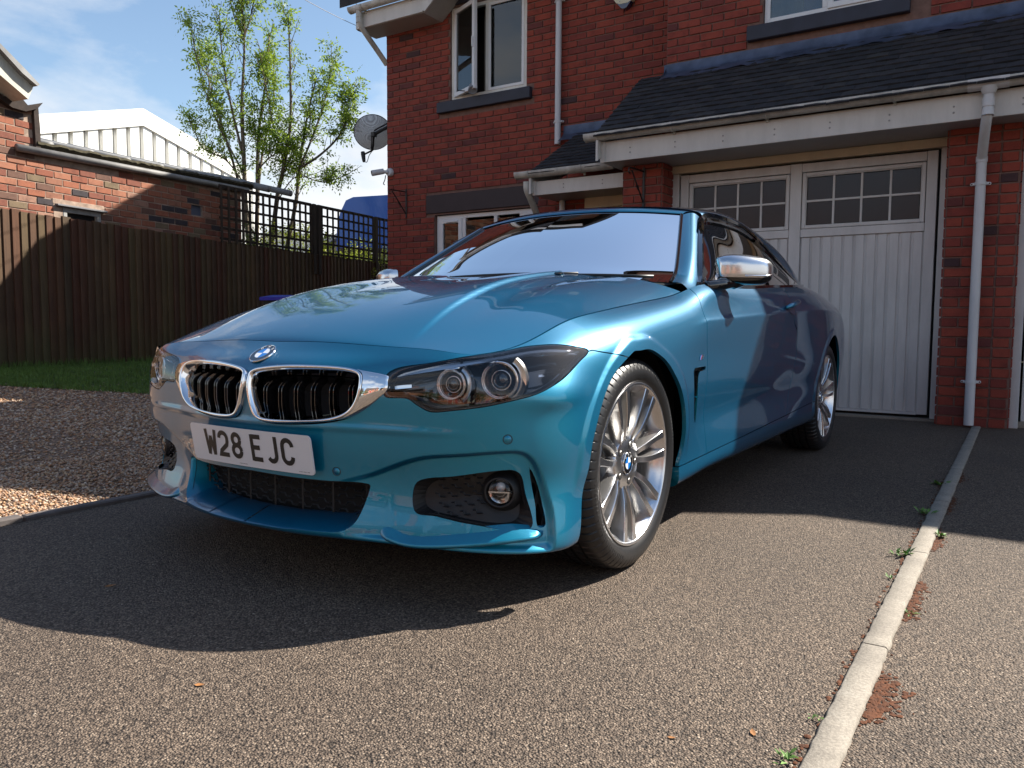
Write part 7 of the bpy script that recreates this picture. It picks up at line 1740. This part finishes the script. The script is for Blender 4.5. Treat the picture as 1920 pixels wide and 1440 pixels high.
# ---- side intakes with fog lamps
def sideintake(sx):
    def put(V, F, name, mat, parent=CAR, **k): return mesh(name, np.array(V)*[sx, 1, 1], F if sx > 0 else [f[::-1] for f in F], mat, parent, **k)
    q0 = shrink(sidep, -.001); p0, n0 = uv2p(q0[:, 0], q0[:, 1], .0); L = len(p0)
    q1 = shrink(sidep, .010); p1, n1 = uv2p(q1[:, 0], q1[:, 1], -.040)
    c = p1.mean(0); V = np.vstack([p0, p1, [c]]); F = [(i, (i+1) % L, L+(i+1) % L, L+i) for i in range(L)]+[(L+i, L+(i+1) % L, 2*L) for i in range(L)]
    put(V, F, 'side_intake', MBLACK)
    # ribbed pattern left of the lamp
    m_ = MB()
    for r in range(5):
        for k in range(4):
            u0 = .585+k*.038+(.012 if r % 2 else 0); v0 = .150+r*.022+k*.003
            pp, nn = uv2p([u0, u0+.010, u0+.014, u0+.030], [v0+.004, v0+.004, v0-.003, v0-.003], -.031); m_.tube(list(pp), .0025, 4)
    put(m_.V, m_.F, 'intake_grille', MBLACK)
    # fog lamp
    pc, nc = uv2p([UVL['fogc'][0][0]], [UVL['fogc'][0][1]], -.020); d = np.array((nc[0][0]*.55, nc[0][1], 0)); d /= np.linalg.norm(d); o = pc[0]
    a = MB(); a.lathe([(-.03, .058), (-.012, .050), (.004, .041), (.008, .038), (.004, .0355), (-.012, .032)], o, d, 40); fogo = put(a.V, a.F, 'fog_lamp', MBLACK, smooth=True)
    a = MB(); a.lathe([(-.012, .0335), (.000, .0335), (.006, .029), (.010, .018), (.011, 0)], o, d, 40); put(a.V, a.F, 'fog_lens', LENS, fogo, smooth=True)
    a = MB(); a.lathe([(-.035, .0), (-.033, .010), (-.026, .023), (-.010, .033)], o, d, 40); put(a.V, a.F, 'fog_reflector', CHROME, fogo, smooth=True)
    up = np.array((0, 0, 1.)); rt = np.cross(up, d); a = MB(); w_ = .031
    a.prism([o-rt*w_-up*.002-d*.028, o+rt*w_-up*.002-d*.028, o+rt*w_-up*.002+d*.002, o-rt*w_-up*.002+d*.002], up*.004); put(a.V, a.F, 'fog_divider', SATIN, fogo)
    a = MB(); a.lathe([(-.026, .010), (-.012, .012), (-.010, .0)], o+up*.012, d, 16); put(a.V, a.F, 'fog_bulb', WHITEENAMEL, fogo, smooth=True)
    # air curtain slot
    q0 = shrink(slotp, -.001); p0, n0 = uv2p(q0[:, 0], q0[:, 1], 0); q1 = shrink(slotp, .003); p1, n1 = uv2p(q1[:, 0], q1[:, 1], -.05); L = len(p0); c = p1.mean(0)
    put(np.vstack([p0, p1, [c]]), [(i, (i+1) % L, L+(i+1) % L, L+i) for i in range(L)]+[(L+i, L+(i+1) % L, 2*L) for i in range(L)], 'air_slot', DARK)
for sx in (1, -1): sideintake(sx)
# ---- headlamps
def headlamp(sx):
    H = thing('headlight', None, None, (0, 0, 0)); H.parent = CAR
    def put(V, F, name, mat, **k): return mesh(name, np.array(V)*[sx, 1, 1], F if sx > 0 else [tuple(f)[::-1] for f in F], mat, H, **k)
    q = shrink(hlp, .0015); lens = pan('l', .45, 1.2, [lambda A, P: sdpoly(A, q)], None)
    Vv, Ff = lens.P, lens.F; N_ = lens.N*[sx, 1, 1]
    o = mesh('lamp_lens', Vv*[sx, 1, 1], Ff if sx > 0 else [f[::-1] for f in Ff], LENS, H, normals=N_)
    # rim of the lens and dark bucket
    rr = []
    for s_, off in ((.000, -.004), (.000, -.0012), (.005, -.0012), (.008, -.020), (.016, -.060)):
        q = shrink(hlp, s_); p, n = uv2p(q[:, 0], q[:, 1], off); rr.append(p)
    R = np.array(rr); a, b = R.shape[:2]; F = [(i*b+j, (i+1)*b+j, (i+1)*b+(j+1) % b, i*b+(j+1) % b) for i in range(a-1) for j in range(b)]
    put(R.reshape(-1, 3), F, 'lamp_bezel', GBLACK, smooth=True)
    q = shrink(hlp, .010); bk = pan('l', .45, 1.2, [lambda A, P: sdpoly(A, q)]); put(bk.P-bk.N*.060, bk.F, 'lamp_back', GBLACK, smooth=True)
    # chrome brow along the top
    def band(lo, hi, off0, off1, name, mat, n=5):
        a_, b_ = curve(lo, 6), curve(hi, 6); rows = []
        for t in np.linspace(0, 1, 5):
            w_ = a_*(1-t)+b_*t; p, n_ = uv2p(w_[:, 0], w_[:, 1], 0); vw = p-CAM; vw /= np.linalg.norm(vw, axis=1, keepdims=True); p = p+vw*((off0+(off1-off0)*t)/np.maximum(abs((vw*n_).sum(1)), .45))[:, None]; rows.append(p)
        R = np.array(rows); a, b = R.shape[:2]; F = [(i*b+j, i*b+j+1, (i+1)*b+j+1, (i+1)*b+j) for i in range(a-1) for j in range(b-1)]
        put(R.reshape(-1, 3), F, name, mat, smooth=True)
    L_ = UVL
    band(L_['brlo'], L_['brhi'], .012, .013, 'lamp_brow', SATIN)
    band([(u, v-.006) for u, v in L_['brlo']], [(u, v-.001) for u, v in L_['brlo']], .012, .009, 'light_guide', CHROME)
    band(L_['lglo'], L_['lghi'], .018, .026, 'lower_light_guide', SATIN)
    band(L_['smlo'], L_['smhi'], .020, .020, 'side_marker', CHROME)
    band(L_['tslo'], L_['tshi'], .026, .026, 'turn_signal', CHROME)
    band(L_['umlo'], L_['umhi'], .016, .016, 'upper_marker', CHROME)
    # the two lamps with twin rings
    for (u, v, r, dep) in ((*UVL['lamps'][0], .040, .022), (*UVL['lamps'][1], .049, .026)):
        p, n = uv2p([u], [v], 0); vw = p[0]-CAM; vw /= np.linalg.norm(vw); o = p[0]+vw*dep/abs(vw@n[0])
        d = np.array((n[0][0]*.45+.05, -1, .02)); d /= np.linalg.norm(d)
        for k, (ra, w_, h) in enumerate(((r, .0030, .008), (r*.91, .0022, .003))):
            t = MB(); t.lathe([(h-.012, ra), (h-.001, ra), (h+.0005, ra-.001), (h, ra-w_), (h-.012, ra-w_-.001)], o, d, 48); put(t.V, t.F, 'ring_light', CHROME, smooth=True)
        t = MB(); t.lathe([(-.004, r*.87), (-.010, r*.80), (-.022, r*.62), (-.024, r*.50)], o, d, 40); put(t.V, t.F, 'lamp_bowl', GBLACK, smooth=True)
        t = MB(); t.lathe([(-.024, r*.52), (-.012, r*.50), (-.004, r*.38), (.001, r*.2), (.002, 0)], o, d, 32); put(t.V, t.F, 'projector', simple('projector glass', (.02, .025, .03), .03, 0, .8, 1), smooth=True)
        t = MB(); t.lathe([(-.020, r*.56), (-.010, r*.56), (-.010, r*.50)], o, d, 32); put(t.V, t.F, 'projector_ring', SATIN, smooth=True)
        # bright reflector block outboard of each lamp
        t = MB(); t.lathe([(-.030, r*1.28), (-.012, r*1.50), (.000, r*1.42), (-.004, r*1.10), (-.02, r*1.05)], o, d, 14, arc=1.9, a0=-.95 if sx else 0, xdir=(1, .3, 0)); put(t.V, t.F, 'reflector', SATIN, sharp=30)
for sx in (1, -1): headlamp(sx)
# ---- breather, side badge, door handle, jets, wipers
def breather(sx):
    def put(V, F, name, mat, **k): return mesh(name, np.array(V)*[sx, 1, 1], F if sx > 0 else [tuple(f)[::-1] for f in F], mat, CAR, **k)
    p0, n0 = uv2p(BRE[:, 0], BRE[:, 1], .001); p1, _ = uv2p(BRE[:, 0], BRE[:, 1], -.020); L = len(p0)
    a = MB(); put(np.vstack([p0, p1]), [(i, (i+1) % L, L+(i+1) % L, L+i) for i in range(L)]+[tuple(range(L, 2*L))], 'air_breather', GBLACK)
    # M badge: three slanted stripes and a silver letter
    for i, mt in enumerate((LIGHTBLUE, BLUEENAMEL, REDENAMEL)):
        u0 = UVL['badge'][0][0]+i*.0055; s_ = .006; uu = [u0, u0+.005, u0+.005+s_, u0+s_]; vb = UVL['badge'][0][1]; vv = [vb, vb, vb+.017, vb+.017]
        p, n = uv2p(uu, vv, .0022); put(p, [(0, 1, 2, 3)], 'badge_stripe', mt)
    V = []; F = []
    v, f = strokes([(0, 0), (0, 1), (.5, .25), (1, 1), (1, 0)], .30)
    p, n = uv2p([UVL['badge'][0][0]+.020+x*.016+y*.006 for x, y in v], [vb+.002+y*.013 for x, y in v], .0022); put(p, f, 'badge_letter', CHROME)
    # handle
    hu = [q_[0] for q_ in UVL['hand']]; hv = [q_[1] for q_ in UVL['hand']]; hu[0] = hu[-1]-.20; hu = list(np.linspace(hu[0], hu[-1], 5)); hp, hn = uv2p(hu, np.linspace(hv[0], hv[-1], 5)); off = [.006, .028, .032, .030, .010]
    P = [hp[i]+hn[i]*off[i] for i in range(5)]; t = MB(); C = curve(P, 6); t.tube(C, list(np.interp(np.linspace(0, 1, len(C)), [0, .15, .5, .85, 1], [.007, .013, .014, .013, .008])), 12)
    V = np.array(t.V); cz_ = V[:, 2].mean(); put(V, t.F, 'door_handle', PAINT, smooth=True)
    cp, cn = uv2p([hu[2]], [np.mean(hv)], 0); t = MB(); up = np.array((0, 0, 1.))
    t.lathe([(.001, .045), (.0012, .036), (-.0, .0)], cp[0], cn[0], 28); W3 = np.array(t.V); W3[:, 1] = cp[0][1]+(W3[:, 1]-cp[0][1])*1.6; put(W3, t.F, 'handle_recess', PAINT, smooth=True)
for sx in (1, -1): breather(sx)
for i, (t_, s_) in enumerate(((.47, .90), (.47, .90))):
    j = int(HT*t_); i_ = int(HN*s_); p = HOOD[i_, j]; n = HN_[i_, j]
    for sx in ((1,) if i == 0 else (-1,)):
        b = MB(); b.box((-.016, -.010, -.002), (.016, .012, .010), .004); V = np.array(b.V)+p; mesh('washer_jet', V*[sx, 1, 1], b.F if sx > 0 else [f[::-1] for f in b.F], GBLACK, CAR, sharp=50)
def ws(u, v):   # point on the windscreen: u across -1..1, v up 0..1
    t = abs(u); k = v*4; i = min(int(k), 3); a = k-i
    f = lambda r: np.array((r[5][0]*t, r[0][1]+(r[5][1]-r[0][1])*t**2, r[0][2]+(r[5][2]-r[0][2])*t**2.2))
    p = f(WR_[i])*(1-a)+f(WR_[i+1])*a; p[0] *= 1 if u > 0 else -1; return p
for (u0, v0, u1, v1) in ((-.55, .02, .55, .075), (.15, .02, .93, .06)):
    t = MB(); P = [ws(u0+(u1-u0)*k/8, v0+(v1-v0)*k/8)+np.array((0, -.014, .012)) for k in range(9)]; t.tube(P, .007, 6); t.build('wiper', RUBBER, CAR, smooth=True)
c_ = MB(); V = [ws(u, 0)+np.array((0, -.02, -.012)) for u in np.linspace(-1, 1, 21)]; V2 = [v+np.array((0, .12, .012)) for v in V]
mesh('cowl', V+V2, [(i, i+1, 21+i+1, 21+i) for i in range(20)], MBLACK, CAR)
# ---- cabin
def rbox(c, sz, r=.3, n=3):
    """rounded block"""
    a = MB(); V = []; F = []; nu, nv = 16, 12
    for i in range(nv+1):
        ph = -math.pi/2+math.pi*i/nv
        for k in range(nu):
            A = 2*math.pi*k/nu; f = lambda t, e: (abs(t)**e)*(1 if t > 0 else -1)
            V.append((c[0]+sz[0]*f(math.cos(ph), r)*f(math.cos(A), r), c[1]+sz[1]*f(math.cos(ph), r)*f(math.sin(A), r), c[2]+sz[2]*f(math.sin(ph), r)))
    for i in range(nv):
        for k in range(nu): F.append((i*nu+k, i*nu+(k+1) % nu, (i+1)*nu+(k+1) % nu, (i+1)*nu+k))
    a.add(V, F); return a
cb = MB(); V = []
d0 = MB(); d0.add([(-.70, .60, .905), (.70, .60, .905), (.66, .95, .93), (-.66, .95, .93), (-.66, 1.05, .86), (.66, 1.05, .86), (.66, 1.05, .55), (-.66, 1.05, .55)], [(0, 1, 2, 3), (3, 2, 5, 4), (4, 5, 6, 7)]); d0.build('dashboard', CABIN, CAR)
fl_ = MB(); fl_.box((-.74, .9, .30), (.74, 3.0, .33)); fl_.box((-.76, .6, .33), (-.73, 3.0, .88)); fl_.box((.73, .6, .33), (.76, 3.0, .88)); fl_.box((-.74, 2.35, .33), (.74, 2.42, .95)); fl_.box((-.12, 1.0, .33), (.12, 2.0, .60), .03); fl_.build('cabin_trim', CABIN, CAR)
hl_ = MB(); V = []
for s in (-1, 1):
    x = .37*s
    for nm, a in (('seat', rbox((x, 1.50, .52), (.25, .26, .09), .45)),):
        so_ = a.build(nm, SEAT, CAR, smooth=True)
    b = rbox((x, 0, 0), (.235, .07, .33), .5); V = np.array(b.V); V[:, 2] += .86-.0; V[:, 1] = V[:, 1]+1.78+(V[:, 2]-.55)*.34; mesh('seat_backrest', V, b.F, SEAT, so_, smooth=True)
    b = rbox((x, 0, 0), (.135, .05, .10), .6); V = np.array(b.V); V[:, 2] += 1.185; V[:, 1] = V[:, 1]+1.965; mesh('headrest', V, b.F, SEAT, so_, smooth=True)
    b = rbox((x, 2.22, .82), (.22, .10, .22), .5); b.build('rear_seat_backrest', SEAT, CAR, smooth=True)
sw = MB(); ax = np.array((0, -.88, .47)); ax = ax/np.linalg.norm(ax)*-1; o = np.array((-.37, 1.12, .93)); a1 = np.array((1., 0, 0)); b1 = np.cross(ax, a1)
sw.tube([o+.185*(math.cos(t)*a1+math.sin(t)*b1) for t in np.linspace(0, 2*math.pi, 33)], .015, 8)
for A in (-.1, math.pi+.1, -math.pi/2): sw.tube([o, o+.18*(math.cos(A)*a1+math.sin(A)*b1)], [.03, .014], 6)
sw.build('steering_wheel', SEAT, CAR, smooth=True)
rm = rbox((0, 0, 0), (.12, .022, .034), .5); V = np.array(rm.V)+np.array((0, 1.10, 1.185)); mesh('rear_view_mirror', V, rm.F, GBLACK, CAR, smooth=True)
sv = MB(); sv.add([ws(-.17, .98)+(0, .01, -.004), ws(.17, .98)+(0, .01, -.004), ws(.10, .80)+(0, .01, -.006), ws(-.10, .80)+(0, .01, -.006)], [(0, 1, 2, 3)]); sv.build('sensor_housing', GBLACK, CAR)
hr = MB(); hr.add([(-.58, 1.24, 1.235), (.58, 1.24, 1.235), (.60, 1.9, 1.25), (-.60, 1.9, 1.25), (.62, 2.4, 1.12), (-.62, 2.4, 1.12)], [(0, 1, 2, 3), (3, 2, 4, 5)]); hr.build('headlining', simple('headliner', (.05, .05, .05), .9), CAR)
